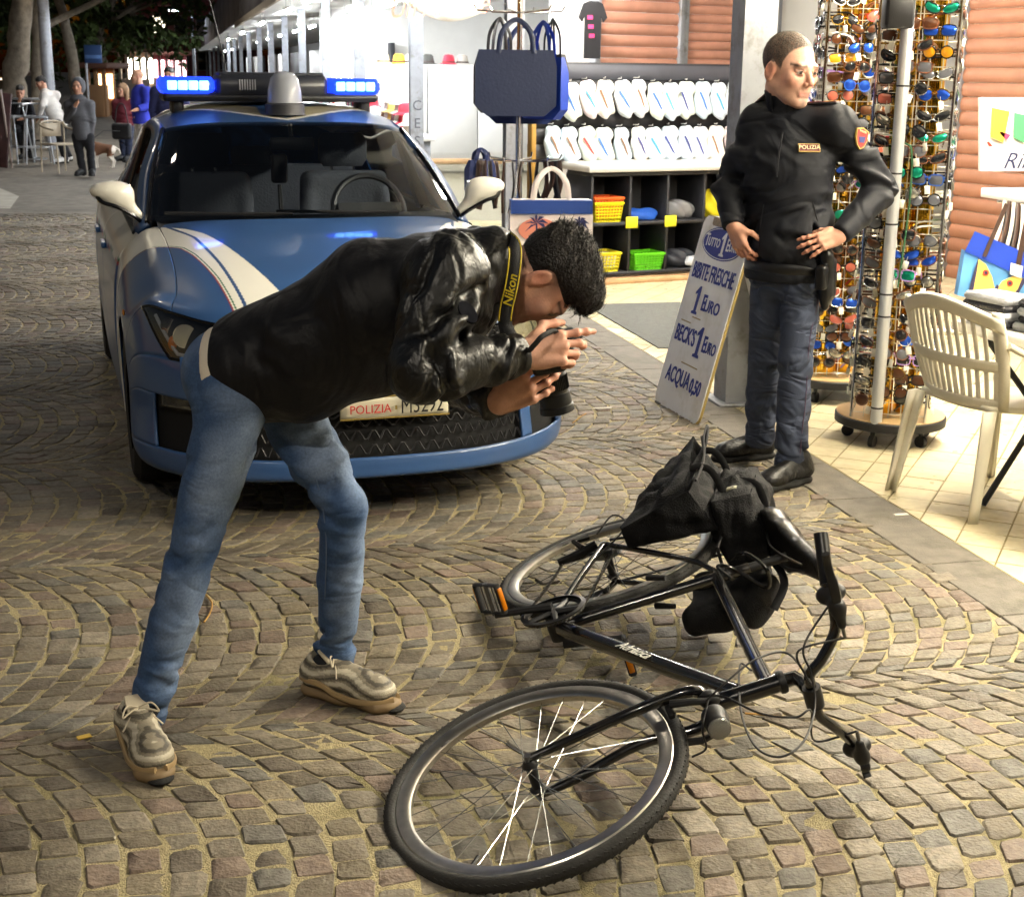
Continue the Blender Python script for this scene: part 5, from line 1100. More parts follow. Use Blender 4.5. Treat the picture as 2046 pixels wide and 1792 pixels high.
# interior
mb = MB()
mb.grid([[(x, 1.28 + .1 * abs(x) ** 2 + t * .42, .985 + .03 * math.sin(t * 3) - .10 * max(0, t - .8) * 5) for x in np.linspace(-.7, .7, 12)] for t in np.linspace(0, 1, 8)]); mb.build('dashboard', M('dash_plastic', '#2c2e33', .6, bump=.3, bs=120), CAR)
for s in (1, -1):
    S = SDF((-.3, -.2, -.45), (.3, .35, .5), .012); S.box((0, .06, 0), (.24, .06, .33), .05); S.limb((-.22, .03, -.25), (-.2, .03, .2), .05, .04, .03).limb((.22, .03, -.25), (.2, .03, .2), .05, .04, .03); S.box((0, -.02, -.36), (.24, .2, .07), .05, .03)
    vv, ff = S.mesh(2); vv = vv + V(.37 * s, 2.35, .82); st = obj('front_seat', vv, ff, m_seat, CAR)
    mb = MB(); mb.rbox((.37 * s, 2.44, 1.255), (.13, .05, .085), .035); mb.build('headrest', m_seat, st)
    for d in (-.06, .06): mb = MB(); mb.tube([(.37 * s + d, 2.44, 1.1), (.37 * s + d, 2.44, 1.2)], .007, 6); mb.build('headrest_post', m_chrome, st)
mb = MB(); mb.rbox((0, 3.25, .85), (.62, .08, .28), .05); mb.build('rear_seat', m_seat, CAR)
mb = MB(); mb.rbox((0, 3.28, 1.17), (.12, .04, .06), .03); mb.build('rear_headrest', m_seat, CAR)
mb = MB(); a = np.linspace(0, 2 * math.pi, 28, endpoint=False); Rw = frame((0, -.9, .45)); mb.tube([V(.37, 1.80, 1.0) + Rw @ V(.18 * math.cos(t), .18 * math.sin(t), 0) for t in a], .016, 8, closed=True); mb.box((.37, 1.80, 1.0), (.16, .03, .03), Rw); mb.build('steering_wheel', M('wheel_rim_black', '#1d1e22', .5), CAR)
mb = MB(); mb.rbox((.0, 1.86, 1.315), (.11, .02, .03), .012); mb.tube([(0, 1.86, 1.33), (0, 1.90, 1.40)], .012, 6); mb.build('rear_view_mirror', m_blkp, CAR)
mb = MB(); mb.rbox((-.02, 2.15, 1.18), (.04, .03, .07), .01); mb.tube([(-.02, 2.15, 1.1), (-.02, 2.1, .9)], .012, 6); mb.build('radio_mount', m_blkp, CAR)
for x in (.05, -.45): mb = MB(); mb.tube(spline([(x + .35, 1.30, 1.04), (x + .05, 1.30, 1.045), (x - .22, 1.33, 1.05)], 5), .008, 5); mb.build('wiper', m_blkp, CAR)
# roof beacon and light bar
m_dome = M('dome_plastic', '#c8ccd8', .18, trans=.55, spec=.5, ior=1.3)
mb = MB(); mb.lathe([(.10, -.02), (.098, .03), (.088, .036)], (.01, 2.10, 1.462), 26); bc = mb.build('roof_beacon', M('beacon_base', '#2b2c31', .5), CAR)
mb = MB(); mb.lathe([(.088, .03), (.084, .09), (.07, .145), (.045, .172), (.001, .18)], (.01, 2.10, 1.468), 26); mb.build('beacon_dome', m_dome, bc)
mb = MB(); mb.lathe([(.05, .03), (.05, .10), (.035, .12), (.001, .122)], (.01, 2.10, 1.468), 16); mb.build('beacon_reflector', M('beacon_core', '#5f626c', .3, metal=.7), bc)
LBY = 2.40; LBZ = 1.575
lb = None
mb = MB(); mb.rbox((-.02, LBY, LBZ - .055), (.555, .13, .022), .015)
for x in (-.50, .47): mb.rbox((x, LBY, LBZ - .09), (.03, .08, .05), .01)
lb = mb.build('light_bar', M('bar_base', '#1a1b20', .4), CAR)
mb = MB(); mb.rbox((-.02, LBY, LBZ - .002), (.285, .135, .052), .018); mb.rbox((-.02, LBY, LBZ + .054), (.27, .11, .010), .008); mb.build('centre_housing', M('bar_dark', '#23252d', .35), lb)
mb = MB()
for k in range(7): mb.box((-.19 + .013 * k, LBY - .137, LBZ + .005), (.003, .003, .025))
mb.build('speaker_grid', M('grid_grey', '#8a8c94', .5), lb)
m_led = M('blue_led', (.3, .62, 1), .3, emit=2.4, ecol=(.08, .30, 1, 1)); m_ledc = M('blue_lens', (.01, .03, .8), .2, emit=.9, ecol=(.006, .03, 1, 1))
for s, x0, x1 in ((-1, -.585, -.315), (1, .275, .545)):
    mb = MB(); mb.rbox(((x0 + x1) / 2, LBY, LBZ), ((x1 - x0) / 2, .14, .040), .022); ln = mb.build('blue_lens', m_ledc, lb)
    mb = MB()
    for k in range(4): xx = x0 + .03 + (x1 - x0 - .06) * (k + .5) / 4; mb.rbox((xx, LBY - .139, LBZ), ((x1 - x0) / 8 - .010, .006, .022), .005)
    mb.build('led_segment', m_led, ln)
mb = MB(); mb.tube(spline([(-.10, 3.3, 1.42), (-.14, 3.36, 1.75), (-.22, 3.45, 2.15), (-.30, 3.55, 2.5)], 5), .0035, 5); mb.build('aerial', m_blkp, CAR)
# ------------------------------------------------------------------ bicycle lying on its left side (bike coordinates: x forward, y rider's left, z up)
BR = np.array([[-.2433, .3083, .9196], [-.9675, -.0101, -.2526], [-.0686, -.9512, .3007]]); BO = V(.1384, 3.7966, .1368)
BIKE = thing('bicycle', 'black city bicycle lying on its side on the cobbles, one pedal up', 'bicycle')
BIKE.matrix_world = Matrix([list(BR[i]) + [BO[i]] for i in range(3)] + [[0, 0, 0, 1]])
loc = lambda p: BR.T @ (np.asarray(p) - BO)
m_bk = M('bike_paint', '#08080a', .22, coat=.6, dirt='#2a261f', ds=18)
m_bkm = M('bike_matt', '#101012', .5)
m_tyre = M('tyre_rubber', '#232220', .75, bump=.25, bs=160, var=.3, vs=30)
m_rim = M('rim_alu', '#b4b0a8', .32, metal=1, var=.15, vs=30)
m_spoke = M('spoke_steel', '#c8c8c4', .25, metal=1)
m_steel = M('dull_steel', '#6f6f70', .35, metal=1)
bb = V(0, 0, 0); rh = V(-.44, 0, .068); seat = V(-.1504, 0, .4769); htb = V(.6255, 0, .5694); htt = V(.5874, 0, .6801)
ax_ = V(-.3256, 0, .9455); sf_ = V(.9337, .1573, .3215); sl_ = V(-.1487, .9876, -.0512); fh = V(.8386, .0095, .1335)
def tb(name, pts, r, n=12, mat=m_bk, parent=BIKE, **k): mb = MB(); mb.tube(pts, r, n, **k); return mb.build(name, mat, parent)
dt = tb('down_tube', [bb + V(.02, 0, .018), htb + V(-.02, 0, .02)], [.024, .022])
tb('seat_tube', [bb, seat + V(-.02, 0, .065)], .0165)
tb('top_tube', [seat + V(.0, 0, -.03), htt - ax_ * .02], [.017, .019])
tb('head_tube', [htb - ax_ * .035, htt + ax_ * .012], .022, 14)
for z0 in (htb - ax_ * .035, htt + ax_ * .012): mb = MB(); mb.lathe([(.026, -.008), (.028, 0), (.026, .008)], z0, 16, frame(ax_)); mb.build('headset_ring', m_bkm, BIKE)
for s in (1, -1):
    tb('chain_stay', spline([bb + V(-.03, .03 * s, 0), bb + V(-.2, .05 * s, .03), rh + V(.02, .064 * s, 0)], 5), .0105, 10)
    tb('seat_stay', spline([seat + V(0, .018 * s, -.03), seat + V(-.06, .045 * s, -.11), rh + V(.01, .064 * s, .012)], 5), .0085, 10)
mb = MB(); mb.lathe([(.03, -.036), (.032, 0), (.03, .036)], bb, 16, frame((0, 1, 0))); mb.build('bottom_bracket', m_bkm, BIKE)
# fork
for s in (1, -1):
    top = htb - ax_ * .06 + sl_ * .045 * s
    tb('fork_blade', spline([htb - ax_ * .045, htb - ax_ * .052 + sl_ * .03 * s, top - ax_ * .03 + sl_ * .008 * s, top - ax_ * .17, fh + ax_ * .09 - sf_ * .018 + sl_ * .052 * s, fh + sl_ * .052 * s], 5), np.linspace(.018, .0095, 26), 12)
# wheels
def wheel(c, axle, up, name, nsp=32, hubw=.045):
    axle = nrm(axle); u = nrm(up - axle * (up @ axle)); w_ = np.cross(axle, u); Rw = np.stack([u, w_, axle], 1)
    mb = MB(); a = np.linspace(0, 2 * math.pi, 72, endpoint=False); ring = lambda r, h=0: [c + Rw @ V(r * math.cos(t), r * math.sin(t), h) for t in a]
    mb.tube(ring(.3425), .0178, 14, closed=True); wh = mb.build(name, m_tyre, BIKE)
    mb = MB(); N = 120
    for k in range(N):
        t = 2 * math.pi * k / N
        for h, sg in ((.0085, 1), (-.0085, -1)):
            p = c + Rw @ V((.3425 + .0150) * math.cos(t + .012 * sg), (.3425 + .0150) * math.sin(t + .012 * sg), h)
            tt = Rw @ V(-math.sin(t), math.cos(t), 0); rr = Rw @ V(math.cos(t), math.sin(t), 0)
            mb.box(p, (.0060, .0022, .0010), np.stack([nrm(tt + .5 * sg * axle), np.cross(rr, nrm(tt + .5 * sg * axle)), rr], 1))
    tag(mb.build('tread_blocks', m_tyre, wh, False), kind='stuff')
    prof = [(.294, -.007), (.300, -.0125), (.326, -.0145), (.329, -.012), (.322, -.004), (.322, .004), (.329, .012), (.326, .0145), (.300, .0125), (.294, .007), (.294, -.007)]
    mb = MB(); mb.lathe(prof, c, 72, Rw, cap=False); rim = mb.build('rim', m_rim, wh)
    mb = MB(); t = 2.2; mb.tube([c + Rw @ V(.30 * math.cos(t), .30 * math.sin(t), 0), c + Rw @ V(.262 * math.cos(t), .262 * math.sin(t), .0)], .0045, 6); mb.build('valve', m_bkm, wh)
    mb = MB(); mb.lathe([(.012, -hubw - .012), (.02, -hubw), (.02, -hubw + .004), (.013, -hubw + .008), (.0125, hubw - .008), (.02, hubw - .004), (.02, hubw), (.012, hubw + .012)], c, 16, Rw); mb.build('hub', m_bkm, wh)
    mb = MB(); mb.lathe([(.009, -hubw - .026), (.009, -hubw - .012), (.005, -hubw), (.005, hubw), (.009, hubw + .012), (.009, hubw + .026)], c, 8, Rw); mb.build('axle_nut', m_steel, wh)
    for k in range(nsp):
        t = 2 * math.pi * k / nsp; s = 1 if k % 2 else -1; q = t + (.9 if (k // 2) % 2 else -.9)
        mb = MB(); mb.tube([c + Rw @ V(.019 * math.cos(q), .019 * math.sin(q), s * (hubw - .002)), c + Rw @ V(.299 * math.cos(t), .299 * math.sin(t), s * .002)], .00115, 5, cap=False); mb.build('spoke', m_spoke, wh)
    mb = MB(); t = 4.0; mb.rbox(c + Rw @ V(.30 * math.cos(t), .30 * math.sin(t), .0), (.004, .016, .012), .003, Rw @ rotz(t)); mb.build('rim_sticker', m_bkm, wh)
    return wh
wheel(fh, sl_, ax_, 'front_wheel', hubw=.036); wr = wheel(rh, V(0, 1, 0), V(0, 0, 1), 'rear_wheel', hubw=.045)
# crank, chain, derailleur, pedals (drive side is -y)
mb = MB(); a = np.linspace(0, 2 * math.pi, 88, endpoint=False); Rc = frame((0, -1, 0))
cc = V(0, -.046, 0); pts = [cc + Rc @ V((.089 + .003 * (k % 2)) * math.cos(t), (.089 + .003 * (k % 2)) * math.sin(t), 0) for k, t in enumerate(a)]
mb.tube(pts, .003, 5, closed=True); ch = mb.build('chainring', m_bkm, BIKE)
mb = MB(); mb.lathe([(.086, -.002), (.075, -.003), (.075, .003), (.086, .002), (.086, -.002)], cc, 44, Rc, cap=False); mb.build('chainring_band', m_bkm, ch)
for k in range(5): t = k * 1.2566 + .3; mb = MB(); mb.tube([cc, cc + Rc @ V(.08 * math.cos(t), .08 * math.sin(t), 0)], [.012, .007], 6); mb.build('chainring_arm', m_bkm, ch)
mb = MB(); mb.lathe([(.095, .004), (.097, .008), (.085, .011), (.085, .004)], cc, 44, Rc, cap=False); mb.build('chain_guard', M('guard_black', '#0c0c0d', .3), ch)
def pedal(c, axis, u, name='pedal'):
    axis = nrm(axis); u = nrm(u - axis * (u @ axis)); n = np.cross(axis, u); R_ = np.stack([u, n, axis], 1)
    mb = MB(); P = lambda x, z: c + R_ @ V(x, 0, z)
    mb.tube([P(-.045, .01), P(-.045, .095), P(.045, .095), P(.045, .01)], .006, 6, closed=True, flat=(n, 2.0)); pd = mb.build(name, m_bkm, BIKE)
    mb = MB(); mb.tube([c, P(0, .1)], .009, 8); mb.build('pedal_spindle', m_steel, pd)
    for s in (1, -1):
        mb = MB(); mb.rbox(c + R_ @ V(.052 * s, 0, .052), (.003, .008, .034), .002, R_); mb.build('reflector', M('amber_reflector', '#b4690c', .25), pd)
        mb = MB(); mb.tube([P(.022 * s, .012), P(.022 * s, .093)], .004, 6); mb.build('pedal_bar', m_steel, pd)
cr = V(.01, -.075, -.168)
tb('crank_arm', [V(0, -.062, 0), V(.004, -.07, -.08), cr], [.015, .012, .011], 8, m_bkm); pedal(cr, V(0, -1, 0), V(.5, 0, .9))
cl = V(-.01, .075, .168); tb('crank_arm', [V(0, .055, 0), cl], [.014, .011], 8, m_bkm); pedal(cl, V(0, 1, 0), V(1, 0, .3))
mb = MB(); Cy = -.046; r1, r2 = .089, .034
path = []
for t in np.linspace(-math.pi / 2 - .1, math.pi / 2 + .1, 20): path.append((r1 * math.cos(t), Cy, r1 * math.sin(t)))
for t in np.linspace(math.pi / 2, 1.5 * math.pi, 12): path.append((rh[0] + r2 * math.cos(t), Cy + .004, rh[2] + r2 * math.sin(t)))
path.append((rh[0] + .04, Cy, rh[2] - .08)); path.append((rh[0] + .05, Cy, rh[2] - .13)); path.append((rh[0] + .12, Cy, rh[2] - .13))
P_ = np.array(path); out = []
for i in range(len(P_)):
    a0, b0 = P_[i], P_[(i + 1) % len(P_)]; n = max(1, int(np.linalg.norm(b0 - a0) / .0127))
    for k in range(n): out.append((a0 + (b0 - a0) * k / n, nrm(b0 - a0)))
for i, (p, d) in enumerate(out): mb.box(p, (.0075, .0026 if i % 2 else .0036, .0036), frame(np.cross(d, (0, 1, 0)), d))
tag(mb.build('chain', M('chain_steel', '#3c3830', .4, metal=.9), BIKE, False), kind='stuff')
mb = MB()
for r, y in ((.05, -.03), (.044, -.036), (.038, -.042), (.03, -.048)): mb.lathe([(r, -.0015), (r, .0015)], rh + V(0, y, 0), 24, Rc)
tag(mb.build('cassette', m_steel, wr), kind='stuff')
mb = MB(); mb.tube([rh + V(.01, -.07, -.02), rh + V(.035, -.06, -.075), rh + V(.06, -.055, -.14)], [.016, .014, .012], 8); mb.tube([rh + V(.03, -.075, -.06), rh + V(.0, -.09, -.09), rh + V(-.03, -.085, -.05)], .01, 6); mb.build('derailleur', m_bkm, BIKE)
tb('derailleur_cable', spline([rh + V(-.03, -.09, -.02), rh + V(-.09, -.12, .03), rh + V(-.02, -.10, .08), rh + V(.1, -.06, .0)], 6), .003, 6, m_bkm)
# seat post, saddle
tb('seat_post', [seat + V(-.015, 0, .05), seat + V(-.05, 0, .17)], .0135, 12, m_bkm)
S = SDF((-.45, -.13, .55), (.02, .13, .82), .006)
S.chain([V(-.35, 0, .605), V(-.28, 0, .635), V(-.18, 0, .69), V(-.06, 0, .75)], [.064, .058, .037, .026], .04, (0, 1, 0), 1.35); S.limb(V(-.36, -.05, .60), V(-.36, .05, .60), .045, .045, .03); S.cut((-.2, 0, .66), (.5, 0, -1))
vv, ff = S.mesh(2); sd = obj('saddle', vv, ff, M('saddle_vinyl', '#1a1918', .28, bump=.2, bs=200), BIKE)
for s in (1, -1): tb('saddle_rail', spline([(-.34, .03 * s, .585), (-.26, .02 * s, .60), (-.17, .02 * s, .64), (-.09, .01 * s, .70)], 5), .004, 6, m_steel, sd)
# stem, bars
hc = htt + ax_ * .06 + sf_ * .09
tb('stem', [htt + ax_ * .005, htt + ax_ * .045, htt + ax_ * .055 + sf_ * .03, hc], [.019, .018, .017, .017], 12)
mb = MB(); mb.lathe([(.021, -.026), (.022, 0), (.021, .026)], hc, 14, frame(sl_)); mb.build('stem_clamp', m_bkm, BIKE)
B3 = lambda l, a, b: hc + sl_ * l + sf_ * a + ax_ * b
right = [(-.03, 0, 0), (-.06, 0, .005), (-.09, .0, .04), (-.14, -.015, .085), (-.19, -.035, .097), (-.24, -.056, .100), (-.315, -.125, .125)]
left = [(.03, 0, 0), (.06, 0, .005), (.10, -.005, .03), (.16, -.03, .06), (.205, -.055, .075), (.24, -.075, .085)]
bar = tb('handlebar', spline([B3(*p) for p in right[::-1]] + [B3(*p) for p in left], 6), .0125, 14)
tb('grip', [B3(-.235, -.053, .099), B3(-.32, -.13, .127)], .0165, 14, M('grip_rubber', '#0a0b0e', .35))
tb('grip', [B3(.222, -.062, .08), B3(.262, -.085, .09)], .017, 14, MATS['grip_rubber'])
for q, r0 in ((-.215, (-.045, .098)), (.215, (-.058, .078))):
    c = B3(q, *r0); s = 1 if q > 0 else -1; lk = .35 if q > 0 else 1
    S = SDF(c - .11, c + .11, .005); S.limb(c, c + sf_ * .05 - sl_ * .01 * s, .021, .016, .015).limb(c + sf_ * .05, c + sf_ * .055 - sl_ * .05 * s, .013, .011, .02).limb(c - ax_ * .012, c + ax_ * .02, .02, .018, .01)
    vv, ff = S.mesh(1); lv = obj('brake_lever', vv, ff, m_bkm, BIKE)
    tb('lever_blade', spline([c + sf_ * .05, c + sf_ * .062 + sl_ * .04 * s * lk, c + sf_ * .05 + sl_ * .10 * s * lk, c + sf_ * .058 + sl_ * .135 * s * lk], 5), [.008] * 8 + [.0065] * 8, 8, m_bkm, lv, flat=(ax_, 1.5))
    tb('barrel_adjuster', [c + sf_ * .055 - sl_ * .05 * s, c + sf_ * .055 - sl_ * .085 * s], .0042, 8, m_steel, lv)
# brakes on fork and rear, front lamp
for s in (1, -1):
    p = htb - ax_ * .135 + sl_ * .055 * s
    mb = MB(); mb.tube([p + sf_ * .03, p + sf_ * .045 + ax_ * .045, p + sf_ * .05 - sl_ * .01 * s + ax_ * .085], [.01, .009, .007], 8); mb.build('brake_arm', m_bkm, BIKE)
    mb = MB(); mb.rbox(p - sl_ * .018 * s + sf_ * .03 - ax_ * .005, (.007, .008, .024), .003, np.stack([sl_, ax_, sf_], 1)); mb.build('brake_pad', m_bkm, BIKE)
    p = rh + V(.31, .045 * s, .19); mb = MB(); mb.tube([p, p + V(.03, 0, .06)], [.01, .008], 8); mb.build('brake_arm', m_bkm, BIKE)
lc = htb - ax_ * .05 + sf_ * .075 - sl_ * .015
S = SDF(lc - .09, lc + .09, .004); S.ell(lc, (.027, .027, .027), .02).limb(lc, lc + sf_ * .035, .025, .028, .02); S.cut(lc + sf_ * .045, sf_); vv, ff = S.mesh(1); fl = obj('front_lamp', vv, ff, m_bkm, BIKE)
mb = MB(); mb.lathe([(.026, 0), (.026, .008), (.016, .013), (.001, .015)], lc + sf_ * .042, 18, frame(sf_)); mb.build('lamp_lens', M('lamp_lens', '#d8d6cc', .12, trans=.7), fl)
mb = MB(); mb.ball(htb - ax_ * .045 + sf_ * .02 - sl_ * .03, (.026, .022, .026), 12, 8); mb.build('lamp_mount', m_bkm, fl)
# cables
Wp = lambda x, y, z: loc(G(x, y, z))
rc = B3(-.215, -.045, .098) + sf_ * .055 + sl_ * .085; lc2 = B3(.215, -.058, .078) + sf_ * .055 - sl_ * .085
for nm, pts in (('brake_cable', [rc, Wp(1597, 1300, .44), Wp(1612, 1350, .38), Wp(1622, 1365, .36), Wp(1575, 1305, .37), Wp(1510, 1318, .37), Wp(1450, 1365, .34), Wp(1410, 1402, .3)]),
                ('gear_cable', [B3(-.20, -.04, .098), Wp(1608, 1290, .46), Wp(1622, 1345, .4), Wp(1630, 1410, .34), Wp(1608, 1480, .3), Wp(1560, 1512, .28), Wp(1510, 1490, .27), Wp(1482, 1420, .28), Wp(1480, 1330, .3), htt + V(-.05, -.02, -.06)]),
                ('brake_cable', [lc2, Wp(1630, 1480, .18), Wp(1622, 1420, .33), Wp(1590, 1433, .33), Wp(1520, 1425, .33), Wp(1450, 1393, .32), Wp(1400, 1390, .3)]),
                ('noodle_cable', [htb - ax_ * .05 + sf_ * .05 - sl_ * .05, Wp(1405, 1455, .25), Wp(1412, 1495, .2), Wp(1385, 1512, .17)])):
    tb(nm, spline(pts, 8), .0027, 6, m_bkm)
# lock cable hung on the seat tube, rack
tb('cable_lock', spline([seat + V(.03, -.05, .03), seat + V(.10, -.09, .09), seat + V(.14, -.05, .14), seat + V(.10, .02, .12), seat + V(.02, -.02, .03), seat + V(.08, -.06, .0), seat + V(.17, -.05, .05)], 8), .0055, 8, M('cable_black', '#0b0b0c', .2))
rk = tb('rear_rack', [rh + V(.20, .05, .385), rh + V(-.20, .05, .385), rh + V(-.20, -.05, .385), rh + V(.20, -.05, .385)], .005, 6, m_bkm, closed=True)
for s in (1, -1): tb('rack_stay', [rh + V(-.02, .05 * s, .385), rh + V(-.01, .07 * s, .02)], .0045, 6, m_bkm, rk)
tb('rack_bracket', [rh + V(.20, 0, .385), seat + V(-.02, 0, -.01)], .005, 6, m_bkm, rk)
tb('kickstand', [rh + V(.10, .05, -.0), rh + V(.14, .09, -.26)], [.009, .008], 8, m_bkm)
ld = nrm(htb - bb); text('frame_lettering', 'Adriatica', .042, M('decal_white', '#cfcdc4', .4), bb + ld * .42 + V(0, -.0242, .006), ld, np.cross(V(0, -1, 0), ld), dt, 0, extr=.0006, shear=.35)
# ---- panniers (fabric bags: things of their own, strapped to the rack)
m_bag = M('bag_fabric', '#0b0b0d', .8, bump=.6, bs=240, var=.25, vs=25, spec=.3)
m_bagl = M('bag_lining', '#101012', .8)
def bag(name, label, group=None):
    o = thing(name, label, 'bike bag', group=group); o.matrix_world = BIKE.matrix_world.copy(); return o
PB = bag('pannier_bag', 'black fabric pannier with pale reflective band and gaping flap, on top of the fallen bicycle')
def fabric_box(name, corners, parent, mat, n=9, amp=.006, seed=0, inflate=.012):
    """corners: 8 points (bottom loop, top loop); faces are subdivided, puffed a little and creased, with crisp edges"""
    c = np.array(corners, float); quads = [(0, 1, 2, 3), (7, 6, 5, 4), (0, 4, 5, 1), (1, 5, 6, 2), (2, 6, 7, 3), (3, 7, 4, 0)]; parts = []; cen = c.mean(0)
    for qd in quads:
        a, b, d, e = c[list(qd)]; u, v = np.meshgrid(np.linspace(0, 1, n), np.linspace(0, 1, n), indexing='ij'); u = u[..., None]; v = v[..., None]
        P = a * (1 - u) * (1 - v) + b * u * (1 - v) + d * u * v + e * (1 - u) * v; nn = nrm(np.cross(b - a, e - a)); nn = nn if nn @ (P.mean((0, 1)) - cen) > 0 else -nn
        w_ = (16 * u * (1 - u) * v * (1 - v)); cr = vnoise(P.reshape(-1, 3), 26, seed).reshape(n, n, 1) * amp + vnoise(P.reshape(-1, 3) * V(1, .4, .6), 60, seed + 1).reshape(n, n, 1) * amp * .5
        P = P + nn * (inflate * w_ ** .5 + cr * np.minimum(1, w_ * 2 + .15)); parts.append(gmesh(P, nrm(np.cross(b - a, e - a)) @ nn < 0))
    v, f = join(parts); return obj(name, v, f, mat, parent, True, None, 50)
bc_ = [(-.70, -.07, .19), (-.33, -.07, .17), (-.32, -.14, .17), (-.70, -.13, .20), (-.69, -.075, .44), (-.33, -.075, .45), (-.315, -.215, .40), (-.67, -.275, .385)]
fabric_box('bag_body', bc_, PB, m_bag, 22, .013, 3, .016)
mb = MB(); fp = [[(-.70 + .38 * u_, -.262 - .03 * t * (1 - .4 * u_) + .04 * u_ + .010 * math.sin(7 * u_ + 3 * t), .40 + .03 * t + .012 * math.sin(5 * u_)) for u_ in np.linspace(0, 1, 12)] for t in np.linspace(0, 1, 8)]
mb.grid(fp); fo_ = mb.build('flap', m_bag, PB); fo_.modifiers.new('s', 'SOLIDIFY').thickness = .007
bb_ = [o_ for o_ in PB.children if o_.name.startswith('bag_body')][0]; rows = []
for t in np.linspace(0, 1, 9):
    r0, r1 = ray_surface(bb_, 1324 + 20 * t, 958 + 46 * t, .02), ray_surface(bb_, 1337 + 20 * t, 952 + 46 * t, .02)
    if r0 and r1: rows.append([r0[0], r1[0]])
if len(rows) > 2: mb = MB(); mb.grid(rows); rb = mb.build('reflective_band', M('reflective', '#9b998c', .35)); rb.modifiers.new('s', 'SOLIDIFY').thickness = .003; rb.parent = PB; rb.matrix_parent_inverse = PB.matrix_world.inverted()
for x in (-.58, -.42): tb('strap', spline([(x, -.06, .45), (x, -.16, .475), (x, -.235, .455), (x, -.25, .40)], 5), .011, 8, m_bagl, PB, flat=((1, 0, 0), .25))
tb('piping', spline([(-.70, -.292, .43), (-.60, -.282, .43), (-.50, -.265, .44), (-.42, -.25, .44), (-.32, -.24, .43)], 5), .004, 6, m_bagl, PB)
TBG = bag('trunk_bag', 'black fabric rack bag with side buckle sitting between saddle and open pannier')
bc_ = [(-.66, -.15, .45), (-.34, -.16, .45), (-.33, .06, .455), (-.66, .06, .455), (-.645, -.14, .56), (-.37, -.15, .565), (-.36, .05, .575), (-.65, .05, .57)]
fabric_box('bag_body', bc_, TBG, m_bag, 22, .014, 8, .022)
tb('buckle_strap', spline([(-.47, -.17, .50), (-.46, -.14, .575), (-.45, -.03, .575), (-.45, .07, .54)], 5), .012, 8, m_bagl, TBG, flat=((1, 0, 0), .25))
mb = MB(); mb.rbox((-.62, -.10, .535), (.02, .012, .012), .004); mb.build('buckle', m_bkm, TBG)
mb = MB(); mb.rbox((-.40, -.165, .51), (.012, .006, .016), .003); mb.build('bag_label', M('bag_tag', '#8d8a72', .5), TBG)
PL2 = bag('pannier_bag', 'black fabric pannier squashed flat on the cobbles under the bicycle frame')
S = SDF((-.62, .02, .22), (-.02, .27, .70), .008)
S.box((-.29, .125, .44), (.16, .04, .12), .03); S.ell((-.25, .13, .50), (.13, .045, .09), .04)
S.disp(lambda X, Y, Z: .008 * np.sin(24 * X + 16 * Z + 5 * np.sin(12 * Z)))
S.cut(loc(V(.5, 3.9, .012)), BR.T @ V(0, 0, -1)); vv, ff = S.mesh(1); obj('bag_body', vv, ff, m_bag, PL2)
tb('bag_strap', spline([(-.30, .05, .56), (-.26, .04, .60), (-.20, .08, .62), (-.15, .13, .58)], 5), .012, 8, m_bagl, PL2, flat=((0, 1, 0), .25))
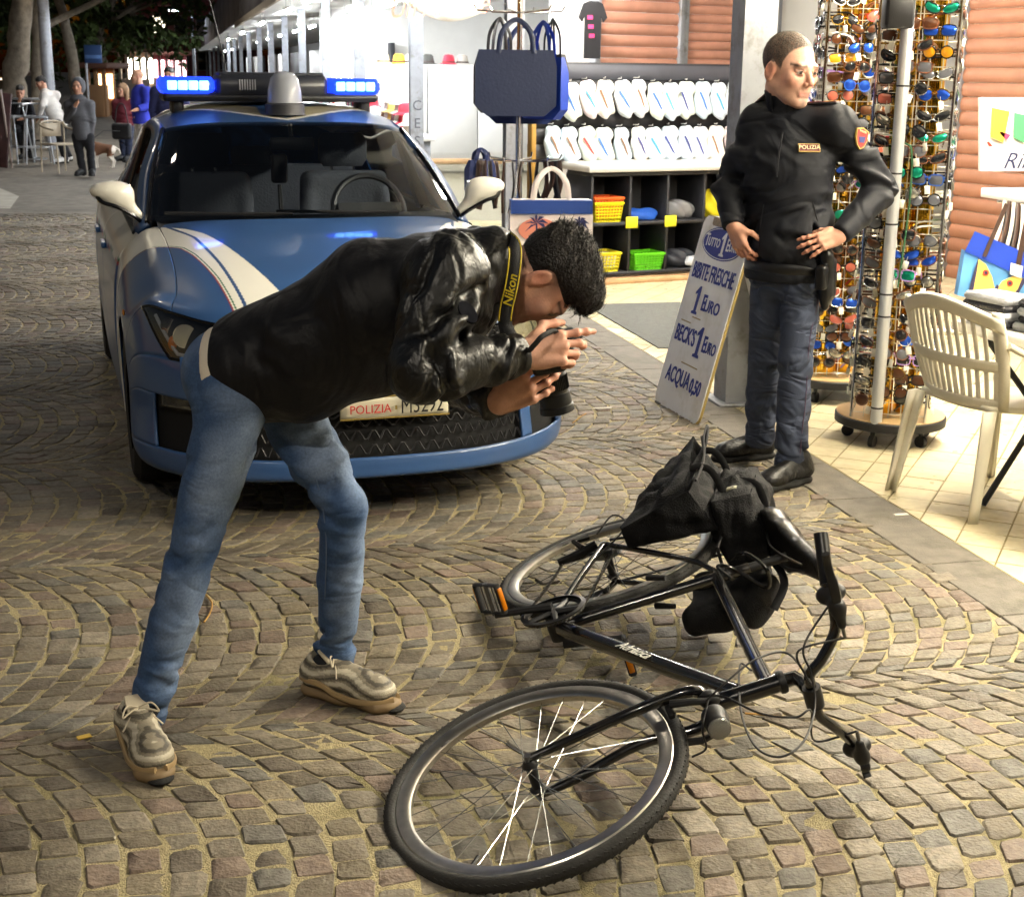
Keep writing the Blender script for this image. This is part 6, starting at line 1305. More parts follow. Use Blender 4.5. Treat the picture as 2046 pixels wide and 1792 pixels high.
# ------------------------------------------------------------------ people
m_skin = M('skin', attr=True, rough=.5, bump=.12, bs=220, spec=.4, var=.08, vs=60)
m_hair = M('hair', attr=True, rough=.5, bump=.9, bs=150, var=.35, vs=120)
def head_sdf(c, R, nb, h=.003, sc=1.0, neck_r=.056, gaunt=0.0):
    L = lambda r, f, u: c + R @ (V(r, f, u) * sc)
    lo = np.minimum(c - .17 * sc, np.asarray(nb) - .1); hi = np.maximum(c + .17 * sc, np.asarray(nb) + .1)
    S = SDF(lo, hi, h); k = .02
    S.ell(L(0, -.018, .036), V(.074, .096, .084) * sc, 0, R); S.ell(L(0, .028, -.03), V(.061, .066, .086) * sc, .035, R)
    for s in (1, -1):
        S.limb(L(.051 * s, .0, -.055), L(.014 * s, .066, -.098), .0165 * sc, .0155 * sc, .03)
        S.ell(L(.043 * s, .062, -.02), V(.020, .018, .018) * sc, .025, R)
    S.ell(L(0, .074, -.100), V(.018, .014, .014) * sc, .02, R)
    S.limb(L(-.034, .082, .017), L(.034, .082, .017), .012 * sc, .012 * sc, .018)
    for s in (1, -1): S.ell(L(.031 * s, .099, -.002), V(.021, .017, .013) * sc, .014, R, 's')
    S.limb(L(0, .088, .008), L(0, .111, -.031), .0075 * sc, .0098 * sc, .012)
    for s in (1, -1):
        S.ell(L(.012 * s, .101, -.037), V(.0072, .008, .0065) * sc, .007, R)
        S.ell(L(.031 * s, .0775, -.001), V(.0135, .0125, .0125) * sc, .0, R)
        S.limb(L(.017 * s, .087, .0060), L(.045 * s, .079, .0045), .0052 * sc, .005 * sc, .003)
        S.limb(L(.019 * s, .085, -.0075), L(.043 * s, .079, -.007), .0040 * sc, .0034 * sc, .003)
        ear = SDF
        S.ell(L(.0765 * s, -.012, -.008), V(.0085, .021, .032) * sc, .008, R @ np.array([[1, -.25 * s, 0], [.25 * s, 1, .2], [0, -.2, 1]]))
        S.ell(L(.087 * s, -.008, -.004), V(.0085, .013, .021) * sc, .006, R, 's')
    S.limb(L(-.021, .083, -.0645), L(.021, .083, -.0645), .0045 * sc, .0045 * sc, .009); S.limb(L(-.017, .084, -.0745), L(.017, .084, -.0745), .0052 * sc, .0052 * sc, .009)
    S.limb(L(-.023, .0895, -.0695), L(.023, .0895, -.0695), .0012 * sc, .0012 * sc, .002, op='s')
    S.limb(L(0, -.03, -.06), nb, neck_r * sc * .95, neck_r * sc * 1.08, .03, op='u')
    for s in (1, -1): S.limb(L(.055 * s, -.02, -.05), np.asarray(nb) + R @ V(.02 * s, .03, 0), .015, .013, .03)
    return S
def head_col(P, c, R, sc, skin, hair, stubble=.35, brow=True, lip='#8d5048'):
    q = (P - c) @ R / sc; r, f, u = q.T; col = np.repeat(np.array(C(skin)[:3])[None], len(P), 0)
    def mix(mask, cc): m = np.clip(mask, 0, 1)[:, None]; col[:] = col * (1 - m) + np.array(C(cc)[:3]) * m
    g = lambda x, s: np.exp(-(x / s) ** 2)
    mix(.35 * g(np.abs(r) - .045, .02) * g(u + .03, .03) * (f > .03), '#b0594a'); mix(.4 * g(r, .014) * g(u + .034, .014) * (f > .09), '#b0594a')
    mix(.5 * (np.abs(r) > .07) * g(u + .008, .03), '#b4604c')
    mix(stubble * np.clip((-.042 - u) / .02, 0, 1) * np.clip((f + .02) / .03, 0, 1) * (u > -.13), hair)
    if brow: mix(.9 * g(u - .0195 + .12 * (np.abs(r) - .032) * np.sign(.034 - np.abs(r)), .0055) * ((np.abs(r) > .012) & (np.abs(r) < .054) & (f > .05)), hair)
    mix(.75 * (np.abs(r) < .024) * g(u + .070, .0085) * (f > .078), lip)
    de = np.sqrt((np.abs(r) - .031) ** 2 + (f - .0775) ** 2 + (u + .001) ** 2); ey = (de < .0140) & (f > .08) & (np.abs(u + .001) < .0050)
    mix(ey * 1.0, '#8f857c'); mix(ey * (np.abs(np.abs(r) - .031) < .0062), '#1c120c'); mix(.75 * (de < .0185) * (np.abs(u + .001) >= .0050) * (f > .07), '#5a3a2e')
    return col
def hair_mesh(c, R, sc, top=.014, side=.006, h=.0032, style='short', seed=1):
    L = lambda r, f, u: c + R @ (V(r, f, u) * sc)
    S = SDF(c - .18 * sc, c + .18 * sc, h)
    S.ell(L(0, -.018, .036), V(.074 + side, .096 + side, .084 + side) * sc, 0, R)
    if style == 'wavy':
        S.ell(L(0, .015, .078), V(.068, .085, .052) * sc, .03, R); S.ell(L(0, .07, .085), V(.05, .04, .034) * sc, .03, R)
    else: S.ell(L(0, .0, .062 + top * .5), V(.062, .082, .05 + top) * sc, .03, R)
    S.box(L(0, .085, -.075), V(.2, .10, .105) * sc, .01, .01, R, 's')          # face and temples
    S.box(L(0, .125, .02), V(.2, .05, .047 if style != 'wavy' else .04) * sc, .01, .012, R, 's')
    S.box(L(0, -.02, -.15), V(.2, .2, .085) * sc, .01, .012, R, 's')           # nape
    for s in (1, -1): S.ell(L(.083 * s, -.008, -.01), V(.02, .028, .038) * sc, .008, R, 's')
    if style == 'wavy':
        def wv(X, Y, Z):
            q = [(X - c[0]) * R[0, i] + (Y - c[1]) * R[1, i] + (Z - c[2]) * R[2, i] for i in range(3)]
            m = np.clip((q[2] - .045) / .03, 0, 1)
            return m * (.0022 * np.sin(190 * q[0] + 8 * np.sin(60 * q[1]) + 4 * np.sin(80 * q[2])) + .0035 * np.sin(75 * q[1] + 7 * np.sin(70 * q[0]) + 60 * q[2]))
        S.disp(wv)
    return S.mesh(1)
def hair_strands(v, f, c, R, n, ln, seed, col, parent, thick=.0011, up=.3, flow=.0):
    r = np.random.default_rng(seed); k = r.integers(0, len(f), n); P = v[f[k]]; w_ = r.dirichlet((1, 1, 1, 1), n)[..., None]; p = (P * w_).sum(1)
    nn = np.cross(P[:, 1] - P[:, 0], P[:, 3] - P[:, 0]); nn /= np.linalg.norm(nn, axis=1)[:, None] + 1e-9
    back = -R[:, 1] * .7 + R[:, 2] * up; d = nn * .10 + (back - nn * (nn @ back)[:, None]) * 1.0 + flow * np.sin((p - c) @ R[:, 0] * 30 + (p - c) @ R[:, 2] * 40)[:, None] * R[:, 0] + r.normal(0, .07, (n, 3)); d /= np.linalg.norm(d, axis=1)[:, None]
    t = np.cross(d, nn); t /= np.linalg.norm(t, axis=1)[:, None] + 1e-9; L_ = ln * r.uniform(.5, 1.2, (n, 1))
    m1 = p + d * L_ * .5 + nn * .1 * L_; e = p + d * L_ - nn * .25 * L_
    V_ = np.stack([p - t * thick, p + t * thick, m1 + t * thick * .8, m1 - t * thick * .8, e], 1).reshape(-1, 3)
    o = np.arange(n)[:, None] * 5; F = np.concatenate([o + np.array([[0, 1, 2]]), o + np.array([[0, 2, 3]]), o + np.array([[3, 2, 4]])])
    cc = np.repeat(np.array(col)[None, :3] * r.uniform(.5, 1.5, (n, 1)), 5, 0)
    return tag(obj('hair_strands', V_, F, m_hair, parent, False, cc), kind='stuff')
def hand_mesh(w0, d, n, thumb_side, curl, h=.0028, sc=1.0, spread=.06, thumb=None, fore=None):
    """w0 wrist, d pointing direction, n palm normal; thumb_side +-1 along cross(d,n); curl = 4 x 3 joint angles"""
    d = nrm(d); n = nrm(n - d * (n @ d)); lat = np.cross(d, n) * thumb_side
    S = SDF(w0 - .24 * sc, w0 + .24 * sc, h); L = lambda a, b, c_: w0 + (d * a + lat * b + n * c_) * sc
    S.limb(L(.0, .016, 0), L(.085, .03, 0), .0165 * sc, .0135 * sc, .012); S.limb(L(.0, -.014, 0), L(.08, -.028, 0), .016 * sc, .0125 * sc, .014); S.limb(L(.0, .0, 0), L(.088, .003, -.002), .019 * sc, .0135 * sc, .014)
    S.ell(L(.035, .03, .012), V(.022, .03, .016) * sc, .015, np.stack([lat, d, n], 1)); S.ell(L(.035, -.024, .01), V(.014, .03, .014) * sc, .015, np.stack([lat, d, n], 1))
    if fore is not None: S.limb(w0, fore, .025 * sc, .031 * sc, .02, n, .85)
    ln = ((.043, .026, .022), (.047, .030, .023), (.043, .028, .023), (.034, .021, .020)); rr = (.0088, .009, .0085, .0075)
    for i in range(4):
        b = (1.5 - i) * .0205; p = L(.086 - .004 * abs(i - 1.2), b, .0); a = 0; fd = nrm(d + lat * (1.5 - i) * spread); r0 = rr[i] * sc
        for k in range(3):
            a += curl[i][k]; dd = fd * math.cos(a) + n * math.sin(a); e = p + dd * ln[i][k] * sc
            S.limb(p, e, r0 * (1 - .07 * k), r0 * (.95 - .08 * k), .005); S.ell(p, V(1, 1, 1) * r0 * 1.06, .005); p = e
    td, tn = thumb or ((.62, .70, .35), (.85, .25, .45))
    p = L(.028, .034, .008); e = p + nrm(d * td[0] + lat * td[1] + n * td[2]) * .045 * sc; g = e + nrm(d * tn[0] + lat * tn[1] + n * tn[2]) * .031 * sc; q = g + nrm(d * tn[0] + lat * tn[1] * .7 + n * (tn[2] + .15)) * .024 * sc
    S.limb(p, e, .0135 * sc, .0108 * sc, .01); S.limb(e, g, .0105 * sc, .0095 * sc, .006); S.limb(g, q, .0098 * sc, .0078 * sc, .006)
    return S.mesh(1)
def hand_col(v, skin, w0):
    c = np.repeat(np.array(C(skin)[:3])[None], len(v), 0); k = np.clip(vnoise(v, 60, 4) * .5 + .2, 0, 1)[:, None]; d = np.clip((np.linalg.norm(v - w0, axis=1) - .07) / .09, 0, 1)[:, None]
    return c * (1 - .25 * k * 0) * (1 - .3 * d) + np.array(C('#a8503e')[:3]) * .3 * d
def shoe_mesh(heel, toe, w=.043, hgt=.075, sole=.028, h=.004, ankle=None, rise=0.0):
    """heel, toe: ground points; returns upper and sole"""
    heel = np.asarray(heel, float); toe = np.asarray(toe, float); d = nrm(toe - heel); up = V(0, 0, 1); lat = np.cross(d, up); Ln = np.linalg.norm(toe - heel)
    L = lambda a, b, c_: heel + d * a * Ln + lat * b + up * c_
    lo = np.minimum(heel, toe) - .08; hi = np.maximum(heel, toe) + .08; hi[2] = lo[2] + .36
    if ankle is not None: hi = np.maximum(hi, np.asarray(ankle) + .08); lo = np.minimum(lo, np.asarray(ankle) - .08)
    U = SDF(lo, hi, h); z0 = sole
    U.limb(L(.15, 0, z0 + .035), L(.80, 0, z0 + .022), .040, .036, .02, lat, w / .038); U.limb(L(.7, .004, z0 + .02), L(.87, .0, z0 + .013), .034, .027, .03, lat, 1.2)
    U.limb(L(.16, 0, z0 + .04), L(.2, 0, z0 + hgt), .042, .038, .02, lat, .95); U.limb(L(.30, 0, z0 + hgt * .95), L(.62, 0, z0 + .038), .032, .027, .025, lat, 1.0)
    if ankle is not None: U.limb(L(.2, 0, z0 + hgt * .8), ankle, .042, .045, .02)
    U.cut(L(.5, 0, z0 - .004), -up)
    O = SDF(lo, hi, h)
    O.limb(L(.14, 0, sole * .62), L(.45, 0, sole * .6), .042, .041, .02, up, .55).limb(L(.45, 0, sole * .6), L(.84, .003, sole * .62), .041, .044, .02, up, .55).limb(L(.84, .003, sole * .62), L(.91, 0, sole * .7), .042, .028, .02, up, .55)
    O.cut(L(.5, 0, .002), -up)
    return U, O

# ---- shapes for a clothed figure
def trousers_sdf(J, side, h=.006, rt=.088, rk=.066, ra=.058, rw=.125, wf=1.22, top=.08, k=.05):
    pts = [J[q] for q in ('hL', 'hR', 'kL', 'kR', 'aL', 'aR', 'pel')]; lo = np.min(pts, 0) - .19; hi = np.max(pts, 0) + .22
    S = SDF(lo, hi, h); up = nrm(J['spine'] - J['pel'])
    S.limb(J['pel'] - up * .03, J['pel'] + up * top, rw, rw * .93, 0, side, wf)
    for s in 'LR':
        S.chain([J['h' + s], (J['h' + s] * .45 + J['k' + s] * .55), J['k' + s], J['k' + s] * .55 + J['a' + s] * .45, J['a' + s]], [rt * 1.08, rt * .92, rk, rk * .98, ra], k)
    return S
def add_text(name, s, size, col, O, X, Y, parent, **k): return text(name, s, size, M('ink_' + col, col, .6), O, X, Y, parent, **k)

# =================================================== police officer standing with hands on hips
PO = thing('person', 'standing officer in dark uniform jacket and grey trousers, hands on hips, looking aside', 'person', G(1540, 955))
def rel(o, root): o.parent = root; o.matrix_parent_inverse = Matrix.Translation(-root.location); return o
J = dict(aR=D(1520, 872, 5.98), kR=D(1530, 715, 5.92), hR=D(1542, 535, 5.90), aL=D(1580, 935, 5.76), kL=D(1592, 712, 5.76), hL=D(1606, 535, 5.80), sR=D(1518, 246, 5.96), sL=D(1674, 250, 5.78), neck=D(1578, 205, 5.90),
         head=D(1580, 138, 5.86), eR=D(1458, 365, 5.97), wR=D(1466, 452, 5.84), eL=D(1764, 378, 5.80), wL=D(1680, 470, 5.64))
J['pel'] = (J['hL'] + J['hR']) / 2; J['spine'] = J['pel'] + V(0, 0, .3)
left = nrm((J['sL'] - J['sR']) * V(1, 1, 0)); fwd = np.cross(left, V(0, 0, 1)); up = V(0, 0, 1)
hf = nrm((.50, -.80, -.12)); hr = nrm(np.cross(hf, V(.03, 0, 1))); hu = np.cross(hr, hf); HR = np.stack([hr, hf, hu], 1)
hs = 1.19; nb = J['neck'] + V(0, .01, -.05)
S = head_sdf(J['head'], HR, nb, .003, hs); hv, hfc = S.mesh(1); hc_ = head_col(hv, J['head'], HR, hs, '#cda08a', '#3d332c', .25)
q = (hv - J['head']) @ HR / hs; gm = np.exp(-((q[:, 0]) / .014) ** 2 - ((q[:, 2] + .098) / .02) ** 2) * (q[:, 1] > .07); hc_ = hc_ * (1 - .7 * gm[:, None]) + np.array(C('#4a4340')[:3]) * .7 * gm[:, None]
q = (hv - J['head']) @ HR / hs; hl_ = np.interp(q[:, 1], [-.115, -.05, -.02, .0, .025, .045, .062, .085], [-.065, -.05, -.02, .015, -.005, .045, .072, .082]) + np.where(q[:, 1] > .03, .25 * np.clip(np.abs(q[:, 0]) - .025, 0, 1), 0)
hmk = (np.clip((q[:, 2] - hl_) / .012, 0, 1) * (np.abs(q[:, 0]) < .0775))[:, None] * .8; hc_ = hc_ * (1 - hmk) + np.array(C('#463e37')[:3]) * hmk
sk = '#c4937c'
hL = hand_mesh(J['wL'], V(-.86, -.12, -.28), V(-.35, .80, -.5), -1, [(.15, .25, .2), (.2, .3, .2), (.25, .3, .25), (.3, .35, .3)], thumb=((.7, .45, .6), (.75, .1, .7)), fore=J['wL'] * .7 + J['eL'] * .3, spread=.12, sc=.94)
hR = hand_mesh(J['wR'], V(.36, -.18, -.9), V(.75, .55, .1), 1, [(.25, .5, .4), (.25, .5, .4), (.3, .5, .4), (.3, .5, .4)], fore=J['wR'] * .7 + J['eR'] * .3)
B = SDF(np.min(list(J.values()), 0) - .2, np.max(list(J.values()), 0) + .2, .012)     # body under the clothes
B.limb(J['pel'], J['neck'] - up * .15, .09, .1, 0, left, 1.3); B.limb(J['neck'] - up * .15, nb + up * .02, .08, .05, .03)
for s in 'LR':
    B.limb(J['s' + s], J['e' + s], .045, .036, .03); B.limb(J['e' + s], J['w' + s], .036, .026, .02); B.limb(J['h' + s], J['k' + s], .07, .05, .03); B.limb(J['k' + s], J['a' + s] + V(0, 0, -.02), .05, .035, .02)
bv, bf = B.mesh(0)
v, f = join([(hv, hfc), hL, hR, (bv, bf)]); col = np.concatenate([hc_, hand_col(hL[0], sk, J['wL']), hand_col(hR[0], sk, J['wR']), np.repeat(np.array(C(sk)[:3])[None], len(bv), 0)])
body = rel(obj('body', v, f, m_skin, None, True, col), PO)
q = (hv - J['head']) @ HR / hs
hl_ = np.interp(q[:, 1], [-.115, -.05, -.02, .0, .025, .045, .062, .085], [-.065, -.05, -.02, .015, -.005, .045, .072, .082]) + np.where(q[:, 1] > .03, .25 * np.clip(np.abs(q[:, 0]) - .025, 0, 1), 0)
hmk = np.clip((q[:, 2] - hl_) / .012, 0, 1) * (np.abs(q[:, 0]) < .0775)
hm = (hv, hfc[hmk[hfc].mean(1) > .45]); st = hair_strands(*hm, J['head'], HR, 9000, .012, 5, C('#524a42'), None, thick=.0006, up=1.0); rel(st, PO); st.name = 'hair'
# jacket
m_uni = ridges(M('uniform_navy', '#070a13', .68, bump=.2, bs=300, var=.15, vs=20, spec=.35), 3.4, .36, .02, 1.0, .15, (1, 1, 1.5))
m_navy2 = M('uniform_black', '#0c0d13', .6)
S = SDF(np.min([J[k] for k in ('sL', 'sR', 'eL', 'eR', 'wL', 'wR', 'pel')], 0) - .2, np.max([J[k] for k in ('sL', 'sR', 'eL', 'eR', 'neck')], 0) + .2, .006)
w0 = J['pel'] + V(0, 0, -.01); ch_ = J['neck'] - up * .24 + fwd * .015
S.limb(w0, w0 + up * .16, .134, .133, 0, left, 1.36); S.limb(w0 + up * .14, ch_, .133, .144, .03, left, 1.38); S.limb(ch_, J['neck'] - up * .11, .143, .10, .04, left, 1.42)
S.limb(J['neck'] - up * .11, nb + up * .025, .082, .067, .03)
for s in 'LR':
    S.limb(J['neck'] - up * .07, J['s' + s] + up * .004, .066, .068, .05); S.chain([J['s' + s], J['s' + s] * .5 + J['e' + s] * .5, J['e' + s], J['e' + s] * .45 + J['w' + s] * .55, J['w' + s] + (J['e' + s] - J['w' + s]) * .08], [.072, .067, .063, .055, .045], .05)
    S.folds(J['e' + s], nrm(J['e' + s] - J['s' + s]) + nrm(J['w' + s] - J['e' + s]), .14, .017, .06, 1 if s == 'L' else 3); S.folds(J['s' + s] * .6 + J['e' + s] * .4, J['e' + s] - J['s' + s], .12, .010, .06, 2)
    ax0 = nrm(J['w' + s] - J['e' + s]); S.cut(J['w' + s] - ax0 * .0, ax0, J['w' + s] - .09, J['w' + s] + .09)
S.limb(nb + up * .075 , nb + up * .12, .045, .045, .01, op='s')
S.cut(w0 - up * .04, -up)
S.folds(w0 + up * .1 + fwd * .1, V(.25, 0, 1), .19, .010, .075, 1.3); S.folds(ch_ + fwd * .1 - left * .1, V(.5, 0, .8), .16, .008, .07, .3); S.folds(w0 + up * .2 + left * .12, V(-.4, .1, .9), .17, .010, .06, 2.2)
S.limb(nb + up * .01 + fwd * .02, nb + up * .10 + fwd * .045, .062, .066, .012); S.limb(nb + up * .03 + fwd * .02, nb + up * .16 + fwd * .05, .052, .058, .006, op='s')
jk = rel(obj('jacket', *S.mesh(1), m_uni), PO)
# collar lining, zip, badges
def front_pt(a, z, off):                        # point on the jacket front: a along left, z height
    return w0 + up * (z - w0[2]) + left * a + fwd * off
for s_, a0 in ((-1, -.105), (1, .085)):                # slanted pocket seams and the hem band
    pk = [ray_surface(jk, x, y, .001) for x, y in (((1528, 408), (1522, 445), (1518, 480)) if s_ < 0 else ((1626, 405), (1634, 438), (1640, 462)))]; pk = [q_[0] for q_ in pk if q_]
    if len(pk) > 1: mb = MB(); mb.tube(pk, .0022, 5); rel(mb.build('pocket_seam', m_navy2), PO)
mb = MB(); mb.tube([front_pt(-.005, z, o) for z, o in ((1.44, .118), (1.36, .142), (1.27, .15))], .0035, 5); rel(mb.build('zip', m_navy2), PO)
def decal(o, cx, cy, w, h, name, mat, rot=0, thick=.003):
    r = ray_surface(o, cx, cy, .002)
    if r is None: return None
    p, n = r; x = nrm(np.cross(V(0, 0, 1), n)); y = np.cross(n, x); R_ = np.stack([x, y, n], 1) @ rotz(rot); mb = MB(); mb.rbox(p, (w / 2, h / 2, thick), .0015, R_)
    return mb.build(name, mat), p, R_
m_crim = M('crimson_patch', '#5a1a20', .6); m_gold = M('gold_thread', '#b59a55', .45, metal=.3)
bd, p, R_ = decal(jk, 1618, 296, .088, .036, 'name_badge', m_gold); rel(bd, PO)
mb = MB(); mb.rbox(p + R_[:, 2] * .0012, (.0405, .0145, .003), .001, R_); rel(mb.build('badge_field', m_crim), PO)
rel(text('badge_letters', 'POLIZIA', .024, M('badge_cream', '#d8cba4', .5), p + R_[:, 2] * .0052, R_[:, 0], R_[:, 1], None), PO)
r = decal(jk, 1722, 276, .05, .05, 'sleeve_patch', m_crim); r and bpy.data.objects.remove(r[0])
p, n = ray_surface(jk, 1722, 276, .003); x = nrm(np.cross(V(0, 0, 1), n)); y = np.cross(n, x); Rp = np.stack([x, y, n], 1) @ rotz(-.25)
shield = lambda k: [(-.036 * k, .032 * k), (0, .042 * k), (.036 * k, .032 * k), (.034 * k, -.005 * k), (.02 * k, -.032 * k), (0, -.046 * k), (-.02 * k, -.032 * k), (-.034 * k, -.005 * k)]
mb = MB(); mb.prism(shield(1), -.006, .002, Rp, p); sp = rel(mb.build('sleeve_patch', m_gold, sharp=20), PO)
mb = MB(); mb.prism(shield(.87), -.004, .0032, Rp, p); rel(mb.build('patch_field', M('patch_red', '#8c2a24', .6), None, sharp=20), PO)
mb = MB(); mb.prism([(-.02, .006), (.018, .012), (.014, -.012), (-.012, -.016)], 0, .0045, Rp, p - Rp[:, 1] * .004); rel(mb.build('patch_crest', M('patch_blue', '#2b2f63', .6), None, sharp=20), PO)
rel(text('patch_letters', 'POLIZIA', .011, M('badge_cream'), p + Rp[:, 1] * .024 + Rp[:, 2] * .004, Rp[:, 0], Rp[:, 1], None), PO)
for s, px, py, cr in (('L', 1680, 214, .35), ('R', 1508, 218, -.5)):
    bpy.context.view_layer.update(); dn = lambda p_: np.array((jk.matrix_world @ jk.ray_cast(jk.matrix_world.inverted() @ Vector((p_[0], p_[1], 1.75)), Vector((0, 0, -1)))[1]))
    q0 = dn(J['s' + s] * .45 + J['neck'] * .55); q1 = dn(J['s' + s] * .98 + J['neck'] * .02); q = (q0 + q1) / 2 + up * .0005; d = nrm(q1 - q0); nn = nrm(np.cross(d, fwd)); nn = nn if nn[2] > 0 else -nn; Re = np.stack([d, np.cross(nn, d), nn], 1)
    mb = MB(); mb.rbox(q, (.062, .027, .005), .003, Re); ep = rel(mb.build('epaulette', m_navy2), PO)
    mb = MB(); mb.tube([q + Re @ V(a, b, .006) for a, b in ((-.058, -.024), (.058, -.024), (.058, .024), (-.058, .024))], .0015, 5, closed=True); rel(mb.build('epaulette_piping', m_crim), PO)
    for k in range(3):
        mb = MB(); c = q + Re @ V(.012 + .017 * (k == 2) * 1.0, -.009 + .018 * (k == 1) + (.009 if k == 2 else 0), .008)
        star = [(.009 * (1 if i % 2 == 0 else .45) * math.cos(i * math.pi / 5), .009 * (1 if i % 2 == 0 else .45) * math.sin(i * math.pi / 5)) for i in range(10)]
        mb.prism(star, -.002, .002, Re, c); rel(mb.build('rank_star', m_gold), PO)
cz = nb + up * .03 + fwd * .025; ca = np.linspace(-2.75, 2.75, 33)
cring = lambda r0, z_, dz=0: [cz - fwd * r0 * math.cos(t) * .95 + left * r0 * math.sin(t) + up * (z_ - .022 * (abs(t) / 2.75) ** 2) for t in ca]
mb = MB(); mb.grid([cring(.070, -.02), cring(.074, .02), cring(.080, .055), cring(.086, .078)]); co_ = mb.build('collar', m_uni); co_.modifiers.new('s', 'SOLIDIFY').thickness = .005; rel(co_, PO)
mb = MB(); mb.tube(cring(.0855, .079), .0028, 5); rel(mb.build('collar_edge', m_crim), PO)
mb = MB(); mb.tube(spline([nb + up * .104 + fwd * .10 + left * .02, nb + up * .108 + fwd * .07 + left * .06, nb + up * .112 + fwd * .0 + left * .068], 6), .005, 6, flat=((0, 0, 1), 1.8)); rel(mb.build('collar_lining', M('crimson_lining', '#7a1030', .6)), PO)
# trousers
S = trousers_sdf(J, left, .006, .082, .070, .066, .108, 1.34, .06, .035)
for s, ph in (('L', 0.4), ('R', 2.0)):
    S.folds(J['k' + s], V(.2, 0, 1), .13, .007, .06, ph, skew=.5); S.folds(J['k' + s] * .35 + J['a' + s] * .65, V(.35, 0, 1), .16, .009, .075, ph + 1, skew=-.4); S.folds(J['a' + s] + V(0, 0, .06), V(-.1, 0, 1), .10, .008, .045, ph + 2); S.folds(J['h' + s] + fwd * .08 - V(0, 0, .05), V(.5, 0, 1), .12, .005, .06, ph)
    S.cut(J['a' + s] + V(0, 0, -.045), V(0, 0, -1), J['a' + s] - .12, J['a' + s] + V(.12, .12, 0))
tr = rel(obj('trousers', *S.mesh(1), ridges(M('trouser_grey', '#363d4e', .75, bump=.3, bs=420, var=.12, vs=25, spec=.3), 5, .5, .02, 1.2, .12, (1, 1, 1.8))), PO)
pts = [ray_surface(tr, x, y, .001) for x, y in ((1640, 560), (1634, 610), (1622, 660), (1616, 710), (1613, 760), (1610, 810), (1604, 860), (1600, 905), (1596, 935))]
mb = MB(); mb.tube(spline([q[0] for q in pts if q], 4), .0025, 5); rel(mb.build('trouser_piping', M('piping_violet', '#3b2740', .6)), PO)
# belt, holster, boots
mb = MB(); a = np.linspace(0, 2 * math.pi, 40, endpoint=False); mb.tube([w0 + up * .02 + left * .176 * math.cos(t) + fwd * .130 * math.sin(t) for t in a], .022, 8, closed=True, flat=(left, .3)); rel(mb.build('belt', M('belt_leather', '#0b0b0d', .4)), PO)
hp = J['hL'] + left * .115 + fwd * .02 + up * .0
S = SDF(hp - .22, hp + .16, .006); S.box(hp - up * .03, (.035, .028, .085), .02, 0, np.stack([fwd, left, up], 1)); S.limb(hp - up * .08, hp - up * .14 + fwd * .01, .03, .022, .03, left, .75); S.ell(hp + up * .06 + fwd * .03, (.03, .022, .035), .02); S.box(hp + fwd * .07 - up * .02, (.025, .022, .05), .012, .012, np.stack([fwd, left, up], 1))
hol = rel(obj('holster', *S.mesh(1), M('holster_leather', '#0a0a0c', .35)), PO)
mb = MB(); mb.rbox(hp + up * .075 + fwd * .035, (.018, .012, .03), .006); rel(mb.build('pistol_grip', m_blkp), PO)
m_boot = M('boot_leather', '#0d0c0b', .38, bump=.35, bs=90)
for s, hx, tx in (('R', (1548, 915), (1428, 925)), ('L', (1618, 962), (1494, 992))):
    hp_, tp_ = G(*hx), G(*tx); tp_ = hp_ + nrm(tp_ - hp_) * .305
    U, O = shoe_mesh(hp_, tp_, .05, .085, .032, .0045, J['a' + s] + V(0, 0, .03)); U.folds(hp_ * .5 + tp_ * .5 + V(0, 0, .08), tp_ - hp_, .06, .004, .03, 1)
    bt = rel(obj('boot', *U.mesh(1), m_boot), PO); sl = obj('boot_sole', *O.mesh(1), m_rub); sl.parent = bt
# =================================================== photographer bending over the bicycle
PH = thing('person', 'person in black leather jacket and blue jeans bending forward with a camera at the eye', 'person', G(480, 1500))
J = dict(aR=D(298, 1408, 3.33), kR=D(390, 1085, 3.36), hR=D(470, 795, 3.40), aL=D(672, 1322, 3.64), kL=D(688, 1015, 3.50), hL=D(568, 800, 3.58), sR=D(892, 548, 3.24), sL=D(935, 530, 3.64), neck=D(985, 512, 3.44),
         head=D(1086, 556, 3.44), eR=D(842, 742, 3.10), wR=D(1042, 708, 3.27), eL=D(888, 735, 3.60), wL=D(996, 803, 3.36))
J['pel'] = D(478, 735, 3.48); J['spine'] = D(700, 620, 3.45); spn = nrm(J['neck'] - J['pel']); side = nrm(J['sL'] - J['sR'] + V(-.05, .12, 0)); dors = nrm(np.cross(spn, side)); dors = dors if dors[2] > 0 else -dors
hu = nrm(V(.955, .02, .27)); hf = nrm(V(.27, -.02, -.96)); hr = np.cross(hf, hu); HR = np.stack([hr, hf, hu], 1); hs = 1.0
nb = J['neck'] + V(-.02, 0, .0)
S = head_sdf(J['head'], HR, nb, .003, hs, .058); hv, hfc = S.mesh(1); hc_ = head_col(hv, J['head'], HR, hs, '#d0a088', '#221a15', .38)
q = (hv - J['head']) @ HR / hs; fade = np.clip((q[:, 2] + .02) / .05, 0, 1) * np.clip((.045 - q[:, 1]) / .03, 0, 1) * .75 * (np.abs(q[:, 0]) < .0775); fade = np.maximum(fade, .5 * np.clip((-.02 - q[:, 1]) / .04, 0, 1)); hc_ = hc_ * (1 - fade[:, None]) + np.array(C('#2a201a')[:3]) * fade[:, None]
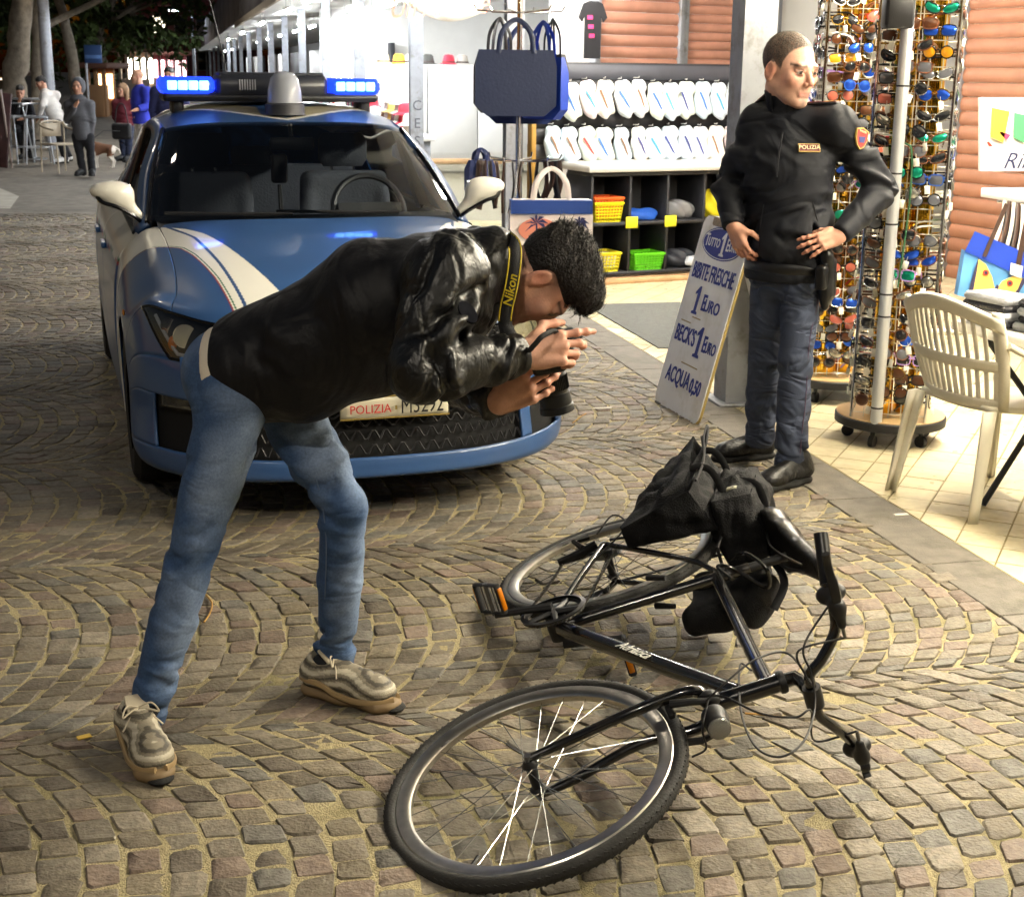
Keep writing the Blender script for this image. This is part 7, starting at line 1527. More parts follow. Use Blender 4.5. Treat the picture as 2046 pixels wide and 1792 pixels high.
# camera pose
cd = nrm(V(.20, .02, -.98)); cl_ = nrm(np.cross(cd, hu)); cu_ = np.cross(cl_, cd); CAMC = D(1092, 700, 3.40); Rcam = np.stack([cl_, cu_, cd], 1)
sk = '#cd9c84'
hRm = hand_mesh(J['wR'] + V(.01, 0, 0), V(.94, .05, .16), V(.10, .92, -.38), 1, [(.25, .25, .15), (.55, .7, .4), (.75, .85, .5), (.85, .95, .6)], thumb=((.55, .75, .45), (.85, .1, .5)), fore=J['wR'] * .7 + J['eR'] * .3, sc=1.04, spread=.03)
hLm = hand_mesh(J['wL'], V(.80, -.22, .42), V(.12, .95, .2), 1, [(.35, .35, .25), (.35, .4, .3), (.4, .45, .35), (.45, .5, .4)], thumb=((.4, .5, .8), (.7, -.1, .7)), fore=J['wL'] * .7 + J['eL'] * .3, sc=1.03, spread=.05)
B = SDF(np.min(list(J.values()), 0) - .2, np.max(list(J.values()), 0) + .2, .012)
B.limb(J['pel'], J['spine'], .09, .09, 0, side, 1.3); B.limb(J['spine'], J['neck'] - spn * .1, .09, .1, .03, side, 1.3); B.limb(J['neck'] - spn * .12, nb, .08, .05, .03)
for s in 'LR':
    B.limb(J['s' + s], J['e' + s], .045, .036, .03); B.limb(J['e' + s], J['w' + s], .036, .026, .02); B.limb(J['h' + s], J['k' + s], .05, .036, .03); B.limb(J['k' + s], J['a' + s] + V(0, 0, -.03), .034, .028, .02)
bv, bf = B.mesh(0)
v, f = join([(hv, hfc), hRm, hLm, (bv, bf)]); col = np.concatenate([hc_, hand_col(hRm[0], sk, J['wR']), hand_col(hLm[0], sk, J['wL']), np.repeat(np.array(C(sk)[:3])[None], len(bv), 0)])
rel(obj('body', v, f, m_skin, None, True, col), PH)
hm = hair_mesh(J['head'], HR, hs, .012, .004, style='wavy'); hq = (hm[0] - J['head']) @ HR
hcol = np.array(C('#120e0c')[:3])[None] * (1 + .6 * np.clip(vnoise(hm[0], 90, 3), -1, 1)[:, None])
rel(obj('hair', *hm, m_hair, None, True, hcol), PH)
k = hq[hm[1]].mean(1)[:, 2] > .035; rel(hair_strands(hm[0], hm[1][k], J['head'], HR, 6500, .040, 9, C('#1a1410'), None, thick=.0010, up=.5, flow=.25), PH)
k = ~k; rel(hair_strands(hm[0], hm[1][k], J['head'], HR, 2200, .007, 10, C('#120e0c'), None, thick=.0007, up=-.2), PH)
# jacket
m_lea = ridges(ridges(M('black_leather', '#070708', .42, bump=.12, bs=90, spec=.5, rvar=.08, ds=12), 16, .12, .012, 2.0, .12, (1, 1, .7)), 5, .30, .025, 1.2, .14, (1.3, 1, .7))
m_lea_shade = ridges(M('black_leather_shaded', '#05050a', .6, bump=.15, bs=90, spec=.35), 4, .25, .025, 1.2, .15, (1.4, 1, .8))  # the jacket leather again, colour and gloss lowered to stand for shade
S = SDF(np.min([J[k] for k in J], 0) - .22, np.max([J[k] for k in J], 0) + .22, .006)
hem = J['pel'] + spn * .03 - dors * .0
t1 = J['pel'] + spn * .20 + dors * .0; t2 = J['pel'] + spn * .38 + dors * .01; t3 = J['neck'] - spn * .13 - dors * .035
S.limb(hem - dors * .01, t1 - dors * .015, .143, .146, 0, side, 1.14); S.limb(t1 - dors * .02, t2 - dors * .005, .142, .154, .03, side, 1.18); S.limb(t2, t3, .158, .135, .03, side, 1.3); S.limb(t3, J['neck'] - spn * .02, .11, .072, .05); S.limb(J['neck'] - spn * .04, nb + spn * .015 + V(.01, 0, -.01), .07, .073, .03)
S.ell(t1 * .55 + t2 * .45 - dors * .10, (.19, .13, .10), .06)                      # front hangs open and full
S.ell(hem + spn * .10 - dors * .11, (.10, .12, .085), .05)
for s in 'LR':
    S.limb(t3 + dors * .03, J['s' + s], .09, .084, .06); S.chain([J['s' + s], J['s' + s] * .5 + J['e' + s] * .5, J['e' + s], J['e' + s] * .45 + J['w' + s] * .55, J['w' + s] + (J['e' + s] - J['w' + s]) * .06], [.089, .083, .074, .061, .050], .05)
    e1 = nrm(J['e' + s] - J['s' + s]); e2 = nrm(J['w' + s] - J['e' + s])
    S.folds(J['e' + s] + e2 * .03, e2 * 1.0 + e1 * .35, .15, .016, .060, 1.0, skew=.25); S.folds(J['s' + s] * .55 + J['e' + s] * .45, e1 + e2 * .3, .15, .014, .075, .5, skew=.5); S.folds(J['w' + s] - e2 * .07, e2, .09, .010, .04, 2.0); S.folds(J['s' + s] + spn * .06 , spn, .13, .011, .06, .8, skew=.4)
    S.cut(J['w' + s] - e2 * .002, e2, J['w' + s] - .10, J['w' + s] + .10)
S.cut(hem - spn * .065 + dors * .02, -spn + dors * .35)
S.folds(t2 - side * .12, spn + dors * .4, .20, .006, .10, .4, skew=.3); S.folds(t3 + dors * .08, spn, .16, .006, .05, 1.4); S.folds(hem + spn * .06 - side * .1, spn - dors * .3, .16, .006, .07, 2.4)
jv, jf = S.mesh(1)
jk = rel(obj('jacket', jv, jf, m_lea), PH)
# torso is the same leather, its shade put into a darker, duller material
cen = jv[jf].mean(1); a = (cen - J['pel']) @ spn; L_ = np.linalg.norm(J['neck'] - J['pel'])
dR = np.full(len(cen), 9.); 
for s in 'LR':
    for p0, p1 in ((J['s' + s], J['e' + s]), (J['e' + s], J['w' + s])):
        ab = p1 - p0; t = np.clip(((cen - p0) @ ab) / (ab @ ab), 0, 1); dR = np.minimum(dR, np.linalg.norm(cen - p0 - t[:, None] * ab, axis=1))
tor = (dR > .098) & (a < L_ - .10)
jk.data.materials.append(m_lea_shade); jk.data.polygons.foreach_set('material_index', tor.astype(np.int32)); jk.data.update()
mb = MB(); e2 = nrm(J['wR'] - J['eR']); Rz_ = frame(e2); mb.lathe([(.0505, -.006), (.053, 0), (.0505, .006)], J['wR'] - e2 * .05, 24, Rz_, cap=False); rel(mb.build('cuff_seam', m_lea), PH)
# shirt tail
S = SDF(J['pel'] - .25, J['pel'] + .25, .006); S.limb(J['pel'] + spn * .05 - dors * .015, J['pel'] - spn * .03 - dors * .005, .110, .124, 0, side, 1.2); S.cut(J['pel'] - spn * .055 + dors * .02, -spn + dors * .25); rel(obj('shirt', *S.mesh(1), M('shirt_cream', '#c9bfae', .85, bump=.2, bs=200)), PH)
# jeans
m_jean = ridges(M('denim', attr=True, rough=.85, bump=.3, bs=500, var=.22, vs=160, spec=.3), 5, .22, .02, 1.2, .14, (.8, .8, 1.7))
S = trousers_sdf(J, side, .006, .081, .060, .048, .117, 1.2, .02, .05)
for s, ph in (('L', .4), ('R', 2.1)):
    d1 = nrm(J['a' + s] - J['k' + s]); S.folds(J['k' + s] - V(.02, 0, .0), d1, .13, .009, .05, ph, skew=.35); S.folds(J['a' + s] - d1 * .06, d1, .13, .009, .045, ph + 1.3, skew=.3); S.folds(J['h' + s] * .7 + J['k' + s] * .3, d1 + spn * .6, .17, .007, .07, ph + .5, skew=.6); S.folds(J['k' + s] * .6 + J['a' + s] * .4, d1 + V(.3, 0, 0), .12, .004, .06, ph + 2)
    S.cut(J['a' + s] + d1 * .035, d1, J['a' + s] - .11, J['a' + s] + .11)
v, f = S.mesh(1)
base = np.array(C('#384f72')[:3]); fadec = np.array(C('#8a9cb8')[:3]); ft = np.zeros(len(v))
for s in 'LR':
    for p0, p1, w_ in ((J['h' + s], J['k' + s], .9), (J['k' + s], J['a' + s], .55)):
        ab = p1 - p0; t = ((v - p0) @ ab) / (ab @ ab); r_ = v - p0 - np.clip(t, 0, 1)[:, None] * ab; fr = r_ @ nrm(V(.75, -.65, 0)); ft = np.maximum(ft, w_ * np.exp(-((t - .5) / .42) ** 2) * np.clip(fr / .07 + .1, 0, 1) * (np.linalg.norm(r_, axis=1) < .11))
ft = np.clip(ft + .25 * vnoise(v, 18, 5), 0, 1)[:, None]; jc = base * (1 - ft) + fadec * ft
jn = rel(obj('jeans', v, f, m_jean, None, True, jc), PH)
for s, pxs in (('L', ((645, 900), (668, 960), (682, 1020), (688, 1090), (686, 1180), (683, 1260), (682, 1320))),):
    pts = [ray_surface(jn, x - 35, y, .0008) for x, y in pxs]; pts = [q_[0] for q_ in pts if q_]
    if len(pts) > 2: mb = MB(); mb.tube(spline(pts, 5), .0018, 5); rel(mb.build('seam', M('seam_thread', '#54657f', .8)), PH)
for s in 'LR':
    d1 = nrm(J['a' + s] - J['k' + s]); mb = MB(); mb.lathe([(.0485, -.014), (.0515, -.012), (.0515, .012), (.0485, .014)], J['a' + s] + d1 * .022, 28, frame(d1), cap=False); rel(mb.build('hem', M('denim_dark', '#33496b', .85, bump=.4, bs=400)), PH)
mb = MB(); r = ray_surface(jn, 432, 720, .002); mb.lathe([(.02, -.003), (.024, 0), (.02, .003)], (r[0] if r else D(432, 720, 3.3)), 18, frame(r[1] if r else (0, -1, 0)), cap=False); rel(mb.build('key_ring', m_steel), PH)
# trainers
m_sh1 = M('trainer_mesh', rough=.5, bump=.3, bs=260, var=.12, vs=40, attr=True); m_sh2 = M('trainer_gold', '#a48c66', .35, metal=.25); m_sole = M('trainer_sole', '#7a6547', .6); m_lace = M('lace', '#b9ae98', .8)
for s, hx, tx, ln in (('R', (262, 1472), (356, 1622), .295), ('L', (606, 1382), (830, 1432), .30)):
    hp_, tp_ = G(*hx), G(*tx); d = nrm(tp_ - hp_); tp_ = hp_ + d * ln; lat = np.cross(d, V(0, 0, 1)); z = V(0, 0, 1)
    U, O = shoe_mesh(hp_, tp_, .046, .07, .034, .004)
    anti = V(0, 0, 0)
    U.disp(lambda X, Y, Z: 0.0011 * np.sin(((Z - .02) * 1.0 + .02 * np.sin(((X - hp_[0]) * d[0] + (Y - hp_[1]) * d[1]) * 16)) * 2 * math.pi / .016))
    U.ell(hp_ + d * .075 + z * .125, (.034, .034, .05), .012, op='s')
    uv_, uf_ = U.mesh(1); ra_ = ((uv_ - hp_) @ d) / ln; ph_ = (uv_[:, 2] + .012 * np.sin(ra_ * 9) + .03 * ra_) / .016; bnd_ = (np.sin(ph_ * 2 * math.pi * .5) > .35)[:, None]; dk_ = (np.sin(ph_ * 2 * math.pi * .5) < -.8)[:, None]
    uc_ = np.where(bnd_, np.array(C('#b8b09c')[:3]), np.array(C('#7d7564')[:3])); uc_ = np.where(dk_, np.array(C('#474238')[:3]), uc_); sh = rel(obj('trainer', uv_, uf_, m_sh1, None, True, uc_), PH)
    so = obj('trainer_sole', *O.mesh(1), m_sole); so.parent = sh
    mb = MB(); Lp = lambda a_, b_, c_: hp_ + d * a_ * ln + lat * b_ + z * c_
    for sg in (1, -1):
        mb = MB(); mb.tube(spline([Lp(.03, .022 * sg, .055), Lp(.12, .043 * sg, .062), Lp(.3, .049 * sg, .058), Lp(.45, .049 * sg, .04), Lp(.65, .053 * sg, .034), Lp(.85, .044 * sg, .036), Lp(.985, .012 * sg, .042)], 6), .006, 8, flat=(z, 1.5)); bnd = mb.build('trainer_band', m_sh2); bnd.parent = sh
    for k in range(5):
        a_ = .36 + .075 * k; zz = .118 - .0125 * k; mb = MB(); mb.tube(spline([Lp(a_, -.027, zz - .012), Lp(a_ + .012, 0, zz + .003), Lp(a_ + .03, .027, zz - .012)], 4), .0028, 6); o_ = mb.build('lace', m_lace); o_.parent = sh
    for sg in (1, -1):
        mb = MB(); mb.tube(spline([Lp(.34, 0, .125), Lp(.37, .03 * sg, .135), Lp(.42, .045 * sg, .115), Lp(.38, .02 * sg, .122), Lp(.34, 0, .124)], 5), .0024, 6); o_ = mb.build('lace_bow', m_lace); o_.parent = sh
        mb = MB(); mb.tube(spline([Lp(.34, 0, .124), Lp(.41, .025 * sg, .11), Lp(.47, .05 * sg, .085)], 4), .0024, 6); o_ = mb.build('lace_end', m_lace); o_.parent = sh
    mb = MB(); mb.rbox(Lp(.30, 0, .125), (.028, .03, .004), .003, np.stack([lat, nrm(-d + z * .9), nrm(np.cross(lat, nrm(-d + z * .9)))], 1)); o_ = mb.build('tongue', m_lace); o_.parent = sh
    S = SDF(J['a' + s] - .1, J['a' + s] + .1, .006); S.limb(J['a' + s], hp_ + d * .075 + z * .09, .043, .04); o_ = rel(obj('sock', *S.mesh(1), M('sock_dark', '#16161a', .9)), PH)
    mb = MB(); mb.ball(Lp(.955, 0, .016), (.034, .034, .012), 12, 8); o_ = mb.build('toe_cap', m_rub); o_.parent = sh
# camera (held, so a thing of its own)
CM = thing('camera', 'black camera with zoom lens pointed down at the bicycle, held in both hands', 'camera', tuple(CAMC))
m_cam = M('camera_black', '#0d0d0e', .5, bump=.3, bs=260); m_lens = M('lens_black', '#101113', .35)
Lc = lambda a, b, c_: CAMC + Rcam @ V(a, b, c_)
S = SDF(CAMC - .16, CAMC + .16, .004); S.box(Lc(0, 0, 0), (.068, .045, .03), .012, 0, Rcam); S.box(Lc(0, .045, .0), (.03, .022, .03), .012, .01, Rcam); S.box(Lc(.055, 0, .015), (.02, .042, .03), .012, .012, Rcam)
rel(obj('camera_body', *S.mesh(1), m_cam), CM)
mb = MB(); mb.lathe([(.034, .02), (.036, .03), (.036, .055), (.034, .057), (.0345, .06), (.038, .062), (.038, .10), (.0365, .102), (.0365, .106), (.039, .108), (.040, .135), (.0395, .137), (.042, .139), (.043, .155), (.039, .157), (.037, .14)], CAMC, 36, Rcam); ln_ = rel(mb.build('lens', m_lens), CM)
mb = MB()
for k in range(48): t = 2 * math.pi * k / 48; mb.box(Lc(.0385 * math.cos(t), .0385 * math.sin(t), .081), (.0012, .0012, .017), Rcam)
tag(rel(mb.build('zoom_ring', m_rub, None, False), CM), kind='stuff')
mb = MB(); mb.lathe([(.036, .15), (.03, .152), (.001, .155)], CAMC, 24, Rcam); rel(mb.build('front_glass', M('coated_glass', '#0a0d16', .05)), CM)
mb = MB(); mb.rbox(Lc(0, .062, -.03), (.018, .014, .012), .005, Rcam); rel(mb.build('eyepiece', m_rub), CM)
pf = D(1128, 665, 3.36); mb = MB(); mb.prism([(-.035, -.012), (.03, -.018), (.045, .0), (-.03, .014)], -.003, .003, frame(V(.1, -.55, .8), (1, 0, -.35)), pf); rel(mb.build('screen_flap', m_cam, None, sharp=20), CM)
m_strap = M('strap_black', '#141416', .7, bump=.4, bs=500); m_yel = M('strap_yellow', '#c9b01c', .6)
sp = spline([D(1012, 470, 3.47), D(1030, 495, 3.33), D(1025, 560, 3.30), D(1012, 620, 3.30), D(1012, 655, 3.30), D(1030, 685, 3.26), D(1055, 700, 3.215), D(1068, 690, 3.205), D(1085, 672, 3.205), D(1108, 662, 3.24), D(1118, 672, 3.32)], 7)
def ribbon(name, pts, wv, wd, mat, off=0.0, th=.0016, parent=CM, nvec=V(.05, -1, 0)):
    pts = np.asarray(pts); T_ = np.gradient(pts, axis=0); P = []
    for p, t in zip(pts, T_): n_ = nrm(nvec); b = nrm(np.cross(t, n_)); P.append([p + b * (wv[0]) + n_ * off, p + b * wv[1] + n_ * off])
    mb = MB(); mb.grid(P); o = mb.build(name, mat); o.modifiers.new('s', 'SOLIDIFY').thickness = th; return rel(o, parent)
ns = 32; ribbon('neck_strap', sp[:ns], (-.0165, .0165), 0, m_strap, th=.003); ribbon('strap_tail', sp[ns - 1:], (-.006, .006), 0, m_strap, th=.003)
ribbon('strap_edge', sp[:ns - 6], (-.0155, -.0125), 0, m_yel, .0012); ribbon('strap_edge', sp[:ns - 6], (.0125, .0155), 0, m_yel, .0012)
pt = D(1021, 580, 3.30); tx_ = nrm(D(1031, 530, 3.305) - D(1014, 618, 3.30)); nn = nrm(V(.05, -1, 0)); rel(text('strap_lettering', 'Nikon', .030, m_yel, pt + nn * .003, tx_, np.cross(nn, tx_), None, .0004, shear=.2), CM)
# small patches on the jacket
r = ray_surface(jk, 935, 625, .002)
if r: p, n = r; Rq = frame(n, (1, 0, .6)); mb = MB(); mb.lathe([(.03, -.003), (.03, .0015), (.0, .002)], p, 24, Rq @ np.diag([.7, 1.1, 1])); rel(mb.build('chest_patch', M('patch_navy', '#05060d', .95, spec=.1)), PH)
for ch, px, py, a in (('W', 706, 462, 0), ('A', 752, 438, 0)):
    r = ray_surface(jk, px, py + 12, .003)
    if r: p, n = r; X = nrm(spn - n * (spn @ n)); rel(text('back_lettering', ch, .07, M('faded_print', '#4a4a4a', .8), p, X, np.cross(n, X), None), PH)
# ------------------------------------------------------------------ background: bystanders, bar furniture, dog, trees, far kiosks
m_cl = {}
def cloth(c, rough=.85): return M('cloth_' + c, c, rough, bump=.3, bs=60, var=.15, vs=14)
def bystander(label, Y, px, top, legs, skin='#b98a70', hair='#1a1512', shoes='#1a1a1c', hood=None, hairlong=False, bald=False, fdir=(0, -1, -.05), rt=.078, puff=1.0, extra=None):
    """px: photo pixels of joints (+ optional depth offset); everything stands near distance Y"""
    J = {k: D(v[0], v[1], Y + (v[2] if len(v) > 2 else 0)) for k, v in px.items()}
    J['pel'] = (J['hL'] + J['hR']) / 2; J['spine'] = J['pel'] * .5 + J['neck'] * .5; base = (J['aL'] + J['aR']) / 2; base[2] = 0
    o = thing('person', label, 'person', tuple(base)); R_ = lambda x: at_root(x, o)
    side = nrm(J['sL'] - J['sR']) if np.linalg.norm(J['sL'] - J['sR']) > .1 else V(1, 0, 0)
    hf = nrm(fdir); hr = nrm(np.cross(hf, V(0, 0, 1))); HR = np.stack([hr, hf, np.cross(hr, hf)], 1); hs = np.linalg.norm(J['head'] - J['neck']) / .16; hs = np.clip(hs, .9, 1.05)
    S = head_sdf(J['head'], HR, J['neck'] - V(0, 0, .02), .006, hs); hv, hfc = S.mesh(1); hc = head_col(hv, J['head'], HR, hs, skin, hair, .2)
    B = SDF(np.min(list(J.values()), 0) - .2, np.max(list(J.values()), 0) + .2, .013)
    B.limb(J['pel'], J['spine'], .07, .08, 0, side, 1.2).limb(J['spine'], J['neck'], .08, .045, .03)
    for s in 'LR':
        B.limb(J['s' + s], J['e' + s], .04, .032, .03).limb(J['e' + s], J['w' + s], .032, .024, .02).limb(J['h' + s], J['k' + s], .06, .045, .03).limb(J['k' + s], J['a' + s], .045, .03, .02)
        d = nrm(J['w' + s] - J['e' + s]); B.limb(J['w' + s], J['w' + s] + d * .08, .03, .028, .015, (0, 1, 0), .6).limb(J['w' + s] + d * .07, J['w' + s] + d * .15, .018, .012, .01).limb(J['w' + s] + d * .02, J['w' + s] + d * .08 + V(.03, 0, .01), .013, .01, .01)
    bv, bf = B.mesh(0); v, f = join([(hv, hfc), (bv, bf)]); R_(obj('body', v, f, m_skin, None, True, np.concatenate([hc, np.repeat(np.array(C(skin)[:3])[None], len(bv), 0)])))
    if not bald and not hood:
        hm = hair_mesh(J['head'], HR, hs, .006, .006, h=.008); R_(obj('hair', *hm, m_hair, None, True, np.repeat(np.array(C(hair)[:3])[None], len(hm[0]), 0)))
    if hairlong:
        S = SDF(J['head'] - .25, J['head'] + .2, .009); S.ell(J['head'] - hf * .03 + V(0, 0, .01), (.10, .10, .12), 0)
        for s in (1, -1): S.limb(J['head'] + hr * .085 * s - hf * .02, J['head'] + hr * .10 * s + V(0, 0, -.17), .045, .035, .04)
        S.ell(J['head'] + hf * .09 + V(0, 0, -.03), (.07, .07, .10), .02, HR, 's'); vv, ff = S.mesh(1); R_(obj('hair', vv, ff, m_hair, None, True, np.repeat(np.array(C(hair)[:3])[None], len(vv), 0)))
    S = SDF(np.min([J[k] for k in J], 0) - .2, np.max([J[k] for k in J], 0) + .2, .012); up = nrm(J['neck'] - J['pel']); p = puff
    S.limb(J['pel'] + up * .0, J['spine'], .115 * p, .12 * p, 0, side, 1.3); S.limb(J['spine'], J['neck'] - up * .12, .122 * p, .11 * p, .03, side, 1.35); S.limb(J['neck'] - up * .12, J['neck'] - up * .01, .085, .062, .04)
    for s in 'LR':
        S.limb(J['neck'] - up * .09, J['s' + s], .06, .068 * p, .05); S.chain([J['s' + s], J['e' + s], J['w' + s]], [.068 * p, .056 * p, .043 * p], .05); d = nrm(J['w' + s] - J['e' + s]); S.cut(J['w' + s], d, J['w' + s] - .07, J['w' + s] + .07)
        S.folds(J['e' + s], J['w' + s] - J['s' + s], .12, .008, .05, 1)
    S.folds(J['spine'], up, .25, .008, .09, 2)
    if hood:
        S.ell(J['head'] - hf * .02 + V(0, 0, .005), (.108, .118, .135), .03, HR); S.ell(J['head'] + hf * .10 + V(0, 0, -.015), (.075, .09, .098), .015, HR, 's'); S.ell(J['neck'] + hf * .03, (.12, .10, .06), .04)
    S.cut(J['pel'] - up * .06, -up); R_(obj('top', *S.mesh(1), cloth(top)))
    S = trousers_sdf(J, side, .012, rt, .062, .058, .098, 1.3, .03, .04)
    for s in 'LR': S.folds(J['k' + s], V(0, 0, 1), .14, .008, .06, 1); S.folds(J['a' + s], V(0, 0, 1), .10, .008, .05, 2)
    R_(obj('trousers', *S.mesh(1), cloth(legs)))
    for s in 'LR':
        td = V(fdir[0], fdir[1], 0); td = nrm(td + side * (.25 if s == 'L' else -.25)); hp = V(*J['a' + s][:2], 0) - td * .06; z_ = max(0, J['a' + s][2] - .09); hp[2] = z_; U, O = shoe_mesh(hp, hp + td * .27, .046, .07, .028, .008); q = R_(obj('shoe', *U.mesh(1), cloth(shoes, .6))); x = obj('shoe_sole', *O.mesh(1), m_rub); x.parent = q
    return o, J, HR
hood, JH, _ = bystander('young person in grey hooded jacket and black trousers holding something to the mouth', 22.4, dict(head=(156, 172), neck=(157, 196), sL=(180, 209), sR=(138, 209), eL=(185, 240), wL=(181, 270), eR=(134, 240), wR=(150, 212, -.2), hL=(178, 272), hR=(154, 272), kL=(181, 308), kR=(160, 310), aL=(184, 341), aR=(166, 344)), '#4c4c50', '#15151a', hood=True, puff=1.0, rt=.078)
bystander('person in pale sweatshirt and black trousers leaning on the high bar table', 25.3, dict(head=(82, 165), neck=(88, 180), sL=(112, 190, .1), sR=(90, 192, -.1), eL=(104, 215, .2), wL=(90, 232, .1), eR=(85, 212, -.25), wR=(78, 230, -.2), hL=(124, 248, .1), hR=(116, 248, -.1), kL=(124, 285, .1), kR=(122, 286, -.1), aL=(138, 312, .1), aR=(131, 318, -.15)), '#cfc9c2', '#141418', shoes='#d8d6d2', fdir=(-.75, -.5, -.35))
bystander('seated person in black tracksuit resting chin on hand at the bar table', 26.2, dict(head=(40, 182), neck=(40, 198), sL=(58, 205), sR=(24, 206), eL=(66, 232, -.35), wL=(50, 236, -.45), eR=(32, 232, -.3), wR=(38, 205, -.35), hL=(52, 255), hR=(34, 256), kL=(58, 262, -.5), kR=(38, 264, -.5), aL=(60, 305, -.4), aR=(48, 307, -.4)), '#15161b', '#101014', fdir=(.15, -.9, -.35))
bystander('woman in burgundy top carrying a black handbag', 26.0, dict(head=(244, 180), neck=(246, 196), sL=(262, 206), sR=(232, 206), eL=(266, 232), wL=(262, 250), eR=(230, 232), wR=(238, 252), hL=(258, 256), hR=(242, 256), kL=(258, 288), kR=(246, 288), aL=(258, 318), aR=(248, 318)), '#5a1420', '#1a2238', hair='#8a6a4c', hairlong=True, fdir=(-.4, -.9, 0))
bystander('bald person in blue padded jacket and white trousers', 24.6, dict(head=(274, 153), neck=(280, 172), sL=(294, 184, -.15), sR=(276, 184, .15), eL=(296, 212, -.2), wL=(276, 218, -.35), eR=(272, 212, .2), wR=(270, 226, 0), hL=(288, 240, -.08), hR=(280, 240, .08), kL=(288, 282, -.1), kR=(278, 284, .1), aL=(290, 322, -.1), aR=(276, 326, .1)), '#2a35a8', '#d0ccc6', bald=True, fdir=(-.95, -.3, 0), puff=1.3)
bystander('dark haired person in navy coat behind the police car light bar', 21, dict(head=(338, 150), neck=(338, 172), sL=(366, 184), sR=(312, 184), eL=(372, 220), wL=(366, 250), eR=(306, 220), wR=(312, 250), hL=(352, 256), hR=(326, 256), kL=(352, 310), kR=(326, 310), aL=(352, 362), aR=(326, 362)), '#1d2148', '#15151c', puff=1.15)
# handbag, leash, dog
hb = D(244, 262, 25.6); S = SDF(hb - .3, hb + .3, .012); S.box(hb, (.17, .08, .14), .05); hbo = obj('handbag', *S.mesh(1), M('handbag_black', '#0d0d10', .5)); tag(hbo, 'black leather handbag hanging from the woman in burgundy', 'handbag')
mb = MB(); mb.tube(spline([hb + V(-.12, 0, .1), hb + V(-.06, 0, .42), hb + V(.06, 0, .44), hb + V(.12, 0, .1)], 5), .012, 6); x = mb.build('bag_strap', MATS['handbag_black'], hbo)
DG = G(214, 336); dg = thing('dog', 'small brown and white dog on a lead, facing the hooded figure', 'dog', tuple(DG))
S = SDF(DG + V(-.5, -.3, -.02), DG + V(.4, .3, .62), .009); b = lambda x, y, z: DG + V(x, y, z)
S.limb(b(-.14, 0, .33), b(.10, 0, .31), .085, .07, 0); S.ell(b(-.14, 0, .31), (.09, .08, .10), .04); S.limb(b(-.18, 0, .37), b(-.29, 0, .44), .05, .045, .03); S.ell(b(-.33, 0, .46), (.065, .055, .06), .02); S.limb(b(-.36, 0, .45), b(-.44, -.01, .425), .034, .022, .02)
for s in (1, -1):
    S.limb(b(-.32, .04 * s, .50), b(-.30, .055 * s, .56), .02, .008, .012)
    S.limb(b(-.17, .05 * s, .28), b(-.175, .05 * s, .14), .04, .022, .03); S.limb(b(-.175, .05 * s, .14), b(-.165, .05 * s, .02), .02, .016, .01); S.limb(b(-.165, .05 * s, .018), b(-.20, .05 * s, .016), .017, .015, .01)
    S.limb(b(.09, .05 * s, .29), b(.06, .055 * s, .19), .055, .034, .03); S.limb(b(.06, .055 * s, .19), b(.12, .055 * s, .12), .028, .018, .015); S.limb(b(.12, .055 * s, .12), b(.10, .055 * s, .02), .017, .015, .01); S.limb(b(.10, .055 * s, .018), b(.07, .055 * s, .016), .017, .014, .01)
S.limb(b(.15, 0, .34), b(.22, 0, .30), .018, .014, .02); S.limb(b(.22, 0, .30), b(.24, 0, .24), .014, .009, .01)
v, f = S.mesh(1); r = v - DG; wh = (r[:, 2] < .2) | (vnoise(v, 9, 2) > .35) | (r[:, 0] > .12) | (r[:, 0] < -.40); dc = np.where(wh[:, None], np.array(C('#c9bfb2')[:3])[None], np.array(C('#6d4a34')[:3])[None]); at_root(obj('body', v, f, M('dog_fur', attr=True, rough=.9, bump=.5, bs=120), None, True, dc), dg)
mb = MB(); mb.tube([b(-.26, 0, .43), b(-.1, .3, .6), hb + V(-.02, 0, .0)], .006, 5); tag(mb.build('dog_lead', m_blkp), 'thin dark lead running from the dog to the handbag', 'lead')
# bar stools, table, chair, board
m_alu2 = M('stool_alu', '#b8bcc2', .3, metal=.9)
def stool(px, py, label):
    p = G(px, py); o = thing('bar_stool', label, 'stool', tuple(p), rng.uniform(-.5, .5), 'aluminium bar stools')
    for a, b_ in ((-.2, -.2), (.2, -.2), (.2, .2), (-.2, .2)): mb = MB(); mb.tube([(a * 1.15, b_ * 1.15, .0), (a * .8, b_ * .8, .78)] + ([(a * .95, b_ * 1.0, 1.0)] if b_ > 0 else []), .015, 8); mb.build('leg', m_alu2, o)
    mb = MB(); mb.rbox((0, 0, .785), (.19, .19, .02), .015); mb.build('seat', m_alu2, o)
    mb = MB(); mb.tube(spline([(-.19, -.05, .95), (-.2, .15, .99), (-.1, .22, 1.0), (.1, .22, 1.0), (.2, .15, .99), (.19, -.05, .95)], 5), .014, 8); mb.build('back_hoop', m_alu2, o)
    mb = MB(); mb.tube([(-.21, -.21, .28), (.21, -.21, .28), (.21, .21, .28), (-.21, .21, .28)], .009, 6, closed=True); mb.build('footrest', m_alu2, o)
stool(30, 326, 'aluminium bar stool beside the seated person'); stool(78, 327, 'aluminium bar stool beside the leaning person')
p = G(70, 318); o = thing('bar_table', 'tall round bar table the two people lean on', 'table', tuple(p)); mb = MB(); mb.lathe([(.30, 1.04), (.31, 1.055), (.30, 1.07)], (0, 0, 0), 24); mb.build('table_top', m_alu2, o); mb = MB(); mb.tube([(0, 0, .02), (0, 0, 1.05)], .03, 10); mb.build('column', m_alu2, o); mb = MB(); mb.lathe([(.22, 0), (.22, .02), (.04, .04)], (0, 0, 0), 20); mb.build('foot', m_alu2, o)
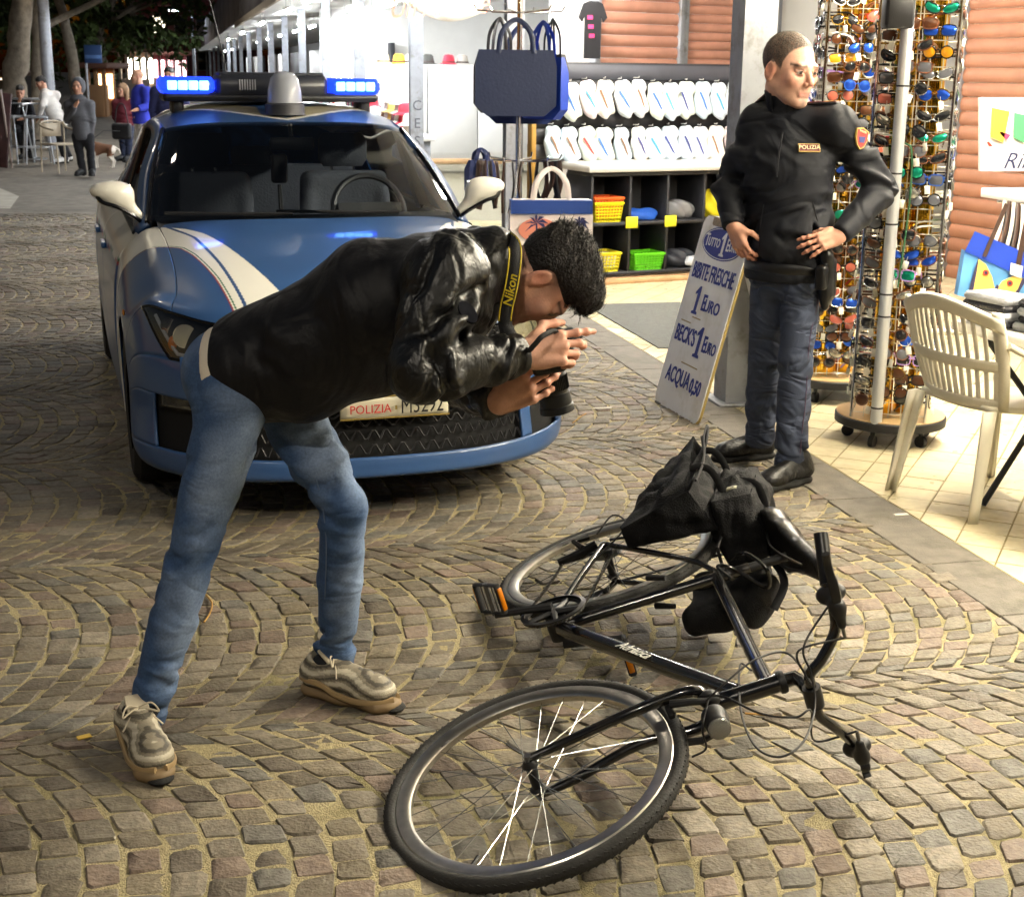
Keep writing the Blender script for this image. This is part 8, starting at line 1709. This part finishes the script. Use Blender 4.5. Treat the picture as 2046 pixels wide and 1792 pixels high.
p = G(125, 344); o = thing('cafe_chair', 'pale metal cafe armchair standing empty by the hooded figure', 'chair', tuple(p), .9); m_cc = M('chair_tan', '#a89a84', .5)
for a, b_, h_ in ((-.22, -.2, .45), (.22, -.2, .65), (-.22, .2, .78), (.22, .2, .78)): mb = MB(); mb.tube([(a, b_ * 1.15, 0), (a * .95, b_, h_)], .014, 8); mb.build('leg', m_cc, o)
mb = MB(); mb.rbox((0, 0, .44), (.22, .21, .012), .008); mb.build('seat', m_cc, o); mb = MB(); mb.tube(spline([(.22, -.2, .65), (.22, .1, .68), (.20, .22, .76), (0, .24, .79), (-.20, .22, .76), (-.22, .1, .70), (-.22, -.18, .66)], 5), .016, 8); mb.build('back_hoop', m_cc, o); mb = MB(); mb.grid([[(x, .23, z) for x in (-.18, -.06, .06, .18)] for z in (.55, .65, .76)]); x = mb.build('back_panel', m_cc, o); x.modifiers.new('s', 'SOLIDIFY').thickness = .01
p = G(6, 335); o = thing('menu_board', 'tall leaning menu board at the bar', 'sign', tuple(p)); mb = MB(); mb.rbox((-.14, 0, .62), (.30, .02, .6), .01, frame((.1, .12, 1))); mb.build('board', M('menu_brown', '#3c2220', .6, var=.5, vs=9), o); mb = MB(); mb.tube([(.16, -.03, 0), (.06, .0, 1.25)], .02, 6); mb.build('edge_rail', M('menu_rail', '#8a7a70', .5), o)
mb = MB(); q = [G(0, 372, .0), G(38, 388, .0), G(20, 412, .0), G(-60, 412, .0), G(-60, 372, 0)]; mb.add([(a[0], a[1], -.026) for a in q], [tuple(range(5))[::-1]]); tag(mb.build('paved_patch', M('pale_concrete', '#a09a8c', .8, var=.2, vs=5), None, False), kind='structure')
# ---- trees
m_bark = M('bark', '#6e6558', .9, var=.35, vs=9, bump=1, bs=24); m_leaf = M('leaf', attr=True, rough=.7, spec=.3)
def tree(base, pts, rs, label, crown, nleaf, seed, leafc='#3c4a22', lsize=.10, limbs=4, name='tree'):
    r = np.random.default_rng(seed); base = np.asarray(base, float); o = thing(name, label, 'tree', tuple(base)); P = [base + np.asarray(p, float) for p in pts]; sp_ = spline(P, 8)
    S_ = np.interp(np.linspace(0, 1, len(sp_)), np.linspace(0, 1, len(rs)), rs); mb = MB(); mb.tube(sp_ + r.normal(0, .012, sp_.shape), S_ * (1 + .08 * r.normal(size=len(S_))), 12); x = at_root(mb.build('trunk', m_bark), o)
    cl = []
    for k in range(limbs):
        i = int(len(sp_) * r.uniform(.45, .98)); p0 = sp_[min(i, len(sp_) - 1)]; cx = np.asarray(crown[k % len(crown)][0], float) + base; q = p0 + (cx - p0) * .5 + r.normal(0, .3, 3); mb = MB(); mb.tube(spline([p0, q, cx], 5), np.linspace(S_[min(i, len(S_) - 1)] * .55, .03, 11), 8); at_root(mb.build('limb', m_bark), o)
    Vv = []; Cc = []
    for c, rad in crown:
        c = np.asarray(c, float) + base; rad = np.asarray(rad, float); m_ = int(nleaf * (rad.prod() / sum(np.prod(q[1]) for q in crown)))
        nc = max(6, m_ // 60); cc = r.normal(size=(nc, 3)); cc = cc / np.linalg.norm(cc, axis=1)[:, None] * r.uniform(.35, 1.05, (nc, 1)) * rad + c; idx = r.integers(0, nc, m_)
        p = cc[idx] + r.normal(0, .28, (m_, 3)) * np.minimum(1, rad.min()); n = r.normal(size=(m_, 3)); n /= np.linalg.norm(n, axis=1)[:, None]; t = np.cross(n, r.normal(size=(m_, 3))); t /= np.linalg.norm(t, axis=1)[:, None]; b_ = np.cross(n, t); s_ = lsize * r.uniform(.6, 1.3, (m_, 1))
        Vv.append(np.stack([p - t * s_, p + b_ * s_ * .45, p + t * s_, p - b_ * s_ * .45], 1).reshape(-1, 3)); Cc.append(np.repeat(np.array(C(leafc)[:3])[None] * (.6 + .7 * r.random((nc, 1)))[idx] * r.uniform(.7, 1.3, (m_, 1)), 4, 0))
    Vv = np.concatenate(Vv); n = len(Vv) // 4; at_root(obj('crown', Vv, np.arange(n * 4).reshape(n, 4), m_leaf, None, False, np.concatenate(Cc)), o)
    return o
b1 = G(26, 292); tree(b1, [(0, 0, 0), (.16, 0, 1.4), (.42, 0, 2.9), (.55, .1, 4.0), (.35, .3, 6.2)], [.32, .25, .21, .20, .14], 'pale leaning tree trunk behind the bar stools', [((-1.6, -.3, 3.6), (1.5, 1.6, 1.0)), ((-1.0, 1.0, 5.9), (2.4, 2.0, 1.3)), ((1.6, 1.5, 5.4), (1.8, 1.6, 1.0))], 9000, 1)
b2 = G(74, 280); tree(b2, [(0, 0, 0), (.15, 0, 1.6), (.25, 0, 3.2), (.3, .3, 5)], [.17, .15, .14, .1], 'grey tree trunk beside the tapered lamp pole', [((.4, 1, 5.2), (2.2, 2, 1.4)), ((2.5, 2, 5.0), (1.8, 1.6, 1.1))], 6000, 2)
b3 = G(160, 268); tree(b3, [(0, 0, 0), (-.1, 0, 2), (-.4, 0, 4.2), (-.3, .3, 6)], [.15, .13, .11, .08], 'slim tree behind the hooded figure', [((0, 0, 6.2), (3.2, 2.5, 2.0)), ((2.4, 1, 5.4), (2.2, 2, 1.4)), ((-2.6, 0, 5), (2, 2, 1.4))], 9000, 3)
b4 = G(205, 215); tree(b4, [(0, 0, 0), (0, 0, 1.8), (.1, 0, 3.2), (1.0, 0, 4.6)], [.3, .26, .24, .14], 'forked tree behind the blue street sign', [((0, 0, 6.4), (4.5, 4, 2.4)), ((4.0, 0, 5.2), (2.6, 3, 1.8)), ((-4.5, 2, 5.0), (3, 3, 2))], 11000, 4, lsize=.16, limbs=5)
b5 = G(-40, 215); tree(b5, [(0, 0, 0), (.2, 0, 3), (.3, 0, 6)], [.35, .3, .2], 'dark bushy tree at the far side of the bar terrace', [((0, 0, 4), (5, 4, 3.2)), ((5, 3, 2.6), (3, 3, 1.8)), ((6, 0, 6), (4, 3, 2.4))], 12000, 5, lsize=.18)
b6 = G(262, 188); tree(b6, [(0, 0, 0), (.2, 0, 3), (.3, 0, 6)], [.35, .3, .2], 'rounded far tree beside the lit kiosks', [((-2, 0, 6.5), (6, 4, 3.4)), ((-8, 0, 6), (6, 4, 4)), ((-4, 4, 11), (7, 5, 4)), ((-16, 4, 9), (9, 5, 6))], 14000, 6, leafc='#26331c', lsize=.3, limbs=5)
# lamp posts
def lamp_post(base, h, label, arm, power, colr, r0=.13, head=True):
    o = thing('lamp_post', label, 'street lamp', tuple(base)); mb = MB(); mb.tube([(0, 0, 0), (0, 0, h * .5), (0, 0, h)], [r0, r0 * .8, r0 * .5], 14); mb.build('pole', m_galv, o)
    mb = MB(); mb.tube([(0, 0, h), (arm[0] * .5, arm[1] * .5, h + .12), (arm[0], arm[1], h + .1)], .035, 8); mb.build('arm', m_galv, o)
    mb = MB(); mb.rbox((arm[0], arm[1], h + .06), (.28, .14, .05), .03, rotz(math.atan2(arm[1], arm[0]))); hd = mb.build('lamp_head', m_galv, o)
    mb = MB(); mb.rbox((arm[0], arm[1], h + .005), (.24, .11, .006), .003, rotz(math.atan2(arm[1], arm[0]))); mb.build('lamp_glass', M('lamp_face_' + str(power), '#ffffff', .5, emit=power, ecol=colr), hd)
lamp_post(G(106, 298), 7.5, 'tall tapered grey lamp post among the tree trunks', (1.6, -1.2), 320, (1, .93, .82, 1))
lamp_post(V(-2.2, -3.0, 0), 6.2, 'added fill lamp on a pole, out of view behind the camera', (1.2, .5), 240, (1, .90, .74, 1), r0=.09)  # unseen lamp added to give the foreground soft frontal fill
lamp_post(V(-6.4, 10.5, 0), 6.5, 'street lamp on the terrace side of the street', (1.4, -.4), 50, (1, .88, .72, 1), r0=.09)
lamp_post(V(*D(390, 160, 75)[:2], 0), 4.3, 'far street lamp with a white head in front of the dark building', (-.9, 0), 160, (.8, .9, 1, 1), r0=.1)
# far kiosks
m_dim = M('kiosk_dark', '#2b2228', .8)
def kiosk(px0, px1, py0, py1, Y, label, wall, glow, gcol, name='kiosk', roof='#5a3a2c', n=4):
    a, b_ = D(px0, py1, Y), D(px1, py0, Y); w_ = b_[0] - a[0]; zt = b_[2]; o = thing(name, label, 'kiosk', (a[0] + w_ / 2, Y, 0)); R_ = lambda x: at_root(x, o)
    mb = MB(); mb.rbox((a[0] + w_ / 2, Y + 1.3, zt / 2), (w_ / 2, .1, zt / 2), .02); R_(mb.build('back_wall', M('kiosk_' + wall, wall, .8)))
    for k in range(n + 1): x = a[0] + w_ * k / n; mb = MB(); mb.rbox((x, Y, zt / 2), (.06, .06, zt / 2), .01); R_(mb.build('post', M('kiosk_' + wall, wall, .8)))
    mb = MB(); mb.rbox((a[0] + w_ / 2, Y + .4, zt + .08), (w_ / 2 + .4, 1.4, .09), .03); R_(mb.build('roof', M('kroof_' + roof, roof, .8)))
    mb = MB(); mb.rbox((a[0] + w_ / 2, Y + .2, .5), (w_ / 2, .3, .5), .02); R_(mb.build('counter', M('kiosk_' + wall, wall, .8)))
    for k in range(n): x = a[0] + w_ * (k + .5) / n; mb = MB(); mb.rbox((x, Y + 1.15, zt * .62), (w_ / n * .40, .02, zt * .26), .01); R_(mb.build('lit_shelf', M(f'glow_{glow}_{gcol}', '#ffffff', .6, emit=glow, ecol=C(gcol))))
    return o
kiosk(178, 206, 136, 196, 48, 'small wooden kiosk lit warm inside, beside the forked tree', '#9a7450', 2.2, '#ffc080', n=2)
kiosk(242, 292, 104, 165, 70, 'bright white lit stall at the end of the street', '#b0a090', 4.5, '#fff0d8')
kiosk(292, 362, 110, 158, 78, 'rosy lit shop front with a reddish roof at the end of the street', '#a07880', 2.2, '#ffc8c8', roof='#7a4a3c', n=5)
kiosk(-30, 26, 150, 172, 60, 'dim bar with a lit window behind the seated figure', '#6a5a48', 1.2, '#ffe8c0', n=3)
sg = thing('street_sign', 'blue and white street sign on a thin post before the forked tree', 'sign', tuple(V(*D(186, 150, 34)[:2], 0))); c = D(186, 108, 34)
mb = MB(); mb.rbox(c + V(0, 0, .0), (.2, .02, .20), .01); at_root(mb.build('sign_panel', M('sign_face_blue', '#26406c', .5)), sg); mb = MB(); mb.rbox(c + V(0, -.022, -.06), (.19, .003, .04), .003); at_root(mb.build('sign_band', M('sign_face_sky', '#4a6ca0', .5)), sg); mb = MB(); mb.tube([V(c[0] - .18, 34.03, 0), V(c[0] - .18, 34.03, c[2] + .2)], .03, 8); at_root(mb.build('sign_post', m_galv), sg)
# dark apartment block with a lit window
ap = thing('apartment_block', 'dark reddish apartment block with one lit window under the night sky', 'building', (-30, 135, 0))
ax0, ax1 = D(255, 60, 135)[0], D(470, 60, 135)[0]; mb = MB(); mb.box(((ax0 + ax1) / 2, 141, 9), ((ax1 - ax0) / 2, 6, 9)); at_root(mb.build('wall', M('plaster_red', '#7a4a4c', .9, var=.2, vs=.4), None, False), ap)
for i in range(5):
    for j in range(5):
        x = ax0 + (ax1 - ax0) * (i + .5) / 5; z = 2 + 3.2 * j; lit = (i == 1 and j == 1); fr = MB(); fr.rbox((x, 134.97, z), (.62, .05, .82), .02); wn = at_root(fr.build('window', M('window_frame_pale', '#8a8480', .7)), ap)
        mb = MB(); mb.rbox((x, 134.91, z), (.52, .02, .72), .01); x_ = mb.build('pane', M('pane_lit', '#fff0d0', .4, emit=2.0) if lit else M('pane_dark', '#0c0d14', .15)); x_.parent = wn
for k in range(3): mb = MB(); z = 3.7 + 3.2 * k; mb.box(((ax0 + ax1) / 2, 134.4, z), ((ax1 - ax0) / 2 * .9, .6, .08)); at_root(mb.build('balcony', MATS['plaster_red'], None, False), ap)
